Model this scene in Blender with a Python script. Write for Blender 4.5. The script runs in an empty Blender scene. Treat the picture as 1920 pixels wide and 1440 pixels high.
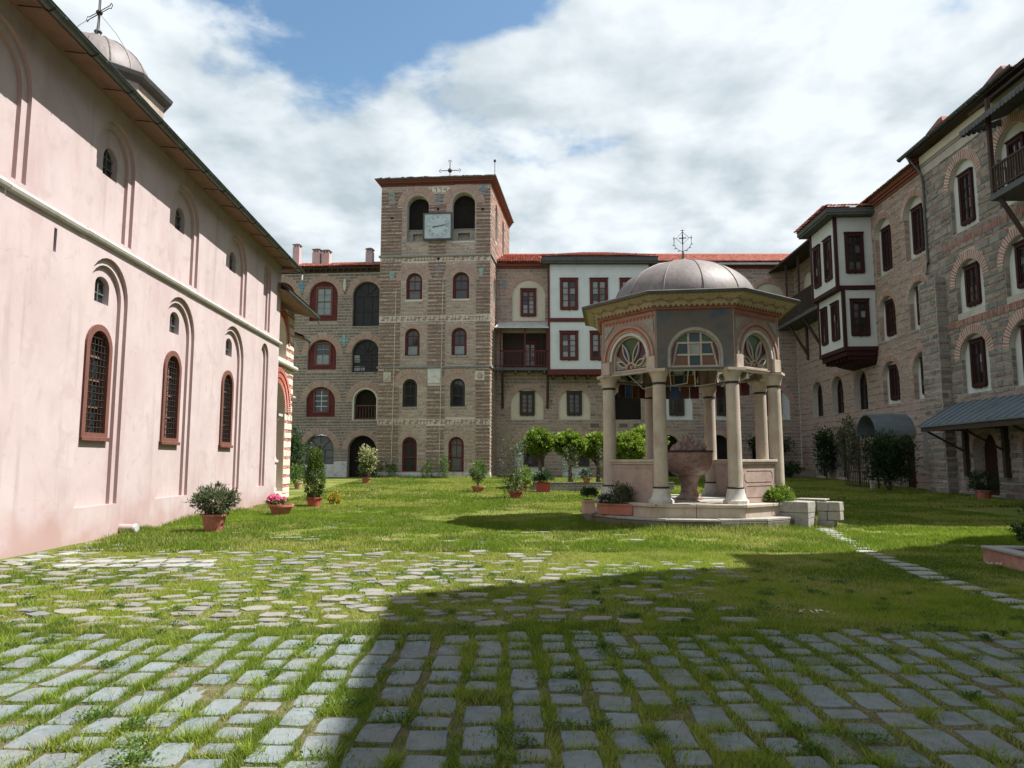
import bpy, math, random
import numpy as np
from mathutils import Matrix, Vector, geometry

sc = bpy.context.scene
col = sc.collection
rg = random.Random(11)
npr = np.random.default_rng(5)

# ------------------------------------------------------------------ camera
FPX = 1331.0                                   # focal length in pixels of the 1920 px frame
PITCH = math.atan(143 / FPX)
cd = bpy.data.cameras.new('camera')
cam = bpy.data.objects.new('camera', cd)
col.objects.link(cam)
cam.location = (0, 0, 1.6)
cam.rotation_euler = (math.pi / 2 + PITCH, 0, 0)
cd.sensor_width = 36.0
cd.lens = FPX / 1920 * 36.0
cd.clip_start = 0.05
cd.clip_end = 3000
sc.camera = cam

# ------------------------------------------------------------------ light
SUN = Vector((0.64, 0.035, 1.0)).normalized()    # direction towards the sun
ELEV = math.asin(SUN.z)
AZ = math.atan2(SUN.x, SUN.y)                   # from +Y towards +X
ld = bpy.data.lights.new('sun', 'SUN')
ld.energy = 5.0
ld.angle = math.radians(0.5)
ld.color = (1.0, 0.96, 0.90)
sun = bpy.data.objects.new('sun', ld)
col.objects.link(sun)
sun.location = SUN * 60
sun.rotation_euler = (-SUN).to_track_quat('-Z', 'Y').to_euler()

sc.view_settings.view_transform = 'Standard'
sc.view_settings.look = 'None'
sc.view_settings.exposure = 1.13
sc.view_settings.gamma = 1.0
sc.cycles.max_bounces = 6
sc.cycles.diffuse_bounces = 3
sc.cycles.glossy_bounces = 2
sc.cycles.transmission_bounces = 4
sc.cycles.transparent_max_bounces = 4

w = bpy.data.worlds.new('World')
sc.world = w
w.use_nodes = True
N = w.node_tree.nodes
L = w.node_tree.links
N.clear()


def wn(t, **kw):
    n = N.new(t)
    for k, v in kw.items():
        setattr(n, k, v)
    return n


def wmath(op, a, b=None, c=None, clamp=False):
    n = wn('ShaderNodeMath', operation=op, use_clamp=clamp)
    for i, x in enumerate((a, b, c)):
        if x is None:
            continue
        if isinstance(x, (int, float)):
            n.inputs[i].default_value = x
        else:
            L.new(x, n.inputs[i])
    return n.outputs[0]


def wstep(x, lo, hi):
    n = wn('ShaderNodeMapRange', interpolation_type='SMOOTHSTEP')
    L.new(x, n.inputs[0])
    n.inputs[1].default_value = lo
    n.inputs[2].default_value = hi
    return n.outputs[0]


def wmix(f, a, b):
    n = wn('ShaderNodeMix', data_type='RGBA')
    L.new(f, n.inputs[0])
    for i, x in ((6, a), (7, b)):
        if isinstance(x, tuple):
            n.inputs[i].default_value = (*x, 1)
        else:
            L.new(x, n.inputs[i])
    return n.outputs[2]


sky = wn('ShaderNodeTexSky', sky_type='NISHITA', sun_disc=False)
sky.sun_elevation = ELEV
sky.sun_rotation = AZ
sky.air_density = 1.0
sky.dust_density = 1.2
sky.ozone_density = 1.0
tc = wn('ShaderNodeTexCoord')
sep = wn('ShaderNodeSeparateXYZ')
L.new(tc.outputs['Generated'], sep.inputs[0])
zz = wmath('MAXIMUM', wmath('ADD', sep.outputs[2], 0.22), 0.03)
cmb = wn('ShaderNodeCombineXYZ')
L.new(wmath('DIVIDE', sep.outputs[0], zz), cmb.inputs[0])
L.new(wmath('DIVIDE', sep.outputs[1], zz), cmb.inputs[1])


def wnoise(scale, detail, rough, off, dist=0.0):
    v = wn('ShaderNodeVectorMath', operation='ADD')
    L.new(cmb.outputs[0], v.inputs[0])
    v.inputs[1].default_value = off
    n = wn('ShaderNodeTexNoise')
    L.new(v.outputs[0], n.inputs['Vector'])
    n.inputs['Scale'].default_value = scale
    n.inputs['Detail'].default_value = detail
    n.inputs['Roughness'].default_value = rough
    n.inputs['Distortion'].default_value = dist
    return n.outputs[0]


def blob(d, c0, c1):                            # soft patch round a direction
    v = wn('ShaderNodeVectorMath', operation='DOT_PRODUCT')
    L.new(tc.outputs['Generated'], v.inputs[0])
    v.inputs[1].default_value = Vector(d).normalized()
    return wstep(v.outputs['Value'], math.cos(math.radians(c0)), math.cos(math.radians(c1)))


OFF = (3.1, 1.7, 0.0)
base = wnoise(1.5, 9.0, 0.52, OFF, 0.15)
toward = wnoise(1.5, 5.0, 0.5, (OFF[0] + 0.10, OFF[1] - 0.09, 0.0), 0.15)
fine = wnoise(5.5, 8.0, 0.6, (7.3, 2.2, 0.0), 0.3)
gap = wmath('ADD', wmath('MULTIPLY', blob((-0.24, 0.74, 0.74), 22, 8), 0.27),
            wmath('MULTIPLY', blob((0.03, 0.80, 0.68), 11, 3), 0.20))
dens = wmath('ADD', base, wmath('MULTIPLY', wmath('SUBTRACT', fine, 0.5), 0.20))
dens = wmath('SUBTRACT', wmath('ADD', dens, 0.155), gap)
cover = wstep(dens, 0.46, 0.555)
shade = wnoise(1.1, 4.0, 0.5, (1.9, 5.2, 0.0), 0.2)
puff = wnoise(3.8, 7.0, 0.55, (5.7, 0.4, 0.0), 0.2)
puff2 = wnoise(3.8, 4.0, 0.5, (5.7 + 0.05, 0.4 - 0.045, 0.0), 0.2)
lum = wmath('ADD', wmath('MULTIPLY', wmath('SUBTRACT', base, toward), 3.6), wmath('MULTIPLY', wmath('SUBTRACT', puff, puff2), 2.4))
lum = wmath('ADD', lum, wmath('MULTIPLY', wmath('SUBTRACT', shade, 0.5), 1.3))
lum = wmath('ADD', lum, wmath('MULTIPLY', wmath('SUBTRACT', fine, 0.5), 0.5))
lum = wmath('ADD', lum, 0.62, clamp=True)
cloudcol = wmix(lum, (3.9, 4.55, 5.0), (6.8, 7.3, 7.6))
bluesky = wn('ShaderNodeVectorMath', operation='MULTIPLY')
L.new(sky.outputs[0], bluesky.inputs[0])
bluesky.inputs[1].default_value = (1.12, 1.34, 1.32)
skycol = wmix(cover, bluesky.outputs[0], cloudcol)
bg = wn('ShaderNodeBackground')
L.new(skycol, bg.inputs[0])
bg.inputs[1].default_value = 0.063
wo = wn('ShaderNodeOutputWorld')
L.new(bg.outputs[0], wo.inputs[0])


# ------------------------------------------------------------------ helpers
def srgb(r, g, b):
    f = lambda c: (c / 255 / 12.92) if c / 255 <= 0.04045 else ((c / 255 + 0.055) / 1.055) ** 2.4
    return (f(r), f(g), f(b))


MATS = {}


def M(name, cols, rough=0.85, scale=2.0, detail=5.0, bump=0.0, bscale=25.0, stretch=(1, 1, 1), attr=0.0,
      spec=0.25, metal=0.0, transl=0.0, big=0.0, bigcol=None, bigscale=0.35):
    """procedural material: a colour ramp over noise (and the piece's own random number)"""
    m = bpy.data.materials.new(name)
    MATS[name] = m
    m.use_nodes = True
    n, l = m.node_tree.nodes, m.node_tree.links
    b = n['Principled BSDF']
    b.inputs['Roughness'].default_value = rough
    b.inputs['Specular IOR Level'].default_value = spec
    b.inputs['Metallic'].default_value = metal
    g = n.new('ShaderNodeNewGeometry')
    mp = n.new('ShaderNodeMapping')
    l.new(g.outputs['Position'], mp.inputs[0])
    mp.inputs['Scale'].default_value = stretch
    nz = n.new('ShaderNodeTexNoise')
    l.new(mp.outputs[0], nz.inputs['Vector'])
    nz.inputs['Scale'].default_value = scale
    nz.inputs['Detail'].default_value = detail
    nz.inputs['Roughness'].default_value = 0.62
    st = n.new('ShaderNodeMapRange')
    l.new(nz.outputs[0], st.inputs[0])
    st.inputs[1].default_value = 0.28
    st.inputs[2].default_value = 0.72
    fac = st.outputs[0]
    if attr > 0:
        at = n.new('ShaderNodeAttribute')
        at.attribute_name = 'rnd'
        oi = n.new('ShaderNodeObjectInfo')
        ad = n.new('ShaderNodeMath')
        l.new(at.outputs['Fac'], ad.inputs[0])
        l.new(oi.outputs['Random'], ad.inputs[1])
        fr = n.new('ShaderNodeMath')
        fr.operation = 'FRACT'
        l.new(ad.outputs[0], fr.inputs[0])
        mx = n.new('ShaderNodeMix')
        mx.inputs[0].default_value = attr
        l.new(fac, mx.inputs[2])
        l.new(fr.outputs[0], mx.inputs[3])
        fac = mx.outputs[0]
    rp = n.new('ShaderNodeValToRGB')
    l.new(fac, rp.inputs[0])
    e = rp.color_ramp.elements
    if len(cols) == 1:
        cols = [cols[0], cols[0]]
    for i, c in enumerate(cols):
        p = i / (len(cols) - 1)
        if i < 2:
            el = e[0] if i == 0 else e[-1]
            el.position = p if i == 0 else 1.0 if len(cols) == 2 else p
        else:
            el = e.new(p)
        el.color = (*c, 1)
    # ramp elements sort by position: set again in order
    for i, c in enumerate(cols):
        pass
    out = rp.outputs[0]
    if big > 0:
        n2 = n.new('ShaderNodeTexNoise')
        l.new(g.outputs['Position'], n2.inputs['Vector'])
        n2.inputs['Scale'].default_value = bigscale
        n2.inputs['Detail'].default_value = 6
        n2.inputs['Roughness'].default_value = 0.65
        s2 = n.new('ShaderNodeMapRange')
        l.new(n2.outputs[0], s2.inputs[0])
        s2.inputs[1].default_value = 0.42
        s2.inputs[2].default_value = 0.7
        s2.inputs[4].default_value = big
        m2 = n.new('ShaderNodeMix')
        m2.data_type = 'RGBA'
        l.new(s2.outputs[0], m2.inputs[0])
        l.new(out, m2.inputs[6])
        m2.inputs[7].default_value = (*bigcol, 1)
        out = m2.outputs[2]
    l.new(out, b.inputs['Base Color'])
    if bump > 0:
        n3 = n.new('ShaderNodeTexNoise')
        l.new(mp.outputs[0], n3.inputs['Vector'])
        n3.inputs['Scale'].default_value = bscale
        n3.inputs['Detail'].default_value = 5
        bp = n.new('ShaderNodeBump')
        bp.inputs['Strength'].default_value = bump
        bp.inputs['Distance'].default_value = 0.02
        l.new(n3.outputs[0], bp.inputs['Height'])
        l.new(bp.outputs[0], b.inputs['Normal'])
    if transl > 0:
        t = n.new('ShaderNodeBsdfTranslucent')
        hs = n.new('ShaderNodeHueSaturation')
        hs.inputs['Value'].default_value = 1.5
        l.new(out, hs.inputs['Color'])
        l.new(hs.outputs[0], t.inputs[0])
        ms = n.new('ShaderNodeMixShader')
        ms.inputs[0].default_value = transl
        l.new(b.outputs[0], ms.inputs[1])
        l.new(t.outputs[0], ms.inputs[2])
        l.new(ms.outputs[0], n['Material Output'].inputs[0])
    return m


class Frame:
    """local axes of a facade: u along, z up, d outwards"""

    def __init__(s, o, ex, n):
        s.o = Vector(o)
        s.ex = Vector(ex).normalized()
        s.n = Vector(n).normalized()
        s.ez = Vector((0, 0, 1))
        s.s = 1 if s.ex.cross(s.ez).dot(s.n) > 0 else -1

    def p(s, u, z, d=0.0):
        return s.o + s.ex * u + s.ez * z + s.n * d

    def sub(s, u, z, d, rot=0.0):
        c, k = math.cos(rot), math.sin(rot)
        return Frame(s.p(u, z, d), s.ex * c + s.n * k, s.n * c - s.ex * k)


WF = Frame((0, 0, 0), (1, 0, 0), (0, -1, 0))


def frameY(o, yaw):                              # a thing's own frame, front towards -Y turned by yaw
    return Frame(o, (math.cos(yaw), math.sin(yaw), 0), (math.sin(yaw), -math.cos(yaw), 0))


class MB:
    def __init__(s):
        s.v, s.f, s.m, s.c = [], [], [], []

    def face(s, pts, F=None, mi=0, rnd=0.0):
        k = len(s.v)
        s.v.extend(tuple(p) for p in pts)
        ids = list(range(k, k + len(pts)))
        if F is not None and F.s < 0:
            ids.reverse()
        s.f.append(ids)
        s.m.append(mi)
        s.c.append(rnd)

    def box(s, F, u0, u1, z0, z1, d0, d1, mi=0, rnd=0.0, back=True, jit=0.0, taper=0.0):
        P = []
        for d, t in ((d0, 0.0), (d1, taper)):
            for (u, z) in ((u0 + t, z0 + t), (u1 - t, z0 + t), (u1 - t, z1 - t), (u0 + t, z1 - t)):
                if jit:
                    u += rg.uniform(-jit, jit)
                    z += rg.uniform(-jit, jit)
                P.append(F.p(u, z, d))
        k = len(s.v)
        s.v.extend(tuple(p) for p in P)
        Q = [(4, 5, 6, 7), (0, 1, 5, 4), (1, 2, 6, 5), (2, 3, 7, 6), (3, 0, 4, 7)]
        if back:
            Q.append((3, 2, 1, 0))
        for q in Q:
            ids = [k + i for i in q]
            if F.s < 0:
                ids.reverse()
            s.f.append(ids)
            s.m.append(mi)
            s.c.append(rnd)

    def hexa(s, P, mi=0, rnd=0.0, back=True):    # 8 points: back ring 0-3, front ring 4-7
        k = len(s.v)
        s.v.extend(tuple(p) for p in P)
        Q = [(4, 5, 6, 7), (0, 1, 5, 4), (1, 2, 6, 5), (2, 3, 7, 6), (3, 0, 4, 7)]
        if back:
            Q.append((3, 2, 1, 0))
        for q in Q:
            s.f.append([k + i for i in q])
            s.m.append(mi)
            s.c.append(rnd)

    def prism(s, F, poly, d0, d1, mi=0, rnd=0.0, back=True):
        a = [F.p(u, z, d1) for u, z in poly]
        b = [F.p(u, z, d0) for u, z in poly]
        s.face(a, F, mi, rnd)
        if back:
            s.face(list(reversed(b)), F, mi, rnd)
        n = len(poly)
        for i in range(n):
            j = (i + 1) % n
            s.face([b[i], b[j], a[j], a[i]], F, mi, rnd)

    def ring(s, F, outer, inner, d0, d1, mi=0, rnd=0.0, closed=True):
        """frame between two matching polylines"""
        n = len(outer)
        for i in range(n if closed else n - 1):
            j = (i + 1) % n
            o0, o1, i0, i1 = outer[i], outer[j], inner[i], inner[j]
            s.face([F.p(*o0, d1), F.p(*o1, d1), F.p(*i1, d1), F.p(*i0, d1)], F, mi, rnd)
            s.face([F.p(*o0, d0), F.p(*o1, d0), F.p(*o1, d1), F.p(*o0, d1)], F, mi, rnd)
            s.face([F.p(*i0, d1), F.p(*i1, d1), F.p(*i1, d0), F.p(*i0, d0)], F, mi, rnd)

    def holes(s, F, outer, holes, d=0.0, mi=0):
        pl = [[Vector((u, z, 0)) for u, z in outer]] + [[Vector((u, z, 0)) for u, z in h] for h in holes]
        tris = geometry.tessellate_polygon(pl)
        pts = [q for p in pl for q in p]
        k = len(s.v)
        s.v.extend(tuple(F.p(q.x, q.y, d)) for q in pts)
        for t in tris:
            a, b, c = (pts[i] for i in t)
            ids = [k + i for i in t]
            ccw = (b - a).cross(c - a).z > 0
            if ccw != (F.s > 0):
                ids.reverse()
            s.f.append(ids)
            s.m.append(mi)
            s.c.append(0.0)

    def jamb(s, F, poly, d0, d1, mi=0, close=True):
        n = len(poly)
        for i in range(n if close else n - 1):
            j = (i + 1) % n
            s.face([F.p(*poly[i], d0), F.p(*poly[i], d1), F.p(*poly[j], d1), F.p(*poly[j], d0)], F, mi)

    def tube(s, path, r, n=8, mi=0, r1=None, cap=True, rnd=0.0):
        path = [Vector(p) for p in path]
        rings = []
        up = Vector((0, 0, 1))
        for i, p in enumerate(path):
            t = (path[min(i + 1, len(path) - 1)] - path[max(i - 1, 0)]).normalized()
            a = t.cross(up)
            if a.length < 0.05:
                a = t.cross(Vector((1, 0, 0)))
            a.normalize()
            b = a.cross(t)
            rr = r if r1 is None else r + (r1 - r) * i / (len(path) - 1)
            k = len(s.v)
            for j in range(n):
                q = 2 * math.pi * j / n
                s.v.append(tuple(p + a * math.cos(q) * rr + b * math.sin(q) * rr))
            rings.append(k)
        for i in range(len(rings) - 1):
            for j in range(n):
                k, l2 = rings[i], rings[i + 1]
                s.f.append([k + j, l2 + j, l2 + (j + 1) % n, k + (j + 1) % n])
                s.m.append(mi)
                s.c.append(rnd)
        if cap:
            s.f.append([rings[0] + j for j in range(n)])
            s.f.append([rings[-1] + n - 1 - j for j in range(n)])
            s.m += [mi, mi]
            s.c += [rnd, rnd]

    def lathe(s, c, prof, n=24, mi=0, rot=0.0, rnd=0.0, sx=1.0, sy=1.0):
        c = Vector(c)
        rings = []
        for r, z in prof:
            k = len(s.v)
            for j in range(n):
                a = rot + 2 * math.pi * j / n
                s.v.append((c.x + r * math.cos(a) * sx, c.y + r * math.sin(a) * sy, c.z + z))
            rings.append(k)
        for i in range(len(rings) - 1):
            for j in range(n):
                k, l2 = rings[i], rings[i + 1]
                s.f.append([k + j, k + (j + 1) % n, l2 + (j + 1) % n, l2 + j])
                s.m.append(mi)
                s.c.append(rnd)
        s.f.append([rings[0] + n - 1 - j for j in range(n)])
        s.f.append([rings[-1] + j for j in range(n)])
        s.m += [mi, mi]
        s.c += [rnd, rnd]

    def build(s, name, mats, parent=None, smooth=False, kind=None, label=None, bevel=0.0, angle=35):
        me = bpy.data.meshes.new(name)
        me.from_pydata(s.v, [], s.f)
        if not isinstance(mats, (list, tuple)):
            mats = [mats]
        for m in mats:
            me.materials.append(MATS[m])
        if len(mats) > 1:
            me.polygons.foreach_set('material_index', s.m)
        if any(s.c):
            a = me.attributes.new('rnd', 'FLOAT', 'FACE')
            a.data.foreach_set('value', s.c)
        if smooth:
            me.polygons.foreach_set('use_smooth', [True] * len(s.f))
            try:
                me.set_sharp_from_angle(angle=math.radians(angle))
            except Exception:
                pass
        me.update()
        o = bpy.data.objects.new(name, me)
        col.objects.link(o)
        adopt(o, parent)
        if kind:
            o['kind'] = kind
        if label:
            o['label'] = label
        if bevel > 0:
            b = o.modifiers.new('bevel', 'BEVEL')
            b.width = bevel
            b.segments = 2
            b.limit_method = 'ANGLE'
        return o


def adopt(o, parent):
    if parent is None:
        return
    o.parent = parent
    if parent.type == 'EMPTY':
        o.matrix_parent_inverse = Matrix.Translation(-parent.location)


def thing(name, label, cat, loc, group=None, kind=None):
    o = bpy.data.objects.new(name, None)
    o.empty_display_size = 0.3
    col.objects.link(o)
    o.location = loc
    if label:
        o['label'] = label
    if cat:
        o['category'] = cat
    if group:
        o['group'] = group
    if kind:
        o['kind'] = kind
    return o


def tag(o, label, cat, group=None):
    o['label'] = label
    o['category'] = cat
    if group:
        o['group'] = group
    return o


def npmesh(name, V, Fc, mat, rnd=None, parent=None, kind=None, smooth=False):
    me = bpy.data.meshes.new(name)
    V = np.ascontiguousarray(V, dtype=np.float32)
    Fc = np.ascontiguousarray(Fc, dtype=np.int32)
    k = Fc.shape[1]
    me.vertices.add(len(V))
    me.vertices.foreach_set('co', V.ravel())
    me.loops.add(Fc.size)
    me.loops.foreach_set('vertex_index', Fc.ravel())
    me.polygons.add(len(Fc))
    me.polygons.foreach_set('loop_start', np.arange(0, Fc.size, k, dtype=np.int32))
    me.materials.append(MATS[mat])
    if rnd is not None:
        a = me.attributes.new('rnd', 'FLOAT', 'FACE')
        a.data.foreach_set('value', np.ascontiguousarray(rnd, dtype=np.float32))
    if smooth:
        me.polygons.foreach_set('use_smooth', np.ones(len(Fc), dtype=bool))
    me.update(calc_edges=True)
    o = bpy.data.objects.new(name, me)
    col.objects.link(o)
    adopt(o, parent)
    if kind:
        o['kind'] = kind
    return o


def arch(uc, z0, wd, zt, n=14, rise=None):
    r = wd / 2
    rise = r if rise is None else rise
    zs = zt - rise
    pts = [(uc - r, z0), (uc + r, z0)]
    for i in range(n + 1):
        a = math.pi * i / n
        pts.append((uc + r * math.cos(a), zs + rise * math.sin(a)))
    return pts


def rect(u0, u1, z0, z1):
    return [(u0, z0), (u1, z0), (u1, z1), (u0, z1)]


class Op:
    """an opening that masonry must keep clear of"""

    def __init__(s, uc, z0, wd, zt, ring=0.0, rectangular=False, jm=0.0):
        s.uc, s.z0, s.w, s.zt, s.ring, s.rc, s.jm = uc, z0, wd, zt, ring, rectangular, jm
        s.zs = zt if rectangular else zt - wd / 2

    def poly(s, n=14):
        return rect(s.uc - s.w / 2, s.uc + s.w / 2, s.z0, s.zt) if s.rc else arch(s.uc, s.z0, s.w, s.zt, n)

    def span(s, za, zb):
        zm = (za + zb) / 2
        if zb <= s.z0 + 0.02 or za >= s.zt + s.ring:
            return None
        if s.rc or zm <= s.zs:
            h = s.w / 2 + s.jm
        else:
            R = s.w / 2 + s.ring
            q = R * R - (zm - s.zs) ** 2
            if q <= 0:
                return None
            h = math.sqrt(q)
        return (s.uc - h, s.uc + h)


def pxsize(p):                                   # metres to pixels of the 1920 frame at a point; 0 when out of view
    x, y, z = p[0], p[1], p[2] - 1.6
    c, k = math.cos(PITCH), math.sin(PITCH)
    zc = y * c + z * k
    if zc < 0.5:
        return 0.0
    px = FPX * x / zc
    py = FPX * (z * c - y * k) / zc
    if abs(px) > 965 or abs(py) > 725:
        return 0.0
    return FPX / zc


def courses(u0, u1, z0, z1, ops, pattern, gap=0.026):
    """rows of stones and bricks between z0 and z1; pattern: list of (type, height range, width range)"""
    out = []
    z = z0
    i = rg.randrange(len(pattern))
    while z < z1 - 0.03:
        typ, hr, wr = pattern[i % len(pattern)]
        i += 1
        h = rg.uniform(*hr)
        if z + h > z1:
            h = z1 - z
            if h < 0.03:
                break
        iv = [(u0, u1)]
        for o in ops:
            sp = o.span(z, z + h)
            if not sp:
                continue
            nv = []
            for a, b in iv:
                if sp[1] <= a or sp[0] >= b:
                    nv.append((a, b))
                    continue
                if sp[0] > a:
                    nv.append((a, sp[0]))
                if sp[1] < b:
                    nv.append((sp[1], b))
            iv = nv
        for a, b in iv:
            u = a
            while u < b - 0.04:
                wd = rg.uniform(*wr)
                if b - (u + wd) < wr[0] * 0.5:
                    wd = b - u
                e = min(u + wd, b)
                out.append((u + gap / 2, e - gap / 2, z + gap / 2, z + h - gap / 2, typ))
                u = e
        z += h
    return out


_unit = {}


def unit_stone(mat):
    if mat in _unit:
        return _unit[mat]
    mb = MB()
    F = Frame((0, 0, 0), (1, 0, 0), (0, -1, 0))
    mb.box(F, -0.5, 0.5, -0.5, 0.5, -0.5, 0.25, back=False)
    mb.f.pop(0), mb.m.pop(0), mb.c.pop(0)
    for k in (4, 5, 6, 7):
        mb.v[k] = tuple(Vector(mb.v[k]))
    # bevelled front
    a = [(-0.5, -0.5), (0.5, -0.5), (0.5, 0.5), (-0.5, 0.5)]
    b = [(-0.46, -0.40), (0.47, -0.42), (0.46, 0.41), (-0.47, 0.40)]
    for i in range(4):
        j = (i + 1) % 4
        mb.face([F.p(*a[i], 0.25), F.p(*a[j], 0.25), F.p(*b[j], 0.5), F.p(*b[i], 0.5)])
    mb.face([F.p(*q, 0.5) for q in b])
    me = bpy.data.meshes.new('stone')
    me.from_pydata(mb.v, [], mb.f)
    me.materials.append(MATS[mat])
    _unit[mat] = me
    return me


def lay(F, pieces, parent, mats, proud=(0.012, 0.035), single=160, extra=None, name='masonry', dfun=None):
    """lay masonry on a wall: the largest stones in view as objects of their own, the rest as one part"""
    big = []
    for k, (a, b, c, e, t) in enumerate(pieces):
        if t == 0:
            s = pxsize(F.p((a + b) / 2, (c + e) / 2, 0))
            if s and (e - c) * s > 5.0 and (b - a) * s > 9:
                big.append(((b - a) * (e - c) * s * s, k))
    big.sort(reverse=True)
    chosen = set(k for _, k in big[:single])
    mb = extra or MB()
    me = unit_stone(mats[0])
    rot = Matrix((F.ex, -F.n, F.ez)).transposed().to_4x4()
    for k, (a, b, c, e, t) in enumerate(pieces):
        pr = rg.uniform(*proud) * (1.0 if t == 0 else 0.6)
        d = dfun((a + b) / 2, (c + e) / 2) if dfun else 0.0
        if k in chosen:
            o = bpy.data.objects.new('stone', me)
            col.objects.link(o)
            o.parent = parent
            o.matrix_parent_inverse = Matrix.Translation(-parent.location)
            o.matrix_basis = Matrix.Translation(F.p((a + b) / 2, (c + e) / 2, d)) @ rot @ Matrix.Diagonal((b - a, 2 * pr, e - c, 1))
        else:
            mb.box(F, a, b, c, e, -0.02, d + pr, mi=t, rnd=rg.random(), back=False, jit=0.006 if t == 0 else 0.002,
                   taper=min(0.012, (e - c) * 0.12))
    return mb.build(name, list(mats) + ['arch_mortar'], parent, kind='stuff')


def voussoirs(mb, F, uc, zs, r0, r1, d0, d1, pitch=0.085, gap=0.036, mi=1, a0=0.0, a1=math.pi):
    n = max(8, int((a1 - a0) * (r0 + r1) / 2 / pitch))
    for i in range(16):                            # bed of mortar behind the bricks
        t0, t1 = a0 + (a1 - a0) * i / 16, a0 + (a1 - a0) * (i + 1) / 16
        mb.face([F.p(uc + r * math.cos(t), zs + r * math.sin(t), d1 - 0.012) for t, r in ((t0, r0 - 0.01), (t0, r1 + 0.015), (t1, r1 + 0.015), (t1, r0 - 0.01))], F, 2)
    for i in range(n):
        t0 = a0 + (a1 - a0) * i / n
        t1 = a0 + (a1 - a0) * (i + 1) / n
        g = gap / ((r0 + r1) / 2) / 2
        t0 += g
        t1 -= g
        P = []
        for d in (d0, d1):
            for t, r in ((t0, r0), (t0, r1), (t1, r1), (t1, r0)):
                P.append(F.p(uc + r * math.cos(t), zs + r * math.sin(t), d))
        if F.s < 0:
            P = [P[0], P[3], P[2], P[1], P[4], P[7], P[6], P[5]]
        mb.hexa(P, mi, rg.random(), back=False)


def tiles(mb, o, along, down, n_al, n_row, pitch=0.2, length=0.34, mi=0):
    """barrel roof tiles from the ridge point o down the slope"""
    along = Vector(along).normalized()
    down = Vector(down).normalized()
    up = along.cross(down)
    if up.z < 0:
        up = -up
    o = Vector(o)
    seg = 4
    for i in range(n_al):
        for j in range(n_row):
            r = pitch * 0.5
            s0 = o + along * (i * pitch + rg.uniform(-0.008, 0.008)) + down * (j * length) + up * 0.015
            s1 = s0 + down * (length * 1.12) + up * rg.uniform(0.012, 0.03)
            k = len(mb.v)
            rn = rg.random()
            for q, rr in ((s0, r * 0.82), (s1, r)):
                for t in range(seg + 1):
                    a = math.pi * t / seg
                    mb.v.append(tuple(q + along * (math.cos(a) * rr) + up * (math.sin(a) * rr * 0.8)))
            for t in range(seg):
                mb.f.append([k + t, k + t + 1, k + seg + 2 + t, k + seg + 1 + t])
                mb.m.append(mi)
                mb.c.append(rn)
            mb.f.append([k + seg + 1 + t for t in range(seg + 1)])
            mb.m.append(mi)
            mb.c.append(rn)


def gz(y):                                       # the courtyard rises gently towards the tower
    t = np.clip((np.asarray(y, dtype=float) - 27.0) / 21.0, 0, 1)
    return 0.34 * t * t * (3 - 2 * t)


# ------------------------------------------------------------------ materials
M('pink_plaster', [(0.366, 0.278, 0.280), (0.420, 0.345, 0.346), (0.437, 0.369, 0.369), (0.404, 0.322, 0.323)], 0.9, 0.9, 9, 0.3, 9,
  stretch=(1, 1, 0.35), big=0.6, bigcol=(0.35, 0.275, 0.27), bigscale=0.6)


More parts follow.
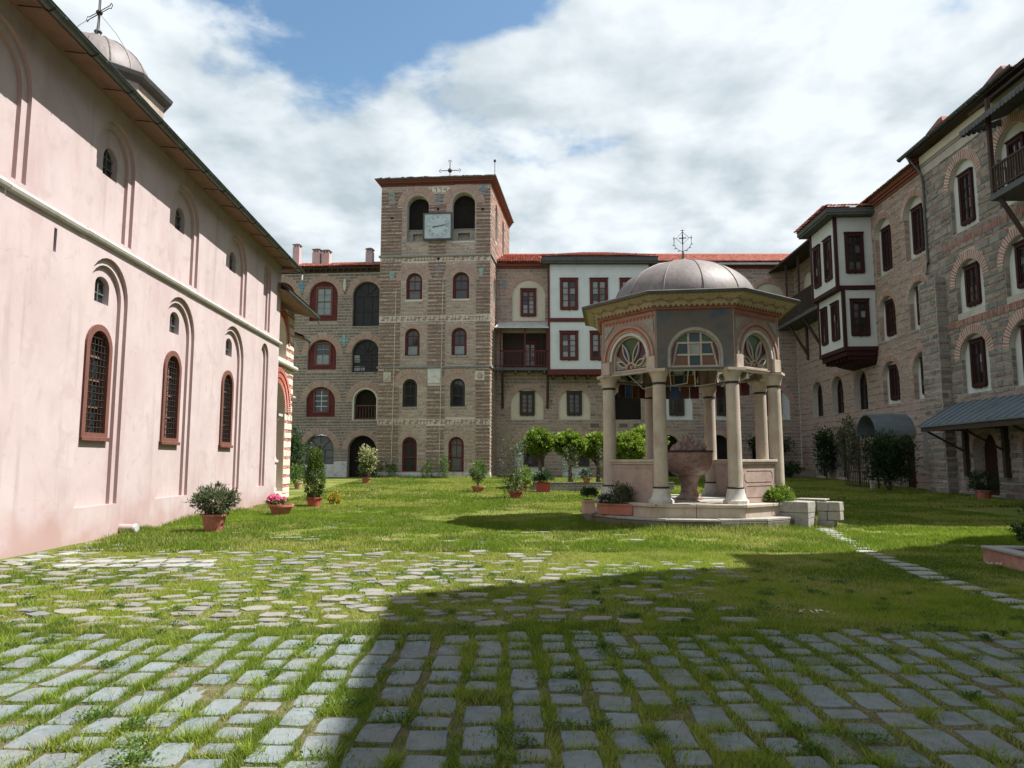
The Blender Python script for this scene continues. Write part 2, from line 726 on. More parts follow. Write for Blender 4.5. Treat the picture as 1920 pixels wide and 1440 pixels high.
def weather(name, streak, damp, crack):
    m = MATS[name]
    n, l = m.node_tree.nodes, m.node_tree.links
    b = n['Principled BSDF']
    src = b.inputs['Base Color'].links[0].from_socket
    g = n.new('ShaderNodeNewGeometry')

    def noi(sc_, det, st=(1, 1, 1), dist=0.0):
        mp = n.new('ShaderNodeMapping')
        l.new(g.outputs['Position'], mp.inputs[0])
        mp.inputs['Scale'].default_value = st
        x = n.new('ShaderNodeTexNoise')
        l.new(mp.outputs[0], x.inputs['Vector'])
        x.inputs['Scale'].default_value = sc_
        x.inputs['Detail'].default_value = det
        x.inputs['Distortion'].default_value = dist
        return x.outputs[0]

    def rng_(v, a, c, o0, o1):
        x = n.new('ShaderNodeMapRange')
        x.interpolation_type = 'SMOOTHSTEP'
        l.new(v, x.inputs[0])
        for i, q in enumerate((a, c, o0, o1)):
            x.inputs[i + 1].default_value = q
        return x.outputs[0]

    def mul(a, c):
        x = n.new('ShaderNodeMath')
        x.operation = 'MULTIPLY'
        for i, q in enumerate((a, c)):
            if isinstance(q, float):
                x.inputs[i].default_value = q
            else:
                l.new(q, x.inputs[i])
        return x.outputs[0]

    def mix(f, a, c):
        x = n.new('ShaderNodeMix')
        x.data_type = 'RGBA'
        l.new(f, x.inputs[0])
        l.new(a, x.inputs[6])
        x.inputs[7].default_value = (*c, 1)
        return x.outputs[2]
    out = mix(mul(rng_(noi(1.3, 6, (3.2, 3.2, 0.16)), 0.52, 0.70, 0.0, 0.6), rng_(noi(0.35, 4), 0.40, 0.60, 0.0, 1.0)), src, streak)
    out = mix(rng_(noi(2.6, 9, (1, 1, 1), 0.6), 0.54, 0.68, 0.0, 0.5), out, tuple(min(1, c * 1.12) for c in streak))
    sp = n.new('ShaderNodeSeparateXYZ')
    l.new(g.outputs['Position'], sp.inputs[0])
    ad = n.new('ShaderNodeMath')
    l.new(sp.outputs[2], ad.inputs[0])
    l.new(mul(noi(1.1, 7), -1.9), ad.inputs[1])
    out = mix(rng_(ad.outputs[0], -1.0, -0.1, 0.85, 0.0), out, damp)
    v = n.new('ShaderNodeTexVoronoi')
    v.feature = 'DISTANCE_TO_EDGE'
    wv = n.new('ShaderNodeVectorMath')
    wv.operation = 'ADD'
    l.new(g.outputs['Position'], wv.inputs[0])
    nn = n.new('ShaderNodeTexNoise')
    nn.inputs['Scale'].default_value = 1.4
    nn.inputs['Detail'].default_value = 6
    l.new(g.outputs['Position'], nn.inputs['Vector'])
    l.new(nn.outputs[1], wv.inputs[1])
    l.new(wv.outputs[0], v.inputs['Vector'])
    v.inputs['Scale'].default_value = 0.42
    out = mix(mul(rng_(v.outputs['Distance'], 0.0, 0.004, 0.28, 0.0), rng_(noi(0.5, 3), 0.48, 0.6, 0.0, 1.0)), out, crack)
    l.new(out, b.inputs['Base Color'])


weather('pink_plaster', (0.31, 0.245, 0.242), (0.33, 0.215, 0.20), (0.23, 0.15, 0.143))
M('pink_edge', [(0.38, 0.26, 0.25), (0.42, 0.305, 0.295)], 0.9, 3)
M('white_marble', [(0.36, 0.345, 0.315), (0.47, 0.455, 0.425), (0.31, 0.295, 0.27)], 0.55, 2.5, 6, 0.05)
M('mossy_stone', [(0.085, 0.08, 0.055), (0.15, 0.14, 0.11), (0.115, 0.105, 0.08), (0.20, 0.185, 0.155)], 0.95, 4, 8, 0.5, 20)
M('kiosk_marble', [(0.302, 0.234, 0.187), (0.398, 0.327, 0.265), (0.448, 0.387, 0.321), (0.336, 0.266, 0.213)], 0.6, 2.4, 9, 0.12, 30, stretch=(1, 1, 0.5), big=0.45, bigcol=(0.25, 0.205, 0.175), bigscale=2.2)
M('pink_marble', [(0.25, 0.165, 0.145), (0.33, 0.24, 0.21), (0.37, 0.29, 0.255), (0.285, 0.20, 0.175)], 0.65, 2.8, 9, 0.15, 26, big=0.4, bigcol=(0.23, 0.17, 0.15), bigscale=3)
M('grey_marble', [(0.21, 0.20, 0.18), (0.30, 0.285, 0.255), (0.175, 0.165, 0.15)], 0.7, 4, 6, 0.2, 25)
M('rose_marble', [(0.120, 0.060, 0.050), (0.230, 0.135, 0.105), (0.313, 0.220, 0.175), (0.184, 0.100, 0.078), (0.368, 0.290, 0.240)], 0.4, 3.4, 10, 0.05, stretch=(1, 1, 1.8), spec=0.4, big=0.5, bigcol=(0.12, 0.055, 0.045), bigscale=4)
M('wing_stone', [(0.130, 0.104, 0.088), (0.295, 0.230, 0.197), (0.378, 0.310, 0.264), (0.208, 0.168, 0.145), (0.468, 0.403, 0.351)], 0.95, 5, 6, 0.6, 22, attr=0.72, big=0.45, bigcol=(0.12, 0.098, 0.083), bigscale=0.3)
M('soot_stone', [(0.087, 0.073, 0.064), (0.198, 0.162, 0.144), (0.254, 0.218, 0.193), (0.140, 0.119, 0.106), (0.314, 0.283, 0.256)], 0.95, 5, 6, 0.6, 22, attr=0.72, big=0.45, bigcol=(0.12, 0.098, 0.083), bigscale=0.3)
M('stone', [(0.163, 0.131, 0.110), (0.367, 0.292, 0.247), (0.474, 0.389, 0.332), (0.261, 0.213, 0.182), (0.587, 0.505, 0.440)], 0.95, 5, 6, 0.6, 22, attr=0.72, big=0.45, bigcol=(0.17, 0.14, 0.118), bigscale=0.3)
M('grey_stone', [(0.088, 0.092, 0.086), (0.201, 0.195, 0.178), (0.283, 0.271, 0.244), (0.151, 0.153, 0.143), (0.346, 0.330, 0.300)], 0.95, 5, 6, 0.6, 22, attr=0.75)
M('pale_stone', [(0.46, 0.40, 0.33), (0.62, 0.57, 0.49), (0.52, 0.46, 0.38), (0.66, 0.62, 0.55)], 0.95, 5, 6, 0.5, 22, attr=0.65)
M('brick', [(0.197, 0.104, 0.085), (0.333, 0.181, 0.145), (0.419, 0.255, 0.209), (0.271, 0.140, 0.114), (0.468, 0.319, 0.269)], 0.95, 6, 5, 0.4, 30, attr=0.7)
M('red_brick', [(0.36, 0.08, 0.055), (0.46, 0.13, 0.095), (0.40, 0.10, 0.07)], 0.95, 6, 5, 0.3, 30, attr=0.7)
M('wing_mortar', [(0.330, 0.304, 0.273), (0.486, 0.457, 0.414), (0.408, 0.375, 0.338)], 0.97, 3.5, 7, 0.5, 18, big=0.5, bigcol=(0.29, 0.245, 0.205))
M('mortar', [(0.412, 0.380, 0.342), (0.606, 0.571, 0.518), (0.510, 0.469, 0.424)], 0.97, 3.5, 7, 0.5, 18, big=0.5, bigcol=(0.29, 0.245, 0.205))
M('arch_mortar', [(0.478, 0.440, 0.386), (0.582, 0.550, 0.491)], 0.97, 3.5, 7, 0.4, 18)
M('pale_mortar', [(0.50, 0.44, 0.37), (0.60, 0.54, 0.46)], 0.97, 3.5, 7, 0.5, 18)
M('cream_plaster', [(0.50, 0.455, 0.37), (0.60, 0.56, 0.47), (0.55, 0.51, 0.43)], 0.92, 0.8, 6, 0.15, 12, big=0.35, bigcol=(0.42, 0.385, 0.32))
M('white_plaster', [(0.50, 0.545, 0.55), (0.60, 0.645, 0.65), (0.56, 0.60, 0.605)], 0.9, 0.7, 6, 0.12, 10, big=0.25, bigcol=(0.45, 0.48, 0.48))
M('grey_plaster', [(0.432, 0.454, 0.432), (0.540, 0.562, 0.535), (0.486, 0.508, 0.486)], 0.9, 0.7, 6, 0.12, 10, big=0.3, bigcol=(0.31, 0.325, 0.31))
M('white_wash', [(0.42, 0.42, 0.40), (0.62, 0.62, 0.60), (0.30, 0.28, 0.26)], 0.95, 1.7, 8, 0.5, 14)
M('red_board', [(0.075, 0.013, 0.016), (0.11, 0.020, 0.022), (0.09, 0.016, 0.019)], 0.8, 2.0, 6, 0.1, 30, stretch=(4, 4, 0.5), big=0.25, bigcol=(0.22, 0.09, 0.08), bigscale=1.1)
M('red_wood', [(0.072, 0.018, 0.017), (0.105, 0.028, 0.025), (0.085, 0.022, 0.02)], 0.7, 3, 6, 0.1, 40, stretch=(3, 3, 0.6))
M('deep_red_wood', [(0.024, 0.008, 0.007), (0.039, 0.012, 0.011), (0.030, 0.010, 0.008)], 0.7, 3, 6, 0.1, 40, stretch=(3, 3, 0.6))
M('brown_wood', [(0.105, 0.043, 0.034), (0.15, 0.064, 0.05), (0.085, 0.035, 0.028)], 0.7, 3, 6, 0.15, 40, stretch=(3, 3, 0.6))
M('dark_wood', [(0.035, 0.024, 0.019), (0.06, 0.042, 0.033), (0.046, 0.032, 0.025)], 0.8, 3, 6, 0.2, 30, stretch=(3, 3, 0.5))
M('grey_wood', [(0.055, 0.058, 0.058), (0.095, 0.10, 0.10), (0.07, 0.072, 0.07)], 0.75, 2, 6, 0.15, 30)
M('soffit_wood', [(0.17, 0.095, 0.07), (0.24, 0.14, 0.105), (0.20, 0.115, 0.085)], 0.85, 2, 6, 0.1, 30)
M('glass', [(0.012, 0.018, 0.02), (0.022, 0.03, 0.034)], 0.06, 0.8, 2, spec=0.6)
M('dusty_glass', [(0.03, 0.036, 0.036), (0.10, 0.11, 0.105), (0.05, 0.055, 0.055)], 0.22, 1.3, 6, spec=0.5)
M('pale_pane', [(0.16, 0.19, 0.20), (0.26, 0.29, 0.30)], 0.25, 0.9, 4, spec=0.5)
M('dark_pane', [(0.008, 0.010, 0.011), (0.02, 0.024, 0.026)], 0.35, 0.8, 4, spec=0.25)
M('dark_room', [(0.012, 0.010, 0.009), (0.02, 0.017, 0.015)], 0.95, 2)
M('iron', [(0.022, 0.020, 0.019), (0.05, 0.042, 0.036)], 0.6, 20, 4, spec=0.4, metal=0.4)
M('gutter_metal', [(0.035, 0.045, 0.043), (0.075, 0.09, 0.085), (0.05, 0.06, 0.058)], 0.42, 2.2, 6, 0.05, 30, spec=0.5, metal=0.35)
M('lead', [(0.105, 0.088, 0.084), (0.165, 0.142, 0.136), (0.13, 0.108, 0.104), (0.21, 0.185, 0.175)], 0.58, 3.2, 10, 0.35, 8, stretch=(1, 1, 0.5), spec=0.4, big=0.5, bigcol=(0.10, 0.085, 0.08), bigscale=1.5)
M('lead_dark', [(0.05, 0.048, 0.048), (0.085, 0.08, 0.078)], 0.5, 4, 6, 0.1, spec=0.5, metal=0.2)
M('zinc_roof', [(0.10, 0.135, 0.16), (0.16, 0.20, 0.225), (0.13, 0.165, 0.19)], 0.42, 1.2, 5, 0.05, spec=0.5, metal=0.3)
M('pale_metal', [(0.40, 0.42, 0.42), (0.55, 0.57, 0.57)], 0.5, 3, 4, metal=0.2)
M('slate', [(0.075, 0.068, 0.06), (0.14, 0.125, 0.11), (0.105, 0.095, 0.085)], 0.8, 4, 6, 0.5, 14, attr=0.5)
M('roof_tile', [(0.26, 0.075, 0.055), (0.40, 0.145, 0.105), (0.34, 0.11, 0.08), (0.50, 0.24, 0.19), (0.22, 0.065, 0.048)], 0.85, 5, 5, 0.3, 30, attr=0.7)
M('old_tile', [(0.12, 0.04, 0.03), (0.20, 0.07, 0.05), (0.15, 0.055, 0.04)], 0.9, 5, 5, 0.3, 30, attr=0.7)
M('terracotta', [(0.26, 0.085, 0.055), (0.36, 0.13, 0.09), (0.31, 0.105, 0.072)], 0.75, 4, 6, 0.12, 30, big=0.4, bigcol=(0.40, 0.24, 0.19), bigscale=3)
M('red_pot', [(0.28, 0.055, 0.045), (0.36, 0.085, 0.07)], 0.65, 4, 5, 0.1, 30)
M('pale_pot', [(0.42, 0.24, 0.19), (0.52, 0.33, 0.27)], 0.75, 4, 6, 0.12, 30)
M('soil', [(0.045, 0.03, 0.02), (0.08, 0.055, 0.038)], 0.98, 14, 6, 0.8, 30)
M('blue_tile', [(0.06, 0.16, 0.26), (0.11, 0.26, 0.40), (0.08, 0.20, 0.32)], 0.35, 8, 4, attr=0.6, spec=0.5)
M('green_tile', [(0.10, 0.22, 0.20), (0.20, 0.36, 0.34), (0.14, 0.28, 0.27)], 0.35, 8, 4, attr=0.6, spec=0.5)
M('clock_face', [(0.40, 0.46, 0.50), (0.50, 0.56, 0.60)], 0.6, 2.5, 6)
M('ink', [(0.09, 0.12, 0.15), (0.11, 0.14, 0.17)], 0.7, 4)
M('pipe_white', [(0.62, 0.58, 0.50), (0.70, 0.66, 0.58)], 0.6, 4)
M('bark', [(0.06, 0.045, 0.034), (0.12, 0.095, 0.075), (0.09, 0.07, 0.055)], 0.95, 8, 6, 0.7, 25)
M('paver', [(0.080, 0.103, 0.113), (0.123, 0.148, 0.158), (0.160, 0.188, 0.194), (0.104, 0.127, 0.136), (0.197, 0.216, 0.212)], 0.9, 6.5, 10, 0.7, 14, attr=0.5,
  big=0.75, bigcol=(0.145, 0.14, 0.13), bigscale=2.3)
M('cobble', [(0.095, 0.095, 0.086), (0.155, 0.148, 0.13), (0.205, 0.195, 0.17), (0.125, 0.128, 0.122), (0.27, 0.26, 0.23)], 0.9, 4.5, 8, 0.6, 16, attr=0.6)
M('white_slab', [(0.20, 0.205, 0.195), (0.30, 0.30, 0.28)], 0.85, 4, 7, 0.4, 18, attr=0.5)
M('grass', [(0.055, 0.096, 0.009), (0.106, 0.173, 0.014), (0.170, 0.238, 0.024), (0.238, 0.278, 0.045), (0.347, 0.303, 0.135)], 0.7, 0.5, 3, attr=0.85, transl=0.35, spec=0.2)
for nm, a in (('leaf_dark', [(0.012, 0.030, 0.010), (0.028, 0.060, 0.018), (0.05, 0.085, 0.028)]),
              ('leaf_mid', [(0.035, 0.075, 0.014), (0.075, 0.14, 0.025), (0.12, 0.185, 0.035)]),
              ('leaf_bright', [(0.06, 0.115, 0.012), (0.14, 0.215, 0.022), (0.23, 0.30, 0.04)]),
              ('leaf_olive', [(0.035, 0.05, 0.018), (0.08, 0.10, 0.045), (0.12, 0.14, 0.075)]),
              ('leaf_thuja', [(0.03, 0.055, 0.010), (0.065, 0.11, 0.018), (0.10, 0.145, 0.028)]),
              ('leaf_pale', [(0.10, 0.13, 0.04), (0.30, 0.31, 0.15), (0.46, 0.43, 0.26)]),
              ('leaf_gold', [(0.07, 0.10, 0.012), (0.26, 0.23, 0.02), (0.40, 0.30, 0.03)]),
              ('petal_pink', [(0.55, 0.09, 0.22), (0.72, 0.20, 0.36), (0.78, 0.34, 0.46)]),
              ('petal_white', [(0.75, 0.75, 0.70), (0.82, 0.82, 0.78)])):
    M(nm, a, 0.55, 6, 3, attr=0.8, transl=0.28, spec=0.35)
for nm, c in (('stain_green', (0.028, 0.072, 0.019)), ('stain_red', (0.066, 0.007, 0.007)), ('stain_blue', (0.017, 0.025, 0.121)),
              ('stain_amber', (0.110, 0.041, 0.008)), ('stain_teal', (0.011, 0.033, 0.041)), ('stain_plum', (0.055, 0.019, 0.025)),
              ('stain_white', (0.231, 0.231, 0.209)), ('stain_sky', (0.039, 0.088, 0.187))):
    M(nm, [c, tuple(min(1, x * 1.5) for x in c)], 0.25, 3, 3, transl=0.25, spec=0.5)

# ================================================================== ground
def ground_material():
    m = bpy.data.materials.new('lawn_soil')
    MATS['lawn_soil'] = m
    m.use_nodes = True
    n, l = m.node_tree.nodes, m.node_tree.links
    b = n['Principled BSDF']
    b.inputs['Roughness'].default_value = 0.97
    b.inputs['Specular IOR Level'].default_value = 0.1
    g = n.new('ShaderNodeNewGeometry')

    def noi(s, d=6, r=0.6):
        x = n.new('ShaderNodeTexNoise')
        l.new(g.outputs['Position'], x.inputs['Vector'])
        x.inputs['Scale'].default_value = s
        x.inputs['Detail'].default_value = d
        x.inputs['Roughness'].default_value = r
        return x.outputs[0]

    def ramp(f, pts):
        x = n.new('ShaderNodeValToRGB')
        l.new(f, x.inputs[0])
        e = x.color_ramp.elements
        e[0].position, e[1].position = pts[0][0], pts[-1][0]
        e[0].color, e[1].color = (*pts[0][1], 1), (*pts[-1][1], 1)
        for p, c in pts[1:-1]:
            e.new(p).color = (*c, 1)
        return x.outputs[0]
    a = ramp(noi(0.55, 8), [(0.34, (0.085, 0.12, 0.02)), (0.50, (0.14, 0.165, 0.034)), (0.66, (0.23, 0.205, 0.10))])
    d = ramp(noi(26, 6, 0.7), [(0.3, (0.35, 0.35, 0.35)), (0.7, (1.35, 1.35, 1.3))])
    mx = n.new('ShaderNodeMix')
    mx.data_type = 'RGBA'
    mx.blend_type = 'MULTIPLY'
    mx.inputs[0].default_value = 1.0
    l.new(a, mx.inputs[6])
    l.new(d, mx.inputs[7])
    sp = n.new('ShaderNodeSeparateXYZ')
    l.new(g.outputs['Position'], sp.inputs[0])
    mr = n.new('ShaderNodeMapRange')             # trodden earth between the near paving stones
    mr.interpolation_type = 'SMOOTHSTEP'
    l.new(sp.outputs[1], mr.inputs[0])
    mr.inputs[1].default_value = 6.4
    mr.inputs[2].default_value = 8.5
    mr.inputs[3].default_value = 0.75
    mr.inputs[4].default_value = 0.0
    mx2 = n.new('ShaderNodeMix')
    mx2.data_type = 'RGBA'
    l.new(mr.outputs[0], mx2.inputs[0])
    l.new(mx.outputs[2], mx2.inputs[6])
    e2 = ramp(noi(7, 8, 0.7), [(0.3, (0.05, 0.042, 0.028)), (0.5, (0.12, 0.095, 0.065)), (0.7, (0.19, 0.155, 0.115))])
    l.new(e2, mx2.inputs[7])
    l.new(mx2.outputs[2], b.inputs['Base Color'])
    bp = n.new('ShaderNodeBump')
    bp.inputs['Strength'].default_value = 0.9
    bp.inputs['Distance'].default_value = 0.03
    l.new(noi(30, 6, 0.7), bp.inputs['Height'])
    l.new(bp.outputs[0], b.inputs['Normal'])


ground_material()
ys = np.concatenate([[-60, -20, -5], np.arange(0, 56, 1.0), [70, 120, 400]])
xs = np.concatenate([[-400, -80, -30], np.arange(-20, 26, 2.0), [40, 90, 400]])
GX, GY = np.meshgrid(xs, ys)
GV = np.stack([GX.ravel(), GY.ravel(), gz(GY.ravel())], 1)
nx, ny = len(xs), len(ys)
ii, jj = np.meshgrid(np.arange(nx - 1), np.arange(ny - 1))
k0 = (jj * nx + ii).ravel()
go = npmesh('ground', GV, np.stack([k0, k0 + 1, k0 + nx + 1, k0 + nx], 1), 'lawn_soil')
go['kind'] = 'structure'
go['label'] = 'grassy courtyard ground between the buildings'


# ================================================================== church
CH = Frame((-8.3, 11.7, 0), (-0.045, 1, 0), (1, 0.045, 0))
church = thing('church', 'long pink plastered church with stepped blind arches and green gutter', 'church', CH.p(0, 0))
mb = MB()
U0, U1, ZT = -15.0, 15.4, 9.12
low = [(2.87, 0.80), (6.42, 0.93), (10.42, 0.98), (13.66, 0.44)]
upp = [(-0.92, 0.90)] + low
outer_holes = []
inner_specs = []
for lst, z0, zt in ((low, 0.68, 5.80), (upp, 6.26, 8.76)):
    for c, h in lst:
        if z0 > 3 and c > 13:
            zt2 = 8.72
        else:
            zt2 = zt
        outer_holes.append(arch(c, z0, 2 * h, zt2))
        st = 0.15 if h > 0.6 else 0.11
        inner_specs.append((c, h, z0, zt2, st))
slits = [rect(0.86, 0.95, 5.38, 5.82), rect(13.18, 13.27, 1.85, 3.06)]
mb.holes(CH, rect(U0, U1, -0.3, ZT), outer_holes[:] + [slits[0]], 0)
mb.jamb(CH, slits[0], 0, -0.2)
mb.face([CH.p(*q, -0.2) for q in slits[0]], CH)
wins = []
for c, h, z0, zt, st in inner_specs:
    o = arch(c, z0, 2 * h, zt)
    i = arch(c, z0 + 0.003, 2 * (h - st), zt - st)
    mb.jamb(CH, o, 0, -0.075, mi=1)
    mb.holes(CH, o, [i], -0.075)
    mb.jamb(CH, i, -0.075, -0.15, mi=1)
    hs = []
    if h > 0.5 and z0 < 3:
        hs.append(arch(c - 0.02, 2.03, 1.0, 4.40))
        wins.append((c - 0.02, 'big'))
        hs.append(arch(c, 4.86, 0.56, 5.42, rise=0.2))
        wins.append((c, 'small'))
    elif z0 > 3 and c > 0:
        if h > 0.5:
            hs.append(arch(c + 0.02, 7.58, 0.58, 8.22))
            wins.append((c + 0.02, 'high'))
        else:
            hs.append(arch(c, 7.7, 0.24, 8.4))
            wins.append((c, 'blind'))
    elif h < 0.5:
        hs.append(rect(c - 0.12, c - 0.03, 1.85, 3.06))
        mb.jamb(CH, hs[-1], -0.15, -0.35)
        mb.face([CH.p(*q, -0.35) for q in hs[-1]], CH)
    mb.holes(CH, i, hs, -0.15)
# ends and back of the body
mb.face([CH.p(U1, -0.3, 0), CH.p(U1, -0.3, -12), CH.p(U1, ZT, -12), CH.p(U1, ZT, 0)], CH)
mb.face([CH.p(U0, -0.3, -12), CH.p(U0, -0.3, 0), CH.p(U0, ZT, 0), CH.p(U0, ZT, -12)], CH)
mb.face([CH.p(U1, -0.3, -12), CH.p(U0, -0.3, -12), CH.p(U0, ZT, -12), CH.p(U1, ZT, -12)], CH)
mb.build('wall', ['pink_plaster', 'pink_edge'], church)


def church_window(c, kind):
    D = -0.15
    if kind == 'big':
        o = arch(c, 2.03, 1.0, 4.40)
        i = arch(c, 2.16, 0.74, 4.27)
        f = MB()
        f.ring(CH, o, i, D - 0.2, D + 0.05)
        f.box(CH, c - 0.54, c + 0.54, 1.99, 2.07, D - 0.1, D + 0.09)
        wn_ = f.build('window', 'brown_wood', church, bevel=0.008)
        g = MB()
        g.face([CH.p(*q, D - 0.17) for q in i], CH)
        g.build('glass', 'glass', wn_)
        s = MB()                                  # wooden sash bars behind the grille
        for u in (-0.12, 0.12):
            s.box(CH, c + u - 0.022, c + u + 0.022, 2.16, 4.1, D - 0.17, D - 0.13)
        for z in (2.7, 3.25, 3.75):
            s.box(CH, c - 0.37, c + 0.37, z - 0.02, z + 0.02, D - 0.168, D - 0.135)
        s.build('sash', 'soffit_wood', wn_)
        b = MB()
        for k in range(6):
            u = c - 0.32 + k * 0.128
            zt = 3.9 + math.sqrt(max(0, 0.37 ** 2 - (u - c) ** 2))
            b.tube([CH.p(u, 2.14, D - 0.03), CH.p(u, zt, D - 0.03)], 0.0095, 6)
        for k in range(14):
            z = 2.27 + k * 0.142
            hw = 0.37 if z < 3.9 else math.sqrt(max(0.001, 0.37 ** 2 - (z - 3.9) ** 2))
            b.tube([CH.p(c - hw, z, D - 0.018), CH.p(c + hw, z, D - 0.018)], 0.0095, 6)
        b.build('grille', 'iron', wn_)
    else:
        if kind == 'small':
            o = arch(c, 4.86, 0.56, 5.42, rise=0.2)
        elif kind == 'high':
            o = arch(c, 7.58, 0.58, 8.22)
        else:
            o = arch(c, 7.7, 0.24, 8.4)
        dp = D - (0.13 if kind != 'blind' else 0.1)
        f = MB()
        f.jamb(CH, o, D, dp)
        if kind == 'blind':
            f.face([CH.p(*q, dp) for q in o], CH)
        wn_ = f.build('window_recess', 'pink_plaster', church)
        if kind != 'blind':
            g = MB()
            g.face([CH.p(*q, dp) for q in o], CH)
            g.build('glass', 'glass', wn_)
            b = MB()
            us = [q[0] for q in o]
            zs_ = [q[1] for q in o]
            z0, z1 = min(zs_), max(zs_)
            b.box(CH, c - 0.018, c + 0.018, z0, z1 - 0.01, dp, dp + 0.04)
            for z in (z0 + 0.22, z0 + 0.44):
                if z < z1 - 0.05:
                    b.box(CH, min(us) + 0.02, max(us) - 0.02, z - 0.014, z + 0.014, dp, dp + 0.035)
            b.build('glazing_bars', 'grey_wood', wn_)


for c, kd in wins:
    church_window(c, kd)
# string course of half-round marble lengths
prof = [(0, 0.02), (0.04, 0.02), (0.08, 0.045), (0.10, 0.095), (0.08, 0.145), (0.04, 0.17), (0, 0.17)]
u = U0
while u < U1 + 0.1:
    e = min(u + rg.uniform(1.7, 2.6), U1 + 0.12)
    s = MB()
    dz = rg.uniform(-0.006, 0.006)
    A = [CH.p(u, 5.985 + z + dz, d) for d, z in prof]
    B = [CH.p(e - 0.006, 5.985 + z + dz, d) for d, z in prof]
    for i in range(len(prof) - 1):
        s.face([A[i], B[i], B[i + 1], A[i + 1]], CH)
    s.face(A, CH)
    s.face(list(reversed(B)), CH)
    s.build('moulding', 'white_marble', church, smooth=True, angle=60)
    u = e
# eaves: boarded soffit, fascia, gutter lengths and hooks
s = MB()
for k in range(3):
    d0, d1 = 0.0 + k * 0.185, 0.178 + k * 0.185
    s.face([CH.p(U0, 9.10 - 0.02 * k, d0), CH.p(U0, 9.085 - 0.02 * k, d1), CH.p(U1 + 0.5, 9.085 - 0.02 * k, d1), CH.p(U1 + 0.5, 9.10 - 0.02 * k, d0)], CH)
s.box(CH, U0, U1 + 0.5, 9.0, 9.14, 0.53, 0.56)
s.box(CH, U1, U1 + 0.5, 9.02, 9.12, -6, 0.53)
s.build('soffit', 'soffit_wood', church)
u = U0
while u < U1 + 0.5:
    e = min(u + 1.32, U1 + 0.55)
    s = MB()
    n = 8
    for i in range(n):
        a0, a1 = math.pi * (1 + i / n), math.pi * (1 + (i + 1) / n)
        q = lambda uu, a, r: CH.p(uu, 9.05 + math.sin(a) * r, 0.66 + math.cos(a) * r)
        s.face([q(u, a0, 0.095), q(u, a1, 0.095), q(e, a1, 0.098), q(e, a0, 0.098)], CH)
    s.tube([CH.p(u, 9.05, 0.757), CH.p(e, 9.05, 0.757)], 0.014, 6)
    for uu in (u + 0.02, e - 0.02):
        for i in range(n):
            a0, a1 = math.pi * (1 + i / n), math.pi * (1 + (i + 1) / n)
            s.face([q(uu - 0.02, a0, 0.103), q(uu - 0.02, a1, 0.103), q(uu + 0.02, a1, 0.103), q(uu + 0.02, a0, 0.103)], CH)
    s.build('gutter', 'gutter_metal', church, smooth=True)
    h = MB()
    h.tube([CH.p(e - 0.3, 9.03, 0.15), CH.p(e - 0.3, 8.995, 0.58)] +
           [CH.p(e - 0.3, 9.05 + math.sin(a) * 0.108, 0.66 + math.cos(a) * 0.108) for a in (3.5, 4.1, 4.7, 5.3, 5.9)], 0.012, 5)
    h.build('gutter_hook', 'iron', church)
    u = e
s = MB()
s.tube([CH.p(U1 + 0.48, 8.97, 0.66), CH.p(U1 + 0.48, 8.72, 0.66)], 0.05, 8)
s.build('gutter_spout', 'pale_metal', church)
s = MB()
rz = lambda d: 9.15 + (0.6 - d) * 0.32
s.face([CH.p(U0, rz(0.6), 0.6), CH.p(U0, rz(-6), -6), CH.p(U1 + 0.5, rz(-6), -6), CH.p(U1 + 0.5, rz(0.6), 0.6)], CH)
s.face([CH.p(U0, rz(-6), -6), CH.p(U0, rz(0.6), -12.6), CH.p(U1 + 0.5, rz(0.6), -12.6), CH.p(U1 + 0.5, rz(-6), -6)], CH)
s.face([CH.p(U1, 9.1, 0), CH.p(U1, 9.1, -12), CH.p(U1, rz(-6), -6)], CH)
s.build('roof', 'slate', church)
# dome on its drum
dc = Vector((-14.0, 22.6, 0))
DR = math.pi / 8 - 0.03
s = MB()
s.lathe(dc, [(2.12, 10.0), (2.12, 13.8)], 8, rot=DR)
s.build('dome_drum', 'wing_stone', church)
s = MB()
s.lathe(dc, [(2.14, 13.7), (2.22, 13.78), (2.36, 13.84), (2.4, 13.96), (2.36, 14.0), (1.95, 14.12)], 8, rot=DR)
dr = s.build('dome_cornice', 'lead_dark', church)
s = MB()
s.lathe(dc, [(1.72 * math.cos(a), 14.05 + 1.62 * math.sin(a)) for a in np.linspace(0, 1.50, 14)], 32)
dm = s.build('dome', 'lead', church, smooth=True)
s = MB()
for k in range(16):
    a = 2 * math.pi * k / 16
    s.tube([dc + Vector((1.725 * math.cos(t) * math.cos(a), 1.725 * math.cos(t) * math.sin(a), 14.05 + 1.63 * math.sin(t))) for t in np.linspace(0, 1.5, 10)], 0.022, 5)
s.build('seam', 'lead', dm)
s = MB()
s.lathe(dc + Vector((0, 0, 15.62)), [(0.3, 0), (0.3, 0.06), (0.12, 0.14), (0.09, 0.3), (0.13, 0.38), (0.05, 0.5)], 12)
s.build('finial', 'lead_dark', church, smooth=True)
s = MB()
ct = dc + Vector((0, 0, 15.98))
cx = Vector((0.86, -0.5, 0)).normalized()
for sg in (-1, 1):
    s.tube([ct + cx * 0.045 * sg, ct + cx * 0.045 * sg + Vector((0, 0, 1.5))], 0.018, 5)
for arm in (-1, 1):
    p0 = ct + Vector((0, 0, 0.72))
    s.tube([p0 + Vector((0, 0, 0.045)), p0 + cx * 0.62 * arm + Vector((0, 0, 0.045)), p0 + cx * 0.70 * arm + Vector((0, 0, 0.10)), p0 + cx * 0.78 * arm,
            p0 + cx * 0.70 * arm - Vector((0, 0, 0.10)), p0 + cx * 0.62 * arm - Vector((0, 0, 0.045)), p0 - Vector((0, 0, 0.045))], 0.015, 5)
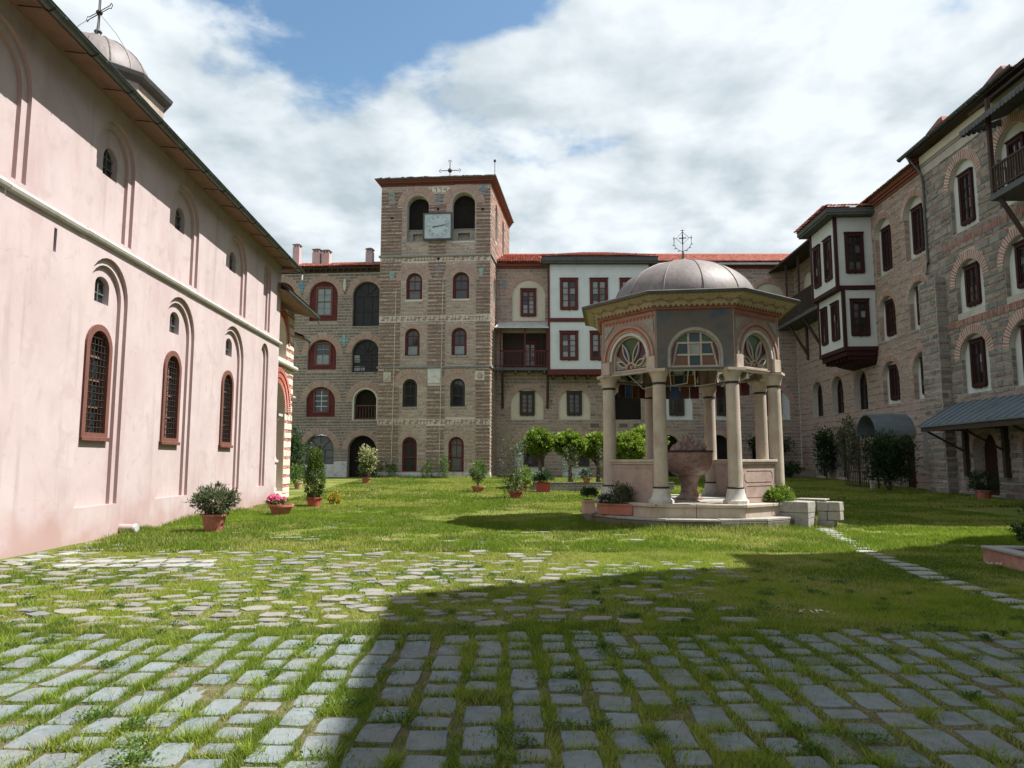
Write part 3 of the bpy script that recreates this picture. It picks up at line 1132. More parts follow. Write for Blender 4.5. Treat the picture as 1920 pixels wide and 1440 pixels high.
s.lathe(ct + Vector((0, 0, 0.72)), [(0.02, -0.1), (0.09, -0.05), (0.11, 0), (0.09, 0.05), (0.02, 0.1)], 10)
for k in range(4):
    a = 0.5 + k * math.pi / 2
    v = Vector((math.cos(a), math.sin(a), 0))
    s.tube([ct + Vector((0, 0, 0.7)), ct + v * 0.55 + Vector((0, 0, 0.1)), ct + v * 1.0 + Vector((0, 0, -0.6))], 0.008, 4)
s.build('cross', 'iron', church)
# drain stub at the foot of the wall
s = MB()
s.tube([CH.p(3.9, 0.14, -0.05), CH.p(3.9, 0.13, 0.3)], 0.095, 14)
s.build('drain_pipe', 'pink_plaster', church, smooth=True)
s = MB()
s.tube([CH.p(3.9, 0.13, 0.3), CH.p(3.9, 0.128, 0.36)], 0.105, 14)
s.build('drain_collar', 'pale_metal', church, smooth=True)

# ================================================================== striped portico behind the church
PO = Frame(CH.p(0, 0, -0.5), CH.ex, CH.n)
port = thing('portico', 'striped red brick and pale stone arched portico beyond the pink church', 'portico', PO.p(17, 0))
ops = [Op(17.2, 0.3, 2.3, 4.75, 0.62, jm=0.0), Op(17.2, 5.85, 2.1, 7.55, 0.45)]
mb = MB()
mb.holes(PO, rect(15.0, 19.45, 0, 7.95), [o.poly() for o in ops], 0)
for o in ops:
    mb.jamb(PO, o.poly(), 0, -0.7)
mb.face([PO.p(19.45, 0, 0), PO.p(19.45, 0, -6), PO.p(19.45, 7.95, -6), PO.p(19.45, 7.95, 0)], PO)
mb.build('wall', 'pale_mortar', port)
s = MB()
s.face([PO.p(*q, -0.7) for q in ops[0].poly()], PO)
s.build('doorway_interior', 'brown_wood', port)
s = MB()
s.face([PO.p(*q, -0.7) for q in ops[1].poly()], PO)
s.build('gallery_interior', 'red_board', port)
ex = MB()
for r0, r1, d in ((1.17, 1.36, 0.03), (1.40, 1.58, 0.07), (1.62, 1.76, 0.11)):
    voussoirs(ex, PO, 17.2, 3.6, r0, r1, -0.02, d, pitch=0.09)
for r0, r1, d in ((1.06, 1.24, 0.03), (1.28, 1.46, 0.07)):
    voussoirs(ex, PO, 17.2, 6.5, r0, r1, -0.02, d, pitch=0.09)
pat = [(0, (0.24, 0.30), (0.35, 0.6)), (1, (0.055, 0.06), (0.25, 0.34)), (1, (0.055, 0.06), (0.25, 0.34))]
lay(PO, courses(15.0, 19.44, 0.2, 7.9, ops, pat), port, ('pale_stone', 'red_brick'), single=60, extra=ex)
PE = Frame(PO.p(19.45, 0, 0), -CH.n, CH.ex)
lay(PE, courses(0, 6, 0.2, 7.9, [], pat), port, ('pale_stone', 'red_brick'), single=0)
s = MB()
s.tube([PO.p(14.9, 5.6, 0.1), PO.p(19.6, 5.6, 0.1)], 0.1, 10)
s.build('string_course', 'white_marble', port, smooth=True)
s = MB()
s.tube([PO.p(19.2, 4.35, 0.06), PO.p(19.6, 4.35, 0.06)], 0.06, 8)
s.build('string_stub', 'white_marble', port, smooth=True)
s = MB()
s.lathe(PO.p(17.15, 0, -0.12), [(0.24, 0.3), (0.24, 0.45), (0.2, 0.5), (0.2, 1.45), (0.28, 1.52), (0.28, 1.62)], 4, rot=0.74)
s.build('pedestal', 'white_marble', port)
s = MB()
s.lathe(PO.p(17.15, 0, -0.12), [(0.19, 1.62), (0.16, 1.7), (0.145, 1.8), (0.135, 3.1), (0.16, 3.15), (0.24, 3.28), (0.27, 3.38)], 16)
s.build('column', 'white_marble', port, smooth=True)
s = MB()
s.box(PO, 16.85, 17.45, 3.38, 3.48, -0.42, 0.18)
s.box(PO, 17.1, 17.2, 3.48, 4.2, -0.17, -0.07)
s.build('impost', 'white_marble', port)
for nm, u0, u1, z0, z1, dd in (('eave', 14.9, 20.1, 8.0, 8.32, 0.85), ('eave', 19.46, 20.6, 7.0, 7.22, 0.35)):
    s = MB()
    s.hexa([PO.p(u0, z0 + 0.28, -0.4), PO.p(u1, z0 + 0.28, -0.4), PO.p(u1, z1 + 0.2, -0.4), PO.p(u0, z1 + 0.2, -0.4),
            PO.p(u0, z0, dd), PO.p(u1, z0, dd), PO.p(u1, z0 + 0.05, dd), PO.p(u0, z0 + 0.05, dd)])
    s.build(nm, 'soffit_wood', port)
    s = MB()
    s.tube([PO.p(u0, z0 + 0.03, dd + 0.06), PO.p(u1 + 0.05, z0 + 0.03, dd + 0.06)], 0.065, 8)
    s.tube([PO.p(u1, z0, dd + 0.06), PO.p(u1, z0 - 0.25, dd + 0.06)], 0.04, 6)
    s.build('gutter', 'gutter_metal', port, smooth=True)
    s = MB()
    s.face([PO.p(u0, z1 - 0.06, dd), PO.p(u0, z1 + 1.6, -4.5), PO.p(u1, z1 + 1.6, -4.5), PO.p(u1, z1 - 0.06, dd)], PO)
    s.build('roof', 'slate', port)

# ================================================================== bell tower
TW = Frame((-5.364, 50.0, 0), (1, -0.08, 0), (-0.08, -1, 0))
tower = thing('bell_tower', 'tall square stone and brick bell tower with square clock and two belfry arches', 'tower', TW.p(0, 0.34))
TL, TR, TZ = -4.22, 3.85, 21.55
DEPTH = 10.0
TS = Frame(TW.p(TR, 0, 0), (0.13, 1, 0), (1, -0.13, 0))
TB = Frame(TW.p(TL, 0, 0), (0.13, 1, 0), (-1, 0.13, 0))
bell = [Op(-1.5, 17.35, 1.62, 20.85, 0.70), Op(1.85, 17.35, 1.70, 21.0, 0.70)]
t3 = [Op(-1.70, 13.08, 1.2, 15.08, 0.72), Op(1.70, 13.08, 1.22, 15.08, 0.72)]
t4 = [Op(-1.78, 9.0, 1.1, 11.02, 0.34), Op(1.60, 9.0, 1.12, 11.02, 0.34)]
t5 = [Op(-1.90, 5.35, 1.08, 7.37, 0.66), Op(1.52, 5.35, 1.08, 7.37, 0.66)]
t6 = [Op(-1.86, 0.80, 1.08, 3.24, 0.34), Op(1.45, 0.80, 1.12, 3.24, 0.34)]
allop = bell + t3 + t4 + t5 + t6
mb = MB()
mb.holes(TW, rect(TL, TR, 0, TZ), [o.poly() for o in allop], 0)
for o in allop:
    mb.jamb(TW, o.poly(), 0, -0.75 if o in bell else -0.32)
sidew = [Op(2.6, 18.0, 1.1, 20.9, 0.3), Op(6.2, 18.0, 1.1, 20.9, 0.3), Op(1.7, 13.1, 0.9, 15.0, 0.25)]
mb.holes(TS, rect(0, DEPTH, 0, TZ), [o.poly() for o in sidew], 0)
for o in sidew:
    mb.jamb(TS, o.poly(), 0, -0.45)
mb.holes(TB, rect(0, DEPTH, 0, TZ), [], 0)
mb.face([TS.p(DEPTH, 0), TB.p(DEPTH, 0), TB.p(DEPTH, TZ), TS.p(DEPTH, TZ)])
mb.build('wall', 'mortar', tower)
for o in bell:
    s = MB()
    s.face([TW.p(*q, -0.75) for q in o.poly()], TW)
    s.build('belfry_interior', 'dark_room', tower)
    s = MB()
    u0, u1 = o.uc - o.w / 2 + 0.01, o.uc + o.w / 2 - 0.01
    s.holes(TW, rect(u0, u1, 17.36, 18.3), [rect(o.uc - 0.42, o.uc + 0.42, 17.55, 18.05)], -0.38)
    s.box(TW, u0, u1, 18.3, 18.36, -0.72, -0.33)
    pr = s.build('belfry_parapet', 'grey_marble', tower)
    s = MB()
    s.face([TW.p(*q, -0.6) for q in rect(o.uc - 0.5, o.uc + 0.5, 17.4, 18.1)], TW)
    s.build('parapet_recess', 'stone', pr)
for o in sidew:
    s = MB()
    s.face([TS.p(*q, -0.45) for q in o.poly()], TS)
    s.build('side_opening', 'dark_room', tower)


def tower_window(o, frame_mat, D=-0.16):
    f = MB()
    i = arch(o.uc, o.z0 + 0.1, o.w - 0.3, o.zt - 0.15)
    f.ring(TW, o.poly(), i, -0.32, D)
    wd = f.build('window', frame_mat, tower)
    g = MB()
    g.face([TW.p(*q, -0.28) for q in i], TW)
    g.build('glass', 'dusty_glass' if rg.random() < 0.4 else 'glass', wd)
    b = MB()
    h = o.w / 2 - 0.15
    b.box(TW, o.uc - h, o.uc + h, o.zs - 0.03, o.zs + 0.03, -0.28, -0.24)
    zm = (o.z0 + 0.1 + o.zs) / 2
    b.box(TW, o.uc - h, o.uc + h, zm - 0.04, zm + 0.04, -0.28, -0.22)
    b.box(TW, o.uc - 0.02, o.uc + 0.02, zm, o.zt - 0.2, -0.28, -0.245)
    for sd in (-1, 1):
        b.box(TW, o.uc + sd * (h - 0.03) - 0.03, o.uc + sd * (h - 0.03) + 0.03, o.z0 + 0.1, o.zs, -0.28, -0.23)
    b.build('sash', 'dark_wood' if frame_mat == 'red_wood' else frame_mat, wd)
    if o in t4:
        p = MB()
        p.box(TW, o.uc - h + 0.07, o.uc + h - 0.07, o.z0 + 0.12, zm - 0.06, -0.277, -0.262)
        p.build('blind', 'pale_pane', wd)
    s = MB()
    s.box(TW, o.uc - o.w / 2 - 0.04, o.uc + o.w / 2 + 0.04, o.z0 - 0.14, o.z0 + 0.01, -0.1, 0.05)
    s.build('sill', 'cream_plaster' if o in t3 else 'grey_marble', wd)


for o in t3 + t4 + t6:
    tower_window(o, 'red_board')
for o in t5:
    tower_window(o, 'dark_wood')
ex = MB()
for o in bell:
    voussoirs(ex, TW, o.uc, o.zs, o.w / 2 + 0.02, o.w / 2 + 0.24, -0.02, 0.015, 0.085)
    voussoirs(ex, TW, o.uc, o.zs, o.w / 2 + 0.26, o.w / 2 + 0.68, -0.02, 0.05, 0.10)
for o in t3 + t5:
    voussoirs(ex, TW, o.uc, o.zs, o.w / 2 + 0.03, o.w / 2 + 0.32, -0.02, 0.015, 0.085)
    voussoirs(ex, TW, o.uc, o.zs, o.w / 2 + 0.36, o.w / 2 + 0.70, -0.02, 0.05, 0.095)
for o in t4 + t6:
    voussoirs(ex, TW, o.uc, o.zs, o.w / 2 + 0.03, o.w / 2 + 0.33, -0.02, 0.03, 0.085)
# soldier-course bands
for z in (15.92, 11.55, 4.15):
    u = TL + 0.12
    while u < TR - 0.15:
        if not any(o.span(z, z + 0.3) and o.span(z, z + 0.3)[0] < u + 0.05 < o.span(z, z + 0.3)[1] for o in allop):
            if rg.random() < 0.5:
                ex.box(TW, u, u + 0.05, z, z + 0.3, -0.02, 0.03, mi=1, rnd=rg.random(), back=False)
                ex.box(TW, u + 0.07, u + 0.2, z + 0.2, z + 0.25, -0.02, 0.03, mi=1, rnd=rg.random(), back=False)
            else:
                ex.box(TW, u, u + 0.2, z + 0.05, z + 0.1, -0.02, 0.03, mi=1, rnd=rg.random(), back=False)
                ex.box(TW, u + 0.13, u + 0.18, z, z + 0.3, -0.02, 0.03, mi=1, rnd=rg.random(), back=False)
        u += 0.23
bays = [(-2.65, -0.70), (0.62, 2.78)]


def tower_d(u, z):
    if z > 21.2:
        return 0.0
    return 0.0 if any(a < u < b for a, b in bays) else 0.045


band = [Op(0, z - 0.03, 20, z + 0.34, 0, True) for z in (15.92, 11.55, 4.15)]
pat = [(0, (0.12, 0.22), (0.25, 0.75)), (1, (0.055, 0.065), (0.2, 0.36)), (1, (0.055, 0.065), (0.2, 0.36)), (0, (0.09, 0.15), (0.2, 0.55)), (1, (0.05, 0.06), (0.2, 0.36)), (1, (0.05, 0.06), (0.2, 0.36))]
pcs = []
edges = [TL, -2.65, -0.70, 0.62, 2.78, TR]
plaque = Op(-0.16, 7.02, 0.95, 8.1, 0, True)
medal = [Op(-3.55, 7.25, 0.56, 7.85, 0, True), Op(3.1, 7.2, 0.68, 7.85, 0, True)]
clock_keep = Op(0.0, 17.4, 2.1, 19.35, 0, True)
dateslab = Op(0.08, 21.02, 1.5, 21.42, 0, True)
for a, b in zip(edges[:-1], edges[1:]):
    pcs += courses(a, b, 0.75, 8.1, allop + band + [plaque] + medal, pat)
    pcs += courses(a, b, 8.3, 16.22, allop + band, pat)
    pcs += courses(a, b, 16.42, TZ, allop + [clock_keep, dateslab], pat)
lay(TW, pcs, tower, ('stone', 'brick'), single=230, extra=ex, dfun=tower_d)
ex = MB()
for o in sidew:
    voussoirs(ex, TS, o.uc, o.zs, o.w / 2 + 0.02, o.w / 2 + 0.3, -0.02, 0.03, 0.09)
lay(TS, courses(0.0, DEPTH, 0.3, TZ, sidew, pat), tower, ('stone', 'brick'), single=0, extra=ex)
# plinth of plastered rubble
s = MB()
s.box(TW, TL - 0.06, TR + 0.06, 0, 0.74, -0.2, 0.09)
s.build('plinth', 'white_wash', tower, bevel=0.04)
for z in (8.1, 16.22):
    s = MB()
    s.box(TW, TL - 0.1, TR + 0.1, z, z + 0.15, -0.1, 0.11)
    s.box(TS, 0.005, DEPTH, z, z + 0.15, -0.1, 0.11)
    s.build('string_course', 'grey_stone', tower, bevel=0.02)
# dentilled brick cornice and roof
for k, (z, e) in enumerate(((21.56, 0.06), (21.66, 0.13), (21.76, 0.21), (21.87, 0.29))):
    s = MB()
    if k == 1:
        u = TL - e
        while u < TR + e:
            s.box(TW, u, u + 0.1, z, z + 0.095, -0.1, e)
            u += 0.18
        u = 0.0
        while u < DEPTH:
            s.box(TS, u, u + 0.1, z, z + 0.095, -0.1, e)
            u += 0.18
    else:
        s.box(TW, TL - e, TR + e, z, z + 0.097, -0.1, e)
        s.box(TS, 0.01, DEPTH, z, z + 0.097, -0.1, e)
        s.box(TB, 0.01, DEPTH, z, z + 0.097, -0.1, e)
    s.build('cornice_course', 'old_tile', tower)
s = MB()
apex = (TW.p(TL, 0) + TS.p(DEPTH, 0)) / 2 + Vector((0, 0, 23.0))
crn = [TW.p(TL - 0.42, 21.98, 0.42), TW.p(TR + 0.42, 21.98, 0.42), TS.p(DEPTH, 21.98, 0.42), TB.p(DEPTH, 21.98, 0.42)]
crn2 = [c + Vector((0, 0, 0.06)) for c in crn]
for i in range(4):
    j = (i + 1) % 4
    s.face([crn2[i], crn2[j], apex])
    s.face([crn[i], crn[j], crn2[j], crn2[i]])
s.face(list(reversed(crn)))
s.build('roof', 'slate', tower)
for k in range(44):                               # ragged slates along the front edge
    s = MB()
    u = TL - 0.45 + k * (TR - TL + 0.85) / 44
    h = rg.uniform(0.02, 0.06)
    s.box(TW, u, u + rg.uniform(0.17, 0.2), 22.04, 22.04 + h, 0.0, 0.42 + rg.uniform(0.0, 0.1))
    s.build('slate', 'slate', tower)
s = MB()
c0 = TW.p(0.85, 22.62, 0.1)
for a in (Vector((0, 0, 1)), TW.ex, -TW.ex, Vector((0, 0, -0.6))):
    s.tube([c0, c0 + a * 0.68], 0.03, 5)
    if a.z > -0.5:
        e = c0 + a * 0.68
        pp = TW.ex if abs(a.z) > 0.5 else Vector((0, 0, 1))
        s.tube([e - pp * 0.13, e + a * 0.12, e + pp * 0.13], 0.028, 5)
s.lathe(c0, [(0.02, -0.17), (0.12, -0.12), (0.17, 0), (0.12, 0.12), (0.02, 0.17)], 12)
s.build('roof_cross', 'iron', tower)
s = MB()
s.tube([TW.p(TR + 0.3, 22.0, 0.2), TW.p(TR + 0.3, 23.1, 0.2)], 0.025, 6)
s.lathe(TW.p(TR + 0.3, 23.1, 0.2), [(0.02, 0), (0.09, 0.02), (0.09, 0.16), (0.02, 0.2)], 8)
s.build('lightning_rod', 'iron', tower)
# cables
for u, z0, z1 in ((-2.99, 0.8, 13.9), (0.42, 0.75, 14.3)):
    s = MB()
    path = [TW.p(u - 0.0105 * (13.9 - z) + rg.uniform(-0.012, 0.012), z, 0.1) for z in np.linspace(z0, z1, 12)]
    s.tube(path, 0.02, 6)
    s.build('cable', 'pipe_white', tower)
# plaque, medallions, tile crosses, date
s = MB()
s.box(TW, -0.62, 0.30, 7.04, 8.08, -0.02, 0.06)
s.build('plaque', 'white_wash', tower, bevel=0.015)
for u, w2, mt in ((-3.55, 0.27, 'white_marble'), (3.1, 0.33, 'stone')):
    s = MB()
    s.box(TW, u - w2, u + w2, 7.55 - w2, 7.55 + w2, -0.02, 0.05)
    md = s.build('medallion', 'cream_plaster', tower)
    s = MB()
    F2 = Frame(TW.p(u, 7.55, 0.05), TW.ex, TW.n)
    for r, d in ((0.2, 0.05), (0.12, 0.1)):
        s.prism(F2, [(r * math.cos(a), r * 1.15 * math.sin(a)) for a in np.linspace(0, 2 * math.pi, 14)[:-1]], 0, d)
    s.build('carved_head', mt, md, smooth=True)


def tile_cross(F, u, z, h, w_, mats, parent, flat=False):
    s = MB()
    t = w_ / 3
    if flat:
        s.box(F, u - t * 0.9, u + t * 0.9, z, z + h, -0.02, 0.05, rnd=rg.random())
        s.box(F, u - t * 1.2, u + t * 1.2, z + h * 0.35, z + h * 0.62, -0.02, 0.045, rnd=rg.random())
    else:
        for (a, b, c, d) in ((-t / 2, t / 2, 0, h * 0.32), (-t / 2, t / 2, h * 0.34, h * 0.6), (-t / 2, t / 2, h * 0.62, h),
                             (-w_ / 2, -t / 2 - 0.015, h * 0.36, h * 0.58), (t / 2 + 0.015, w_ / 2, h * 0.36, h * 0.58)):
            s.box(F, u + a, u + b, z + c, z + d, -0.02, 0.05, rnd=rg.random())
    s.build('ceramic_cross', mats, parent)


tile_cross(TW, -3.45, 20.2, 0.95, 0.7, 'green_tile', tower, True)
tile_cross(TW, 0.06, 20.0, 0.95, 0.62, 'blue_tile', tower)
tile_cross(TW, 3.3, 20.75, 0.7, 0.7, 'blue_tile', tower)
tile_cross(TW, 0.0, 14.75, 0.95, 0.4, 'blue_tile', tower)
s = MB()
s.box(TW, -3.52, -3.15, 14.7, 15.2, -0.02, 0.07)
s.build('ceramic_plate', 'green_tile', tower)
s = MB()
s.box(TW, 3.0, 3.3, 14.75, 15.3, -0.02, 0.07)
s.build('ceramic_plate', 'green_tile', tower)
s = MB()
s.box(TW, -0.67, 0.83, 21.02, 21.42, -0.02, 0.04)
ds = s.build('date_slab', 'cream_plaster', tower)
s = MB()                                           # 1774
bx = lambda a, b, c, d: s.box(TW, a, b, c, d, 0.03, 0.055)
bx(-0.56, -0.52, 21.06, 21.38)
for u in (-0.32, 0.02):
    bx(u, u + 0.2, 21.34, 21.38)
    bx(u + 0.16, u + 0.2, 21.06, 21.34)
bx(0.40, 0.44, 21.2, 21.38)
bx(0.40, 0.58, 21.18, 21.215)
bx(0.55, 0.59, 21.06, 21.38)
s.build('date_numerals', 'old_tile', ds)
for u, z in ((-3.4, 19.15), (0.0, 19.75), (3.25, 19.65), (0.05, 16.05)):
    s = MB()
    F2 = Frame(TW.p(u, z, 0.05), TW.ex, TW.n)
    s.prism(F2, [(0.1 * math.cos(a), 0.1 * math.sin(a)) for a in np.linspace(0, 2 * math.pi, 11)[:-1]], 0, 0.03)
    s.build('putlog_hole', 'dark_room', tower)
# clock hung on the tower
CF = TW.sub(0.03, 18.37, 0.12)
clock = thing('tower_clock', 'square pale grey clock hung between the belfry arches of the tower', 'clock', CF.p(0, -0.95))
s = MB()
s.box(CF, -1.02, 1.02, -0.97, 0.97, -0.1, 0.22)
s.build('case', 'pale_metal', clock, bevel=0.02)
s = MB()
s.ring(CF, rect(-1.06, 1.06, -1.0, 1.0), rect(-0.95, 0.95, -0.9, 0.9), 0.1, 0.27)
s.build('rim', 'grey_wood', clock)
s = MB()
s.box(CF, -0.95, 0.95, -0.9, 0.9, 0.2, 0.235)
s.build('face', 'clock_face', clock)
nums = ['XII', 'I', 'II', 'III', 'IIII', 'V', 'VI', 'VII', 'VIII', 'IX', 'X', 'XI']


def numeral(s, F, txt, ang, r):
    cu, cz = r * math.sin(ang), r * math.cos(ang)
    wd = {'I': 0.055, 'V': 0.1, 'X': 0.1}
    tot = sum(wd[c] for c in txt)
    x = -tot / 2
    er, et = (math.sin(ang), math.cos(ang)), (math.cos(ang), -math.sin(ang))

    def seg(x0, y0, x1, y1, t=0.011):
        dx, dy = x1 - x0, y1 - y0
        ln = math.hypot(dx, dy)
        px, py = -dy / ln * t, dx / ln * t
        pts = []
        for (a, b) in ((x0 + px, y0 + py), (x0 - px, y0 - py), (x1 - px, y1 - py), (x1 + px, y1 + py)):
            pts.append(F.p(cu + a * et[0] + b * er[0], cz + a * et[1] + b * er[1], 0.239))
        s.face(pts, F)
    for c in txt:
        m_ = x + wd[c] / 2
        if c == 'I':
            seg(m_, -0.09, m_, 0.09)
        elif c == 'V':
            seg(m_ - 0.04, 0.09, m_, -0.09)
            seg(m_ + 0.04, 0.09, m_, -0.09, 0.007)
        else:
            seg(m_ - 0.04, 0.09, m_ + 0.04, -0.09)
            seg(m_ + 0.04, 0.09, m_ - 0.04, -0.09, 0.007)
        x += wd[c]


s = MB()
for k, tx in enumerate(nums):
    numeral(s, CF, tx, math.pi / 6 * k, 0.66)
for r0, r1 in ((0.80, 0.81), (0.87, 0.88)):
    for k in range(60):
        a0, a1 = 2 * math.pi * k / 60, 2 * math.pi * (k + 1) / 60
        s.face([CF.p(r * math.sin(a), r * math.cos(a), 0.239) for r, a in ((r0, a0), (r1, a0), (r1, a1), (r0, a1))], CF)
s.build('numerals', 'ink', clock)


def hand(ang, ln, wd_, name):
    s = MB()
    e, t = (math.sin(ang), math.cos(ang)), (math.cos(ang), -math.sin(ang))
    q = lambda a, b: (e[0] * a + t[0] * b, e[1] * a + t[1] * b)
    s.prism(CF, [q(-0.3, -wd_ * 0.6), q(ln, -wd_ * 0.25), q(ln, wd_ * 0.25), q(-0.3, wd_ * 0.6), q(-0.4, 0)][::-1], 0.25, 0.265)
    s.build(name, 'ink', clock)


hand(math.radians(77), 0.78, 0.045, 'minute_hand')
hand(math.radians(83), 0.5, 0.075, 'hour_hand')

# ================================================================== shared window builders
def casement(F, uc, z0, wd, h, d, parent, mat='red_wood', rows=4, panes=True, glass='glass', apron=True, name='window'):
    """two-leaf wooden casement with lintel cap and carved apron"""
    f = MB()
    u0, u1, z1 = uc - wd / 2, uc + wd / 2, z0 + h
    fw = min(0.15, wd * 0.14)
    f.ring(F, rect(u0, u1, z0, z1), rect(u0 + fw, u1 - fw, z0 + fw * 0.8, z1 - fw), d - 0.09, d + 0.07)
    f.box(F, u0 - 0.03, u1 + 0.03, z1 + 0.002, z1 + 0.07, d - 0.05, d + 0.12)
    a0, a1, b0, b1 = u0 + fw, u1 - fw, z0 + fw * 0.8, z1 - fw
    lw = (a1 - a0) * 0.075
    for (p, q) in ((a0 + 0.002, (a0 + a1) / 2 - 0.004), ((a0 + a1) / 2 + 0.004, a1 - 0.002)):
        f.ring(F, rect(p, q, b0 + 0.002, b1 - 0.002), rect(p + lw, q - lw, b0 + lw, b1 - lw), d - 0.06, d + 0.01)
    cells = []
    for (p, q) in ((a0 + lw, (a0 + a1) / 2 - lw), ((a0 + a1) / 2 + lw, a1 - lw)):
        hh = (b1 - b0 - 2 * lw) / rows
        for k in range(rows):
            cells.append((p, q, b0 + lw + k * hh, b0 + lw + (k + 1) * hh))
            if k:
                z = b0 + lw + k * hh
                f.box(F, p + 0.002, q - 0.002, z - 0.016, z + 0.016, d - 0.055, d - 0.005)
    if apron:
        n = 12
        pts = [(u1 - 0.02, z0 - 0.002), (u0 + 0.02, z0 - 0.002)]
        low = [(u0 + 0.02 + (wd - 0.04) * k / n, z0 - 0.05 - 0.055 * (0.5 - 0.5 * math.cos(2 * math.pi * 3 * k / n)) * (1.0 if 2 < k < n - 2 else 0.5)) for k in range(n + 1)]
        for k in range(n):
            f.prism(F, [low[k], low[k + 1], (low[k + 1][0], z0 - 0.002), (low[k][0], z0 - 0.002)], d - 0.04, d + 0.05)
    wo_ = f.build(name, mat, parent)
    if panes:
        for (p, q, r, t) in cells:
            g = MB()
            g.face([F.p(p, r + 0.012, d - 0.04), F.p(q, r + 0.012, d - 0.04), F.p(q, t - 0.012, d - 0.04 + rg.uniform(-0.006, 0.006)), F.p(p, t - 0.012, d - 0.04)], F)
            g.build('pane', glass if rg.random() < 0.55 else rg.choice(('dusty_glass', 'glass', 'pale_pane')), wo_)
    else:
        g = MB()
        g.face([F.p(a0, b0, d - 0.045), F.p(a1, b0, d - 0.045), F.p(a1, b1, d - 0.045), F.p(a0, b1, d - 0.045)], F)
        g.build('glass', glass, wo_)
    return wo_


def niche_panel(F, o, d, parent, mat='cream_plaster', hole=None):
    s = MB()
    if hole:
        s.holes(F, o.poly(), [hole], d)
    else:
        s.face([F.p(*q, d) for q in o.poly()], F)
    return s.build('niche_panel', mat, parent)


def chimney(F, u, z0, z1, d, w_, parent, mat='cream_plaster'):
    s = MB()
    h = w_ / 2
    FF = Frame(F.p(u, 0, d), F.ex, F.n)
    s.box(FF, -h, h, z0, z1 - 0.28, -h, h)
    for a in (-h + 0.03, -0.06, h - 0.15):
        for b in (-h + 0.03, h - 0.15):
            s.box(FF, a, a + 0.12, z1 - 0.28, z1 - 0.08, b, b + 0.12)
    c = s.build('chimney', mat, parent)
    s = MB()
    s.lathe(F.p(u, z1 - 0.08, d), [(w_ * 0.8, 0), (w_ * 0.82, 0.04), (w_ * 0.2, 0.18)], 4, rot=math.atan2(F.ex.y, F.ex.x) + math.pi / 4)
    s.build('chimney_cap', 'slate', c)


# ================================================================== left wing
tn = Vector((0.08, 1, 0)).normalized()
LW = Frame(TW.o + tn * 3.0, TW.ex, TW.n)
lw = thing('monastery_wing', 'stone monastery wing with red boarded arches left of the bell tower', 'building', LW.p(-9, 0.34))
LA, LB, LZ = -9.45, -6.05, -12.85
colA = [Op(LA, 12.12, 2.28, 15.38, 0.46), Op(LA, 8.35, 2.28, 10.8, 0.46), Op(LA, 4.75, 2.28, 7.16, 0.46), Op(LA, 0.25, 2.28, 3.55, 0.46)]
colB = [Op(LB, 11.8, 2.2, 15.3, 0.46), Op(LB, 8.25, 2.15, 10.8, 0.46), Op(LB + 0.05, 4.65, 2.0, 7.1, 0.46), Op(LB - 0.1, 0.1, 2.2, 3.45, 0.42)]
colZ = [Op(LZ, 12.12, 2.28, 15.38, 0.46), Op(LZ, 8.35, 2.28, 10.8, 0.46), Op(LZ, 4.75, 2.28, 7.16, 0.46)]
ops = colA + colB + colZ
mb = MB()
mb.holes(LW, rect(-22, -4.3, 0, 16.1), [o.poly() for o in ops], 0)
for o in ops:
    mb.jamb(LW, o.poly(), 0, -0.5)
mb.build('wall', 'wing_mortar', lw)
ex = MB()
for o in ops:
    voussoirs(ex, LW, o.uc, o.zs, o.w / 2 + 0.03, o.w / 2 + 0.45, -0.02, 0.04, 0.10, a0=0.0)
pat_l = [(0, (0.13, 0.22), (0.25, 0.6)), (1, (0.05, 0.06), (0.2, 0.32)), (0, (0.12, 0.2), (0.2, 0.5)), (1, (0.05, 0.06), (0.2, 0.32))]
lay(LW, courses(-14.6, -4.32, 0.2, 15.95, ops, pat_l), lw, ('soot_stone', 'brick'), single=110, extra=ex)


def sash_panel(o, z0, z1, hw):
    dpt = -0.22
    s = MB()
    s.holes(LW, o.poly(), [rect(o.uc - hw, o.uc + hw, z0, z1)], dpt)
    pn = s.build('boarded_panel', 'red_board', lw)
    f = MB()
    f.ring(LW, rect(o.uc - hw - 0.13, o.uc + hw + 0.13, z0 - 0.1, z1 + 0.13), rect(o.uc - hw + 0.02, o.uc + hw - 0.02, z0 + 0.02, z1 - 0.02), dpt - 0.06, dpt + 0.06)
    fr = f.build('window', 'brown_wood', lw)
    b = MB()
    b.box(LW, o.uc - 0.02, o.uc + 0.02, z0, z1, dpt - 0.02, dpt + 0.02)
    for k in (1, 2, 3):
        z = z0 + (z1 - z0) * k / 4
        t = 0.03 if k == 2 else 0.015
        b.box(LW, o.uc - hw, o.uc + hw, z - t, z + t, dpt - 0.025, dpt + 0.018)
    b.build('glazing_bars', 'grey_wood' if z0 > 12 else 'pale_metal' if z0 < 6 else 'grey_wood', fr)
    for k in range(4):
        for sd in (-1, 1):
            g = MB()
            za, zb = z0 + (z1 - z0) * k / 4 + 0.02, z0 + (z1 - z0) * (k + 1) / 4 - 0.02
            ua, ub = sorted((o.uc + sd * 0.02, o.uc + sd * hw))
            g.face([LW.p(ua, za, dpt - 0.03), LW.p(ub, za, dpt - 0.03), LW.p(ub, zb, dpt - 0.03 - rg.uniform(0, 0.008)), LW.p(ua, zb, dpt - 0.03)], LW)
            g.build('pane', 'pale_pane' if (z0 > 12 or (z0 > 8 and (k == 0 or k == 1))) else 'glass', fr)
    s = MB()
    s.box(LW, o.uc - o.w / 2 + 0.01, o.uc + o.w / 2 - 0.01, o.z0, o.z0 + 0.12, dpt - 0.05, 0.03)
    s.build('ledge', 'stone', lw)


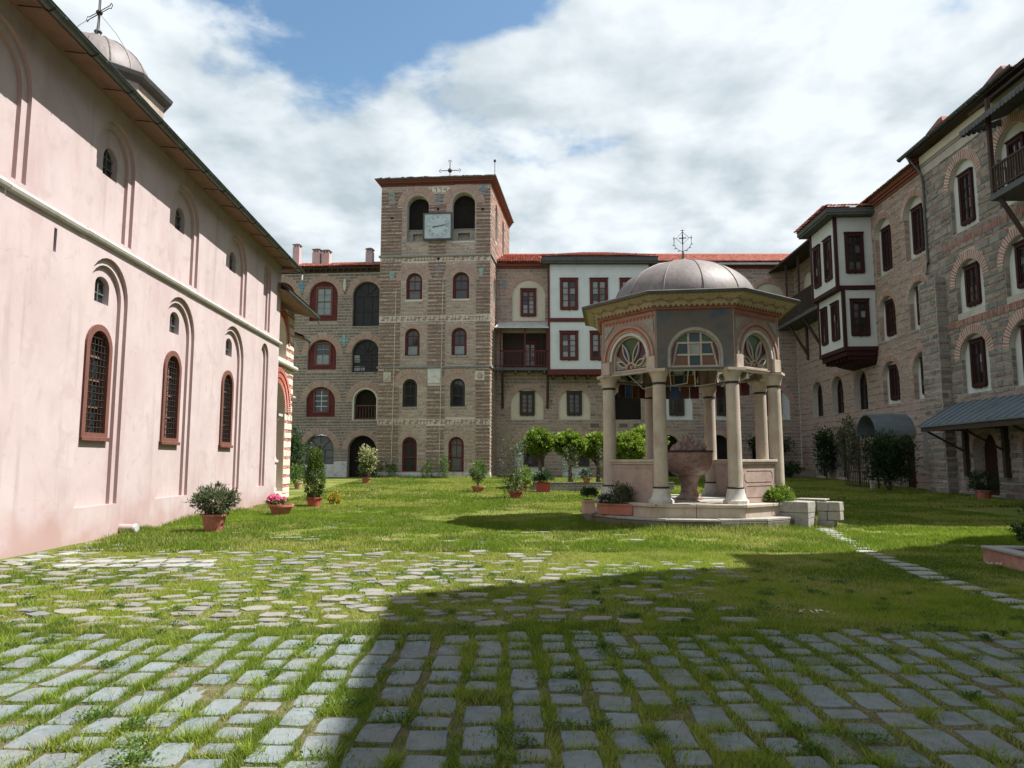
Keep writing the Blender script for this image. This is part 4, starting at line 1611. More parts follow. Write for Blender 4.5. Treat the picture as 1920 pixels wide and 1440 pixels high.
for o, (a, b, h) in zip(colA[:3], ((12.75, 14.85, 0.55), (8.9, 10.5, 0.52), (5.28, 6.9, 0.50))):
    sash_panel(o, a, b, h)
for o, (a, b, h) in zip(colZ, ((12.75, 14.85, 0.55), (8.9, 10.5, 0.52), (5.28, 6.9, 0.50))):
    sash_panel(o, a, b, h)


def arched_glazing(F, o, d, parent, mat, glass, rows=(0.33, 0.66), fan=5):
    f = MB()
    i = arch(o.uc, o.z0 + 0.08, o.w - 0.2, o.zt - 0.1)
    f.ring(F, arch(o.uc, o.z0, o.w, o.zt), i, d - 0.04, d + 0.05)
    r = o.w / 2 - 0.1
    f.box(F, o.uc - r, o.uc + r, o.zs - 0.04, o.zs + 0.04, d - 0.03, d + 0.035)
    for t in rows:
        z = o.z0 + (o.zs - o.z0) * t
        f.box(F, o.uc - r, o.uc + r, z - 0.03, z + 0.03, d - 0.03, d + 0.03)
    for u in (-r / 3, r / 3):
        f.box(F, o.uc + u - 0.025, o.uc + u + 0.025, o.z0 + 0.08, o.zs - 0.04, d - 0.03, d + 0.025)
    for k in range(1, fan):
        a = math.pi * k / fan
        f.tube([F.p(o.uc, o.zs, d), F.p(o.uc + r * math.cos(a), o.zs + r * math.sin(a), d)], 0.025, 4)
    fr = f.build('arched_window', mat, parent)
    g = MB()
    g.face([F.p(*q, d - 0.035) for q in i], F)
    g.build('glass', glass, fr)
    return fr


arched_glazing(LW, colB[0], -0.3, lw, 'dark_wood', 'dark_pane', rows=(0.5,), fan=4)
fr = arched_glazing(LW, colB[1], -0.35, lw, 'dark_wood', 'dark_pane', rows=(0.28, 0.62), fan=5)
for (a, b, c, d) in ((-0.95, -0.5, 8.4, 8.75), (-0.45, -0.12, 8.42, 8.72), (-0.95, -0.5, 9.05, 9.3), (-0.95, -0.55, 9.34, 9.6)):
    g = MB()
    g.box(LW, LB + a, LB + b, c, d, -0.37, -0.33)
    g.build('pane', 'pale_pane', fr)
for o in colB[2:]:
    s = MB()
    s.face([LW.p(*q, -0.5) for q in o.poly()], LW)
    s.build('dark_interior', 'dark_room', lw)
s = MB()
o = colB[2]
s.box(LW, o.uc - 1.0, o.uc + 1.0, 5.68, 5.76, -0.3, -0.22)
s.box(LW, o.uc - 1.0, o.uc + 1.0, 4.72, 4.79, -0.3, -0.22)
for k in range(9):
    u = o.uc - 0.9 + k * 0.225
    s.box(LW, u - 0.022, u + 0.022, 4.79, 5.68, -0.285, -0.24)
s.build('railing', 'brown_wood', lw)
s = MB()
s.ring(LW, arch(o.uc, 4.66, 1.99, 7.095), arch(o.uc, 4.66, 1.72, 6.95), -0.45, -0.02)
s.build('arch_lining', 'cream_plaster', lw)
arched_glazing(LW, Op(LA, 1.3, 2.2, 3.5), -0.3, lw, 'grey_wood', 'dusty_glass', rows=(0.45,), fan=4)
s = MB()
s.box(LW, LA - 1.12, LA + 1.12, 0.0, 1.3, -0.3, -0.1)
s.build('infill_wall', 'white_wash', lw)
s = MB()
s.box(LW, LA + 1.16, LB - 1.22, 0.0, 1.5, -0.1, 0.05)
s.build('whitewashed_pier', 'white_wash', lw, bevel=0.04)
tile_cross(LW, -11.2, 14.55, 0.85, 0.55, 'blue_tile', lw)
tile_cross(LW, -7.75, 10.3, 0.85, 0.75, 'green_tile', lw)
s = MB()
s.lathe(LW.p(-7.75, 14.55, 0.12), [(0.06, 0), (0.13, 0.2), (0.14, 0.55), (0.1, 0.62), (0.12, 0.8), (0.05, 0.95)], 8)
s.build('carved_figure', 'cream_plaster', lw, smooth=True)
# eaves and tiled roof
s = MB()
s.box(LW, -22, -4.32, 16.0, 16.22, -0.5, 0.10)
s.box(LW, -22, -4.32, 16.22, 16.34, -0.5, 0.38)
s.build('eave', 'dark_wood', lw)
s = MB()
for k in range(24):
    u = -15.2 + k * 0.46
    s.box(LW, u, u + 0.1, 16.1, 16.22, 0.1, 0.36)
s.build('rafter_ends', 'dark_wood', lw, kind='stuff')
s = MB()
tiles(s, LW.p(-15.5, 17.9, -4.0), LW.ex, LW.n * 4.6 + Vector((0, 0, -1.5)), 55, 14, 0.2, 0.345)
s.build('roof_tiles', 'roof_tile', lw, kind='stuff')
s = MB()
s.face([LW.p(-22, 16.36, 0.5), LW.p(-4.32, 16.36, 0.5), LW.p(-4.32, 17.85, -4.0), LW.p(-22, 17.85, -4.0)], LW)
s.face([LW.p(-22, 17.85, -4.0), LW.p(-4.32, 17.85, -4.0), LW.p(-4.32, 16.3, -8.5), LW.p(-22, 16.3, -8.5)], LW)
s.build('roof', 'old_tile', lw)
for u, z1, w_ in ((-12.45, 18.95, 0.55), (-10.77, 18.5, 0.62), (-10.0, 18.4, 0.62), (-6.45, 18.45, 0.55)):
    chimney(LW, u, 16.6, z1, -2.0, w_, lw, 'pink_plaster')

# ================================================================== back wing
BW = Frame((0, 52.4, 0), (1, 0, 0), (0, -1, 0))
bw = thing('monastery_wing', 'long brick and stone wing with white bay behind the fountain kiosk', 'building', BW.p(8, 0.34))
BU0, BU1 = -1.35, 21.6
mid = [Op(c, 4.58, w_, 6.9, 0.42) for c, w_ in ((1.13, 2.4), (4.62, 2.35), (8.55, 2.1), (12.2, 2.3), (15.7, 2.3), (19.4, 2.3))]
topn = [Op(1.25, 12.0, 2.46, 15.15, 0.46), Op(12.6, 12.0, 2.3, 14.9, 0.42), Op(16.0, 12.0, 2.3, 14.9, 0.42), Op(19.3, 12.0, 2.3, 14.9, 0.42)]
grd = [Op(c, 0.3, w_, 3.45, 0.36) for c, w_ in ((1.3, 2.2), (4.7, 2.0), (8.2, 1.9), (11.5, 1.8), (15.2, 1.9), (18.6, 1.9))]
balc = [Op(0.95, 8.3, 3.3, 11.1, 0, True)]
ops = mid + topn + grd + balc
mb = MB()
mb.holes(BW, rect(BU0, BU1, 0, 16.1), [o.poly() for o in ops], 0)
for o in ops:
    mb.jamb(BW, o.poly(), 0, -0.4)
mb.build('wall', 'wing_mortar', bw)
ex = MB()
for o in mid + topn + grd:
    voussoirs(ex, BW, o.uc, o.zs, o.w / 2 + 0.03, o.w / 2 + o.ring - 0.02, -0.02, 0.035, 0.095)
keep = [Op(6.46, 8.2, 7.4, 16.1, 0, True)]
pat_b = [(0, (0.14, 0.24), (0.28, 0.7)), (1, (0.05, 0.06), (0.2, 0.34)), (1, (0.05, 0.06), (0.2, 0.34)), (0, (0.12, 0.2), (0.25, 0.6)), (1, (0.05, 0.06), (0.2, 0.32))]
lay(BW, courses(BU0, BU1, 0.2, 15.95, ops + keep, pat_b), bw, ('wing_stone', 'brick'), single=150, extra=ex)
for k, o in enumerate(mid):
    if k == 2:
        s = MB()
        s.face([BW.p(*q, -0.4) for q in o.poly()], BW)
        s.build('dark_interior', 'dark_room', bw)
        continue
    niche_panel(BW, o, -0.12, bw, 'cream_plaster' if k < 3 else 'white_plaster')
    casement(BW, o.uc, 4.95, 1.12, 1.7, -0.06, bw, 'dark_wood', panes=False, glass='dusty_glass' if k == 0 else 'glass')
for k, o in enumerate(topn):
    niche_panel(BW, o, -0.12, bw)
    if k == 0:
        casement(BW, o.uc - 0.02, 12.4, 1.2, 2.02, -0.06, bw, 'red_wood', panes=True, rows=5, glass='pale_pane')
    else:
        casement(BW, o.uc, 12.2, 1.2, 1.7, -0.06, bw, 'dark_wood', panes=False)
for k, o in enumerate(grd):
    if k in (0, 1):
        niche_panel(BW, o, -0.2, bw, 'white_plaster')
        casement(BW, o.uc + 0.3, 1.15, 1.5, 1.5, -0.14, bw, 'dark_wood', panes=False, apron=False)
    else:
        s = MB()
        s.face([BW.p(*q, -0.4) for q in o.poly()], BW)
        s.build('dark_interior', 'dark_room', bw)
# recessed wooden balcony with zinc awning
s = MB()
s.face([BW.p(*q, -0.4) for q in balc[0].poly()], BW)
s.build('balcony_wall', 'dark_wood', bw)
casement(BW, 1.35, 8.5, 1.05, 1.95, -0.3, bw, 'red_wood', panes=True, rows=5, glass='pale_pane', apron=False)
s = MB()
s.box(BW, -0.95, 2.68, 8.12, 8.32, -0.3, 1.15)
for u in (-0.8, 0.2, 1.2, 2.3):
    s.box(BW, u, u + 0.12, 7.94, 8.118, 0.0, 1.1)
bl = s.build('balcony_floor', 'grey_wood', bw)
s = MB()
s.box(BW, -0.9, 2.66, 9.5, 9.58, 1.05, 1.13)
s.box(BW, -0.9, 2.66, 8.42, 8.48, 1.06, 1.12)
for k in range(17):
    u = -0.85 + k * 0.215
    s.box(BW, u - 0.025, u + 0.025, 8.48, 9.5, 1.07, 1.11)
for u in (-0.85, 0.95, 2.55):
    s.box(BW, u - 0.05, u + 0.05, 8.32, 11.2, 1.03, 1.13)
s.build('balcony_railing', 'red_wood', bw)
s = MB()
s.hexa([BW.p(-1.0, 11.85, 0.02), BW.p(2.69, 11.85, 0.02), BW.p(2.69, 11.9, 0.02), BW.p(-1.0, 11.9, 0.02),
        BW.p(-1.25, 11.2, 1.35), BW.p(2.69, 11.2, 1.35), BW.p(2.69, 11.25, 1.35), BW.p(-1.25, 11.25, 1.35)])
for k in range(7):
    u0, u1 = -1.0 + k * 0.6, -1.22 + k * 0.64
    s.tube([BW.p(u0 + 0.02, 11.91, 0.03), BW.p(u1 + 0.02, 11.26, 1.34)], 0.022, 5)
s.build('awning', 'pale_metal', bw)
for u in (-0.7, 2.62):
    s = MB()
    s.tube([BW.p(u, 5.4, 0.06), BW.p(u, 7.9, 0.9)], 0.09, 4)
    s.build('bracket', 'dark_wood', bw)
# white bay
OB = Frame(BW.p(0, 0, 1.2), BW.ex, BW.n)
OL, OR = 2.72, 10.15
s = MB()
wr = [(3.52, 4.86), (5.72, 7.06), (7.92, 9.26)]
hs = [rect(a, b, 12.62, 14.9) for a, b in wr] + [rect(a - 0.04, b - 0.02, 8.9, 10.95) for a, b in wr]
s.holes(OB, rect(OL, OR, 8.18, 15.98), hs, 0)
for h in hs:
    s.jamb(OB, h, 0, -0.25)
s.face([OB.p(OL, 8.18, -1.2), OB.p(OL, 8.18, 0), OB.p(OL, 15.98, 0), OB.p(OL, 15.98, -1.2)], OB)
s.face([OB.p(OR, 8.18, 0), OB.p(OR, 8.18, -1.2), OB.p(OR, 15.98, -1.2), OB.p(OR, 15.98, 0)], OB)
bay = s.build('white_bay', 'white_plaster', bw)
for h in hs:
    casement(OB, (h[0][0] + h[1][0]) / 2, h[0][1] + 0.003, h[1][0] - h[0][0] - 0.006, h[2][1] - h[0][1] - 0.006, 0.02, bw, 'red_wood', panes=True, glass='pale_pane')
s = MB()
s.box(OB, OL - 0.1, OL + 0.06, 8.05, 16.0, -0.1, 0.05)
s.box(OB, OR - 0.06, OR + 0.1, 8.05, 16.0, -0.1, 0.05)
s.box(OB, OL - 0.08, OR + 0.08, 11.68, 11.96, -0.1, 0.07)
s.box(OB, OL - 0.12, OR + 0.12, 7.78, 8.18, -1.15, 0.09)
s.build('bay_timber', 'red_wood', bay)
s = MB()
for k in range(9):
    u = OL + 0.2 + k * 0.85
    s.box(OB, u, u + 0.16, 7.55, 7.778, -1.15, 0.0)
s.build('joist_ends', 'dark_wood', bay, kind='stuff')
s = MB()
s.box(OB, OL - 0.45, OR + 0.5, 16.0, 16.14, -1.2, 0.42)
s.box(OB, OL - 0.5, OR + 0.55, 16.14, 16.46, -1.2, 0.5)
s.build('bay_eave', 'grey_wood', bay)
s = MB()
a, b, c_ = OB.p(OL - 0.55, 16.48, 0.56), OB.p(OR + 0.6, 16.48, 0.56), OB.p((OL + OR) / 2, 17.75, -3.2)
s.face([a, b, c_ + Vector((1.0, 0, 0)), c_ - Vector((1.0, 0, 0))], OB)
s.face([OB.p(OL - 0.55, 16.48, -3.2), a, c_ - Vector((1.0, 0, 0))], OB)
s.face([b, OB.p(OR + 0.6, 16.48, -3.2), c_ + Vector((1.0, 0, 0))], OB)
s.build('bay_roof', 'old_tile', bay)
s = MB()
n_al = int((OR - OL + 1.15) / 0.2)
for i in range(n_al):
    u = OL - 0.55 + (i + 0.5) * 0.2
    mu = (OL + OR) / 2
    tmax = 1.0
    if abs(u - mu) > 1.0:
        tmax = 1.0 - (abs(u - mu) - 1.0) / ((OR - OL) / 2 + 0.57 - 1.0)
    rows = max(1, int(3.95 * tmax / 0.34))
    for j in range(rows):
        y1 = j * 0.34
        t = lambda dd: OB.p(u, 16.5 + 1.27 * dd / 3.76, 0.6 - dd)
        tiles(s, t(y1 + 0.36), (1, 0, 0), t(y1) - t(y1 + 0.36), 1, 1, 0.2, 0.36)
s.build('bay_tiles', 'roof_tile', bay, kind='stuff')
# main eaves and roof
for a, b in ((BU0, OL - 0.5), (OR + 0.6, BU1)):
    s = MB()
    s.box(BW, a, b, 15.98, 16.12, -0.3, 0.12)
    s.box(BW, a, b, 16.12, 16.3, -0.3, 0.3)
    s.build('eave', 'old_tile', bw)
s = MB()
s.tube([BW.p(OR + 0.7, 16.22, 0.5), BW.p(BU1 - 0.4, 16.24, 0.5)], 0.09, 8)
s.build('gutter', 'pale_metal', bw, smooth=True)
s = MB()
for a, b in ((BU0, OL - 0.4), (OR + 0.5, 23.0)):
    n = int((b - a) / 0.2)
    tiles(s, BW.p(a + 0.1, 18.25, -4.2), (1, 0, 0), BW.n * 4.75 + Vector((0, 0, -1.85)), n, 15, 0.2, 0.34)
s.build('roof_tiles', 'roof_tile', bw, kind='stuff')
s = MB()
s.face([BW.p(BU0 - 1.0, 16.32, 0.45), BW.p(24, 16.32, 0.45), BW.p(24, 18.2, -4.2), BW.p(BU0 - 1.0, 18.2, -4.2)], BW)
s.face([BW.p(BU0 - 1.0, 18.2, -4.2), BW.p(24, 18.2, -4.2), BW.p(24, 16.3, -9), BW.p(BU0 - 1.0, 16.3, -9)], BW)
s.build('roof', 'old_tile', bw)
s = MB()
u = BU0
while u < 23.5:
    s.tube([BW.p(u, 18.3, -4.2), BW.p(u + 0.36, 18.31, -4.2)], 0.11, 8)
    u += 0.37
s.build('ridge_tiles', 'roof_tile', bw, kind='stuff')
tile_cross(BW, -0.55, 14.6, 0.5, 0.36, 'blue_tile', bw)
for k in range(4):                                 # dark stones let into the band under the arches
    s = MB()
    u = 5.8 + k * 1.05
    s.box(BW, u, u + 0.62, 4.02, 4.3, 0, 0.05)
    s.build('band_stone', 'slate', bw)

# ================================================================== right wing
RT = Frame((20.5, 34.92, 0), (0.045, 1, 0), (-1, 0.045, 0))
rt = thing('monastery_wing', 'shaded stone and brick wing along the right side of the courtyard', 'building', RT.p(0, 0.1))
RU0, RU1, RZ = -17.0, 17.45, 16.1
NB = 0.55
near = [Op(c, z0, w_, zt, 0.44) for c in (-4.05, -7.5) for z0, zt, w_ in ((11.9, 15.1, 2.05), (8.2, 10.5, 2.05), (4.55, 7.15, 2.05))]
far = [Op(c, z0, 1.9, zt, 0.36) for c in (0.25, 3.55) for z0, zt in ((11.85, 15.05), (8.2, 10.62), (4.65, 7.0))]
recs = [Op(c, 4.58, 1.8, 7.0, 0.3) for c in (7.3, 10.65, 14.0)]
grd = [Op(10.6, 0.5, 1.7, 3.5, 0.3), Op(14.0, 0.5, 1.7, 3.4, 0.3), Op(2.4, 0.1, 1.8, 3.0, 0.25), Op(-4.3, 0.1, 1.7, 2.85, 0.3), Op(-7.6, 0.1, 1.8, 2.9, 0.3)]
side = [Op(0.1, 1.1, 1.15, 3.2, 0, True)]
ops = near + far + recs + grd + side
mb = MB()
mb.holes(RT, rect(RU0, RU1, -0.1, RZ), [o.poly() for o in ops], 0)
for o in ops:
    mb.jamb(RT, o.poly(), 0, -0.55)
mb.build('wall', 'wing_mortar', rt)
PU0, PU1 = -2.2, -0.75
ex = MB()
exn = MB()
for o in far + recs + grd:
    voussoirs(ex if o.uc > -1 else exn, RT, o.uc, o.zs, o.w / 2 + 0.03, o.w / 2 + o.ring - 0.03, -0.02, 0.035, 0.085)
for o in near:
    voussoirs(exn, RT, o.uc, o.zs, o.w / 2 + 0.03, o.w / 2 + 0.41, -0.02, 0.05, 0.135, 0.055)
    for k in range(2):                             # brick lining of the reveal
        pass
pat_f = [(1, (0.055, 0.065), (0.2, 0.34)), (0, (0.12, 0.2), (0.2, 0.5)), (1, (0.055, 0.065), (0.2, 0.34)), (1, (0.055, 0.065), (0.2, 0.34)), (1, (0.055, 0.065), (0.2, 0.34))]
pat_n = [(0, (0.2, 0.34), (0.3, 0.75)), (1, (0.055, 0.065), (0.22, 0.36)), (1, (0.055, 0.065), (0.22, 0.36)), (0, (0.16, 0.28), (0.25, 0.65)), (1, (0.055, 0.065), (0.22, 0.36))]
pil = [Op((PU0 + PU1) / 2, -0.1, PU1 - PU0, 10.2, 0, True)]
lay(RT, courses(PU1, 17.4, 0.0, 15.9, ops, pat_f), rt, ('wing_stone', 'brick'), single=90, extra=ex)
lay(RT, courses(-12.5, PU1, 0.0, 15.7, ops + pil, pat_n), rt, ('grey_stone', 'brick'), single=200, extra=exn, proud=(0.02, 0.055))
# soldier band on the near part
s = MB()
for zb in (7.6, 11.3):
    u = -9.5
    while u < PU0 - 0.05:
        s.box(RT, u, u + 0.06, zb, zb + 0.3, 0, 0.06, rnd=rg.random())
        u += 0.105
s.build('soldier_course', 'brick', rt, kind='stuff')
# reveals of the near arches in banded masonry
for o in near + far:
    pcs = []
    for sd in (-1, 1):
        RF = Frame(RT.p(o.uc + sd * o.w / 2, 0, 0), -RT.n, RT.ex * (-sd))
        s = MB()
        for (a, b, c, e, t) in courses(0.0, 0.18 if o in near else 0.25, o.z0, o.zs, [], pat_n if o in near else pat_f):
            s.box(RF, a, b, c, e, -0.02, rg.uniform(0.008, 0.022), mi=t, rnd=rg.random(), back=False)
        s.build('reveal', ['grey_stone' if o in near else 'wing_stone', 'brick'], rt, kind='stuff')
# buttress pilaster
PF = Frame(RT.p(0, 0, 0.5), RT.ex, RT.n)
PN = Frame(RT.p(PU0, 0, 0.5), -RT.n, -RT.ex)
bt = MB()
bt.box(RT, PU0, PU1, -0.1, 10.2, -0.05, 0.5)
bo = bt.build('buttress', 'mortar', rt)
lay(PF, courses(PU0, PU1, 0, 10.2, [], pat_n), rt, ('grey_stone', 'brick'), single=50, proud=(0.02, 0.05))
lay(PN, courses(0, 0.5, 0, 10.2, [], pat_n), rt, ('grey_stone', 'brick'), single=30, proud=(0.02, 0.05))
for o in near + far:
    dp_ = -0.2 if o in near else -0.27
    niche_panel(RT, o, dp_, rt, 'grey_plaster')
    zz0 = o.z0 + (0.28 if o.z0 < 10 else 0.32)
    casement(RT, o.uc, zz0, 0.98, min(2.3, o.zt - zz0 - (0.28 if o.z0 < 10 else 0.6)), dp_ + 0.05, rt, 'deep_red_wood', panes=o in near, rows=4)
for o in recs:
    arched_glazing(RT, o, -0.42, rt, 'deep_red_wood', 'glass', rows=(0.5,), fan=3)
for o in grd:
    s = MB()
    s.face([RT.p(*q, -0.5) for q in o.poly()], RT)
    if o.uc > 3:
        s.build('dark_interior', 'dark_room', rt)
    else:
        dd = s.build('door', 'deep_red_wood', rt)
        q = MB()
        for k in range(6):
            u = o.uc - o.w / 2 + 0.1 + k * (o.w - 0.2) / 6
            q.box(RT, u, u + (o.w - 0.2) / 6 - 0.02, 0.1, o.zs, -0.5, -0.46)
        q.build('door_boards', 'deep_red_wood', dd)
s = MB()
s.holes(RT, side[0].poly(), [rect(-0.4, 0.6, 1.2, 3.1)], -0.3)
s.face([RT.p(*q, -0.36) for q in rect(-0.45, 0.65, 1.15, 3.15)], RT)
for k in range(1, 3):
    s.box(RT, -0.4, 0.6, 1.2 + k * 0.63, 1.25 + k * 0.63, -0.36, -0.31)
s.build('window', 'deep_red_wood', rt)
# cream band, soffit and gutter over the near part; corbelled tile eave over the far part
s = MB()
s.box(RT, RU0, -0.75, 15.72 + NB, 16.12 + NB, -0.1, 0.07)
s.box(RT, RU0, -0.75, 16.1, 15.72 + NB, -0.1, 0.03, mi=1)
s.build('plaster_band', ['cream_plaster', 'grey_stone'], rt)
s = MB()
s.hexa([RT.p(RU0, 16.85, -0.3), RT.p(-0.6, 16.85, -0.3), RT.p(-0.6, 17.05, -0.3), RT.p(RU0, 17.05, -0.3),
        RT.p(RU0, 16.67, 0.62), RT.p(-0.6, 16.67, 0.62), RT.p(-0.6, 16.75, 0.62), RT.p(RU0, 16.75, 0.62)])
s.build('eave', 'dark_wood', rt)
u = -9.0
while u < -0.6:
    s = MB()
    for i in range(8):
        a0, a1 = math.pi * (1 + i / 8), math.pi * (1 + (i + 1) / 8)
        q = lambda uu, a, r: RT.p(uu, 16.83 + math.sin(a) * r, 0.74 + math.cos(a) * r)
        s.face([q(u, a0, 0.11), q(u, a1, 0.11), q(u + 0.73, a1, 0.115), q(u + 0.73, a0, 0.115)], RT)
    s.tube([RT.p(u, 16.83, 0.855), RT.p(u + 0.73, 16.83, 0.855)], 0.015, 5)
    s.tube([q(u + 0.7, math.pi * (1 + t), 0.12) for t in np.linspace(0, 1, 7)], 0.014, 5)
    s.build('gutter', 'gutter_metal', rt, smooth=True)
    u += 0.74
s = MB()
for k, e in enumerate((0.08, 0.17, 0.27)):
    s.box(RT, -0.72, RU1, 15.92 + k * 0.13, 16.045 + k * 0.13, -0.1, e)
s.build('corbel', 'old_tile', rt)
s = MB()
tiles(s, RT.p(-0.62, 18.2, -4.6), RT.ex, RT.n * 5.05 + Vector((0, 0, -1.85)), 92, 15, 0.2, 0.36)
s.build('roof_tiles', 'old_tile', rt, kind='stuff')
s = MB()
s.face([RT.p(-0.6, 16.36, 0.5), RT.p(24, 16.36, 0.5), RT.p(24, 18.1, -4.6), RT.p(-0.6, 18.1, -4.6)], RT)
s.face([RT.p(RU0, 16.82, 0.62), RT.p(-0.55, 16.82, 0.62), RT.p(-0.55, 18.6, -4.6), RT.p(RU0, 18.6, -4.6)], RT)
s.face([RT.p(-0.55, 16.1, 0.3), RT.p(-0.55, 16.82, 0.62), RT.p(-0.55, 18.6, -4.6), RT.p(-0.55, 18.0, -4.6)], RT)
s.face([RT.p(RU0, 18.6, -4.6), RT.p(-0.55, 18.6, -4.6), RT.p(-0.55, 16.8, -9.2), RT.p(RU0, 16.8, -9.2)], RT)
s.face([RT.p(RU0, 18.1, -4.6), RT.p(24, 18.1, -4.6), RT.p(24, 16.3, -9.2), RT.p(RU0, 16.3, -9.2)], RT)
s.build('roof', 'old_tile', rt)
s = MB()
s.tube([RT.p(-0.75, 16.75, 0.7), RT.p(-0.85, 16.4, 0.5), RT.p(-0.98, 15.75, 0.14), RT.p(-1.0, 15.3, 0.1), RT.p(-1.02, 11.2, 0.1), RT.p(-1.0, 10.6, 0.2)], 0.055, 8)
s.build('downpipe', 'gutter_metal', rt, smooth=True)
for u, z1 in ((-2.1, 18.1), (-6.6, 18.05)):
    s = MB()
    FF = Frame(RT.p(u, 0, -0.6), RT.ex, RT.n)
    s.box(FF, -0.5, 0.5, 16.3, z1 - 0.5, -0.4, 0.4)
    ch_ = s.build('chimney', 'pink_plaster', rt)
    s = MB()
    s.hexa([FF.p(-0.75, z1 - 0.5, -0.6), FF.p(0.75, z1 - 0.5, -0.6), FF.p(0.15, z1, -0.3), FF.p(-0.15, z1, -0.3),
            FF.p(-0.75, z1 - 0.5, 0.6), FF.p(0.75, z1 - 0.5, 0.6), FF.p(0.15, z1, 0.3), FF.p(-0.15, z1, 0.3)])
    s.build('chimney_cap', 'old_tile', ch_)

# white two-storey bay on the right wing
ua, ub = 4.8, 8.4
ON = Frame(RT.p(ua, 0, 0), -RT.n, -RT.ex)          # near side face, u runs into the wall (negative = courtyard)
for (z0, z1, pr, nw, fw) in ((11.5, 15.55, 2.1, (-1.58, -0.52, 12.3, 14.6), ((5.3, 6.35), (6.95, 8.0), 12.15, 14.6)),
                             (7.98, 11.28, 1.82, (-1.45, -0.40, 8.66, 10.7), ((5.35, 6.4), (7.05, 7.98), 8.6, 10.75))):
    s = MB()
    h = rect(nw[0], nw[1], nw[2], nw[3])
    s.holes(ON, rect(-pr, 0, z0, z1), [h], 0)
    s.jamb(ON, h, 0, -0.2)
    OFR = Frame(RT.p(0, 0, pr), RT.ex, RT.n)
    fh = [rect(a, b, fw[2], fw[3]) for a, b in fw[:2]]
    s.holes(OFR, rect(ua, ub, z0, z1), fh, 0)
    for q in fh:
        s.jamb(OFR, q, 0, -0.2)
    s.face([RT.p(ub, z0, pr), RT.p(ub, z0, 0), RT.p(ub, z1, 0), RT.p(ub, z1, pr)], RT)
    s.face([RT.p(ua, z0, 0), RT.p(ua, z0, pr), RT.p(ub, z0, pr), RT.p(ub, z0, 0)], RT)
    by = s.build('white_bay', 'grey_plaster', rt)
    casement(ON, (nw[0] + nw[1]) / 2, nw[2] + 0.003, nw[1] - nw[0] - 0.006, nw[3] - nw[2] - 0.006, 0.02, rt, 'deep_red_wood', panes=True)
    for q in fh:
        casement(OFR, (q[0][0] + q[1][0]) / 2, q[0][1] + 0.003, q[1][0] - q[0][0] - 0.006, q[2][1] - q[0][1] - 0.006, 0.02, rt, 'deep_red_wood', panes=True)
    s = MB()
    s.box(RT, ua - 0.05, ua + 0.12, z0 - 0.02, z1 + 0.05, pr - 0.12, pr + 0.05)
    s.box(RT, ub - 0.12, ub + 0.05, z0 - 0.02, z1 + 0.05, pr - 0.12, pr + 0.05)
    s.box(RT, ua - 0.08, ub + 0.08, z0 - 0.2, z0 + 0.03, 0.0, pr + 0.07)
    s.build('bay_timber', 'deep_red_wood', by)
s = MB()
s.hexa([RT.p(ua + 0.3, 7.0, 0.0), RT.p(ub - 0.3, 7.0, 0.0), RT.p(ub - 0.1, 7.3, 0.0), RT.p(ua + 0.1, 7.3, 0.0),
        RT.p(ua + 0.3, 7.2, 0.9), RT.p(ub - 0.3, 7.2, 0.9), RT.p(ub - 0.1, 7.5, 1.2), RT.p(ua + 0.1, 7.5, 1.2)])
s.box(RT, ua + 0.02, ub - 0.02, 7.5, 7.775, 0, 1.75)
for k in range(7):
    u = ua + 0.12 + k * 0.53
    s.box(RT, u, u + 0.14, 7.3, 7.498, 0, 1.6)
s.build('bay_corbel', 'deep_red_wood', rt)
s = MB()
s.box(RT, ua - 0.5, ub + 0.55, 15.58, 15.7, -0.3, 2.65)
s.box(RT, ua - 0.55, ub + 0.6, 15.7, 15.98, -0.3, 2.72)
s.build('bay_eave', 'grey_wood', rt)
s = MB()
rA = [RT.p(ua - 0.6, 16.0, 2.8), RT.p(ub + 0.65, 16.0, 2.8), RT.p(ub + 0.65, 16.0, -0.2), RT.p(ua - 0.6, 16.0, -0.2)]
rP, rQ = RT.p(ua + 1.4, 16.75, 0.5), RT.p(ub - 1.3, 16.75, 0.5)
s.face([rA[0], rA[1], rQ, rP], RT)
s.face([rA[3], rA[0], rP], RT)
s.face([rA[1], rA[2], rQ], RT)
s.build('bay_roof', 'old_tile', rt)
s = MB()
for k in range(15):                                # near hip, facing the camera
    t = (k + 0.5) / 15
    d0 = 2.8 - t * 3.0
    ln = 2.0 * min(1.0, min(t / 0.75, 1.0))
    e0 = RT.p(ua - 0.62, 16.02, d0)
    top = e0 + (rP - RT.p(ua - 0.6, 16.0, 0.5)).normalized() * max(0.36, ln)
    rows = max(1, int(ln / 0.34))
    for j in range(rows):
        a = e0 + (top - e0).normalized() * (0.36 + j * 0.34)
        tiles(s, a, RT.n, e0 - a, 1, 1, 0.2, 0.36)
for k in range(24):                                # long slope towards the courtyard
    t = (k + 0.5) / 24
    uu = ua - 0.6 + t * (ub - ua + 1.25)
    ln = 2.35 * min(1.0, min(t / 0.4, (1 - t) / 0.4))
    e0 = RT.p(uu, 16.02, 2.85)
    dirv = (RT.p(uu, 16.75, 0.5) - RT.p(uu, 16.0, 2.8)).normalized()
    for j in range(max(1, int(ln / 0.34))):
        a = e0 + dirv * (0.36 + j * 0.34)
        tiles(s, a, RT.ex, e0 - a, 1, 1, 0.2, 0.36)
s.build('bay_tiles', 'roof_tile', rt, kind='stuff')
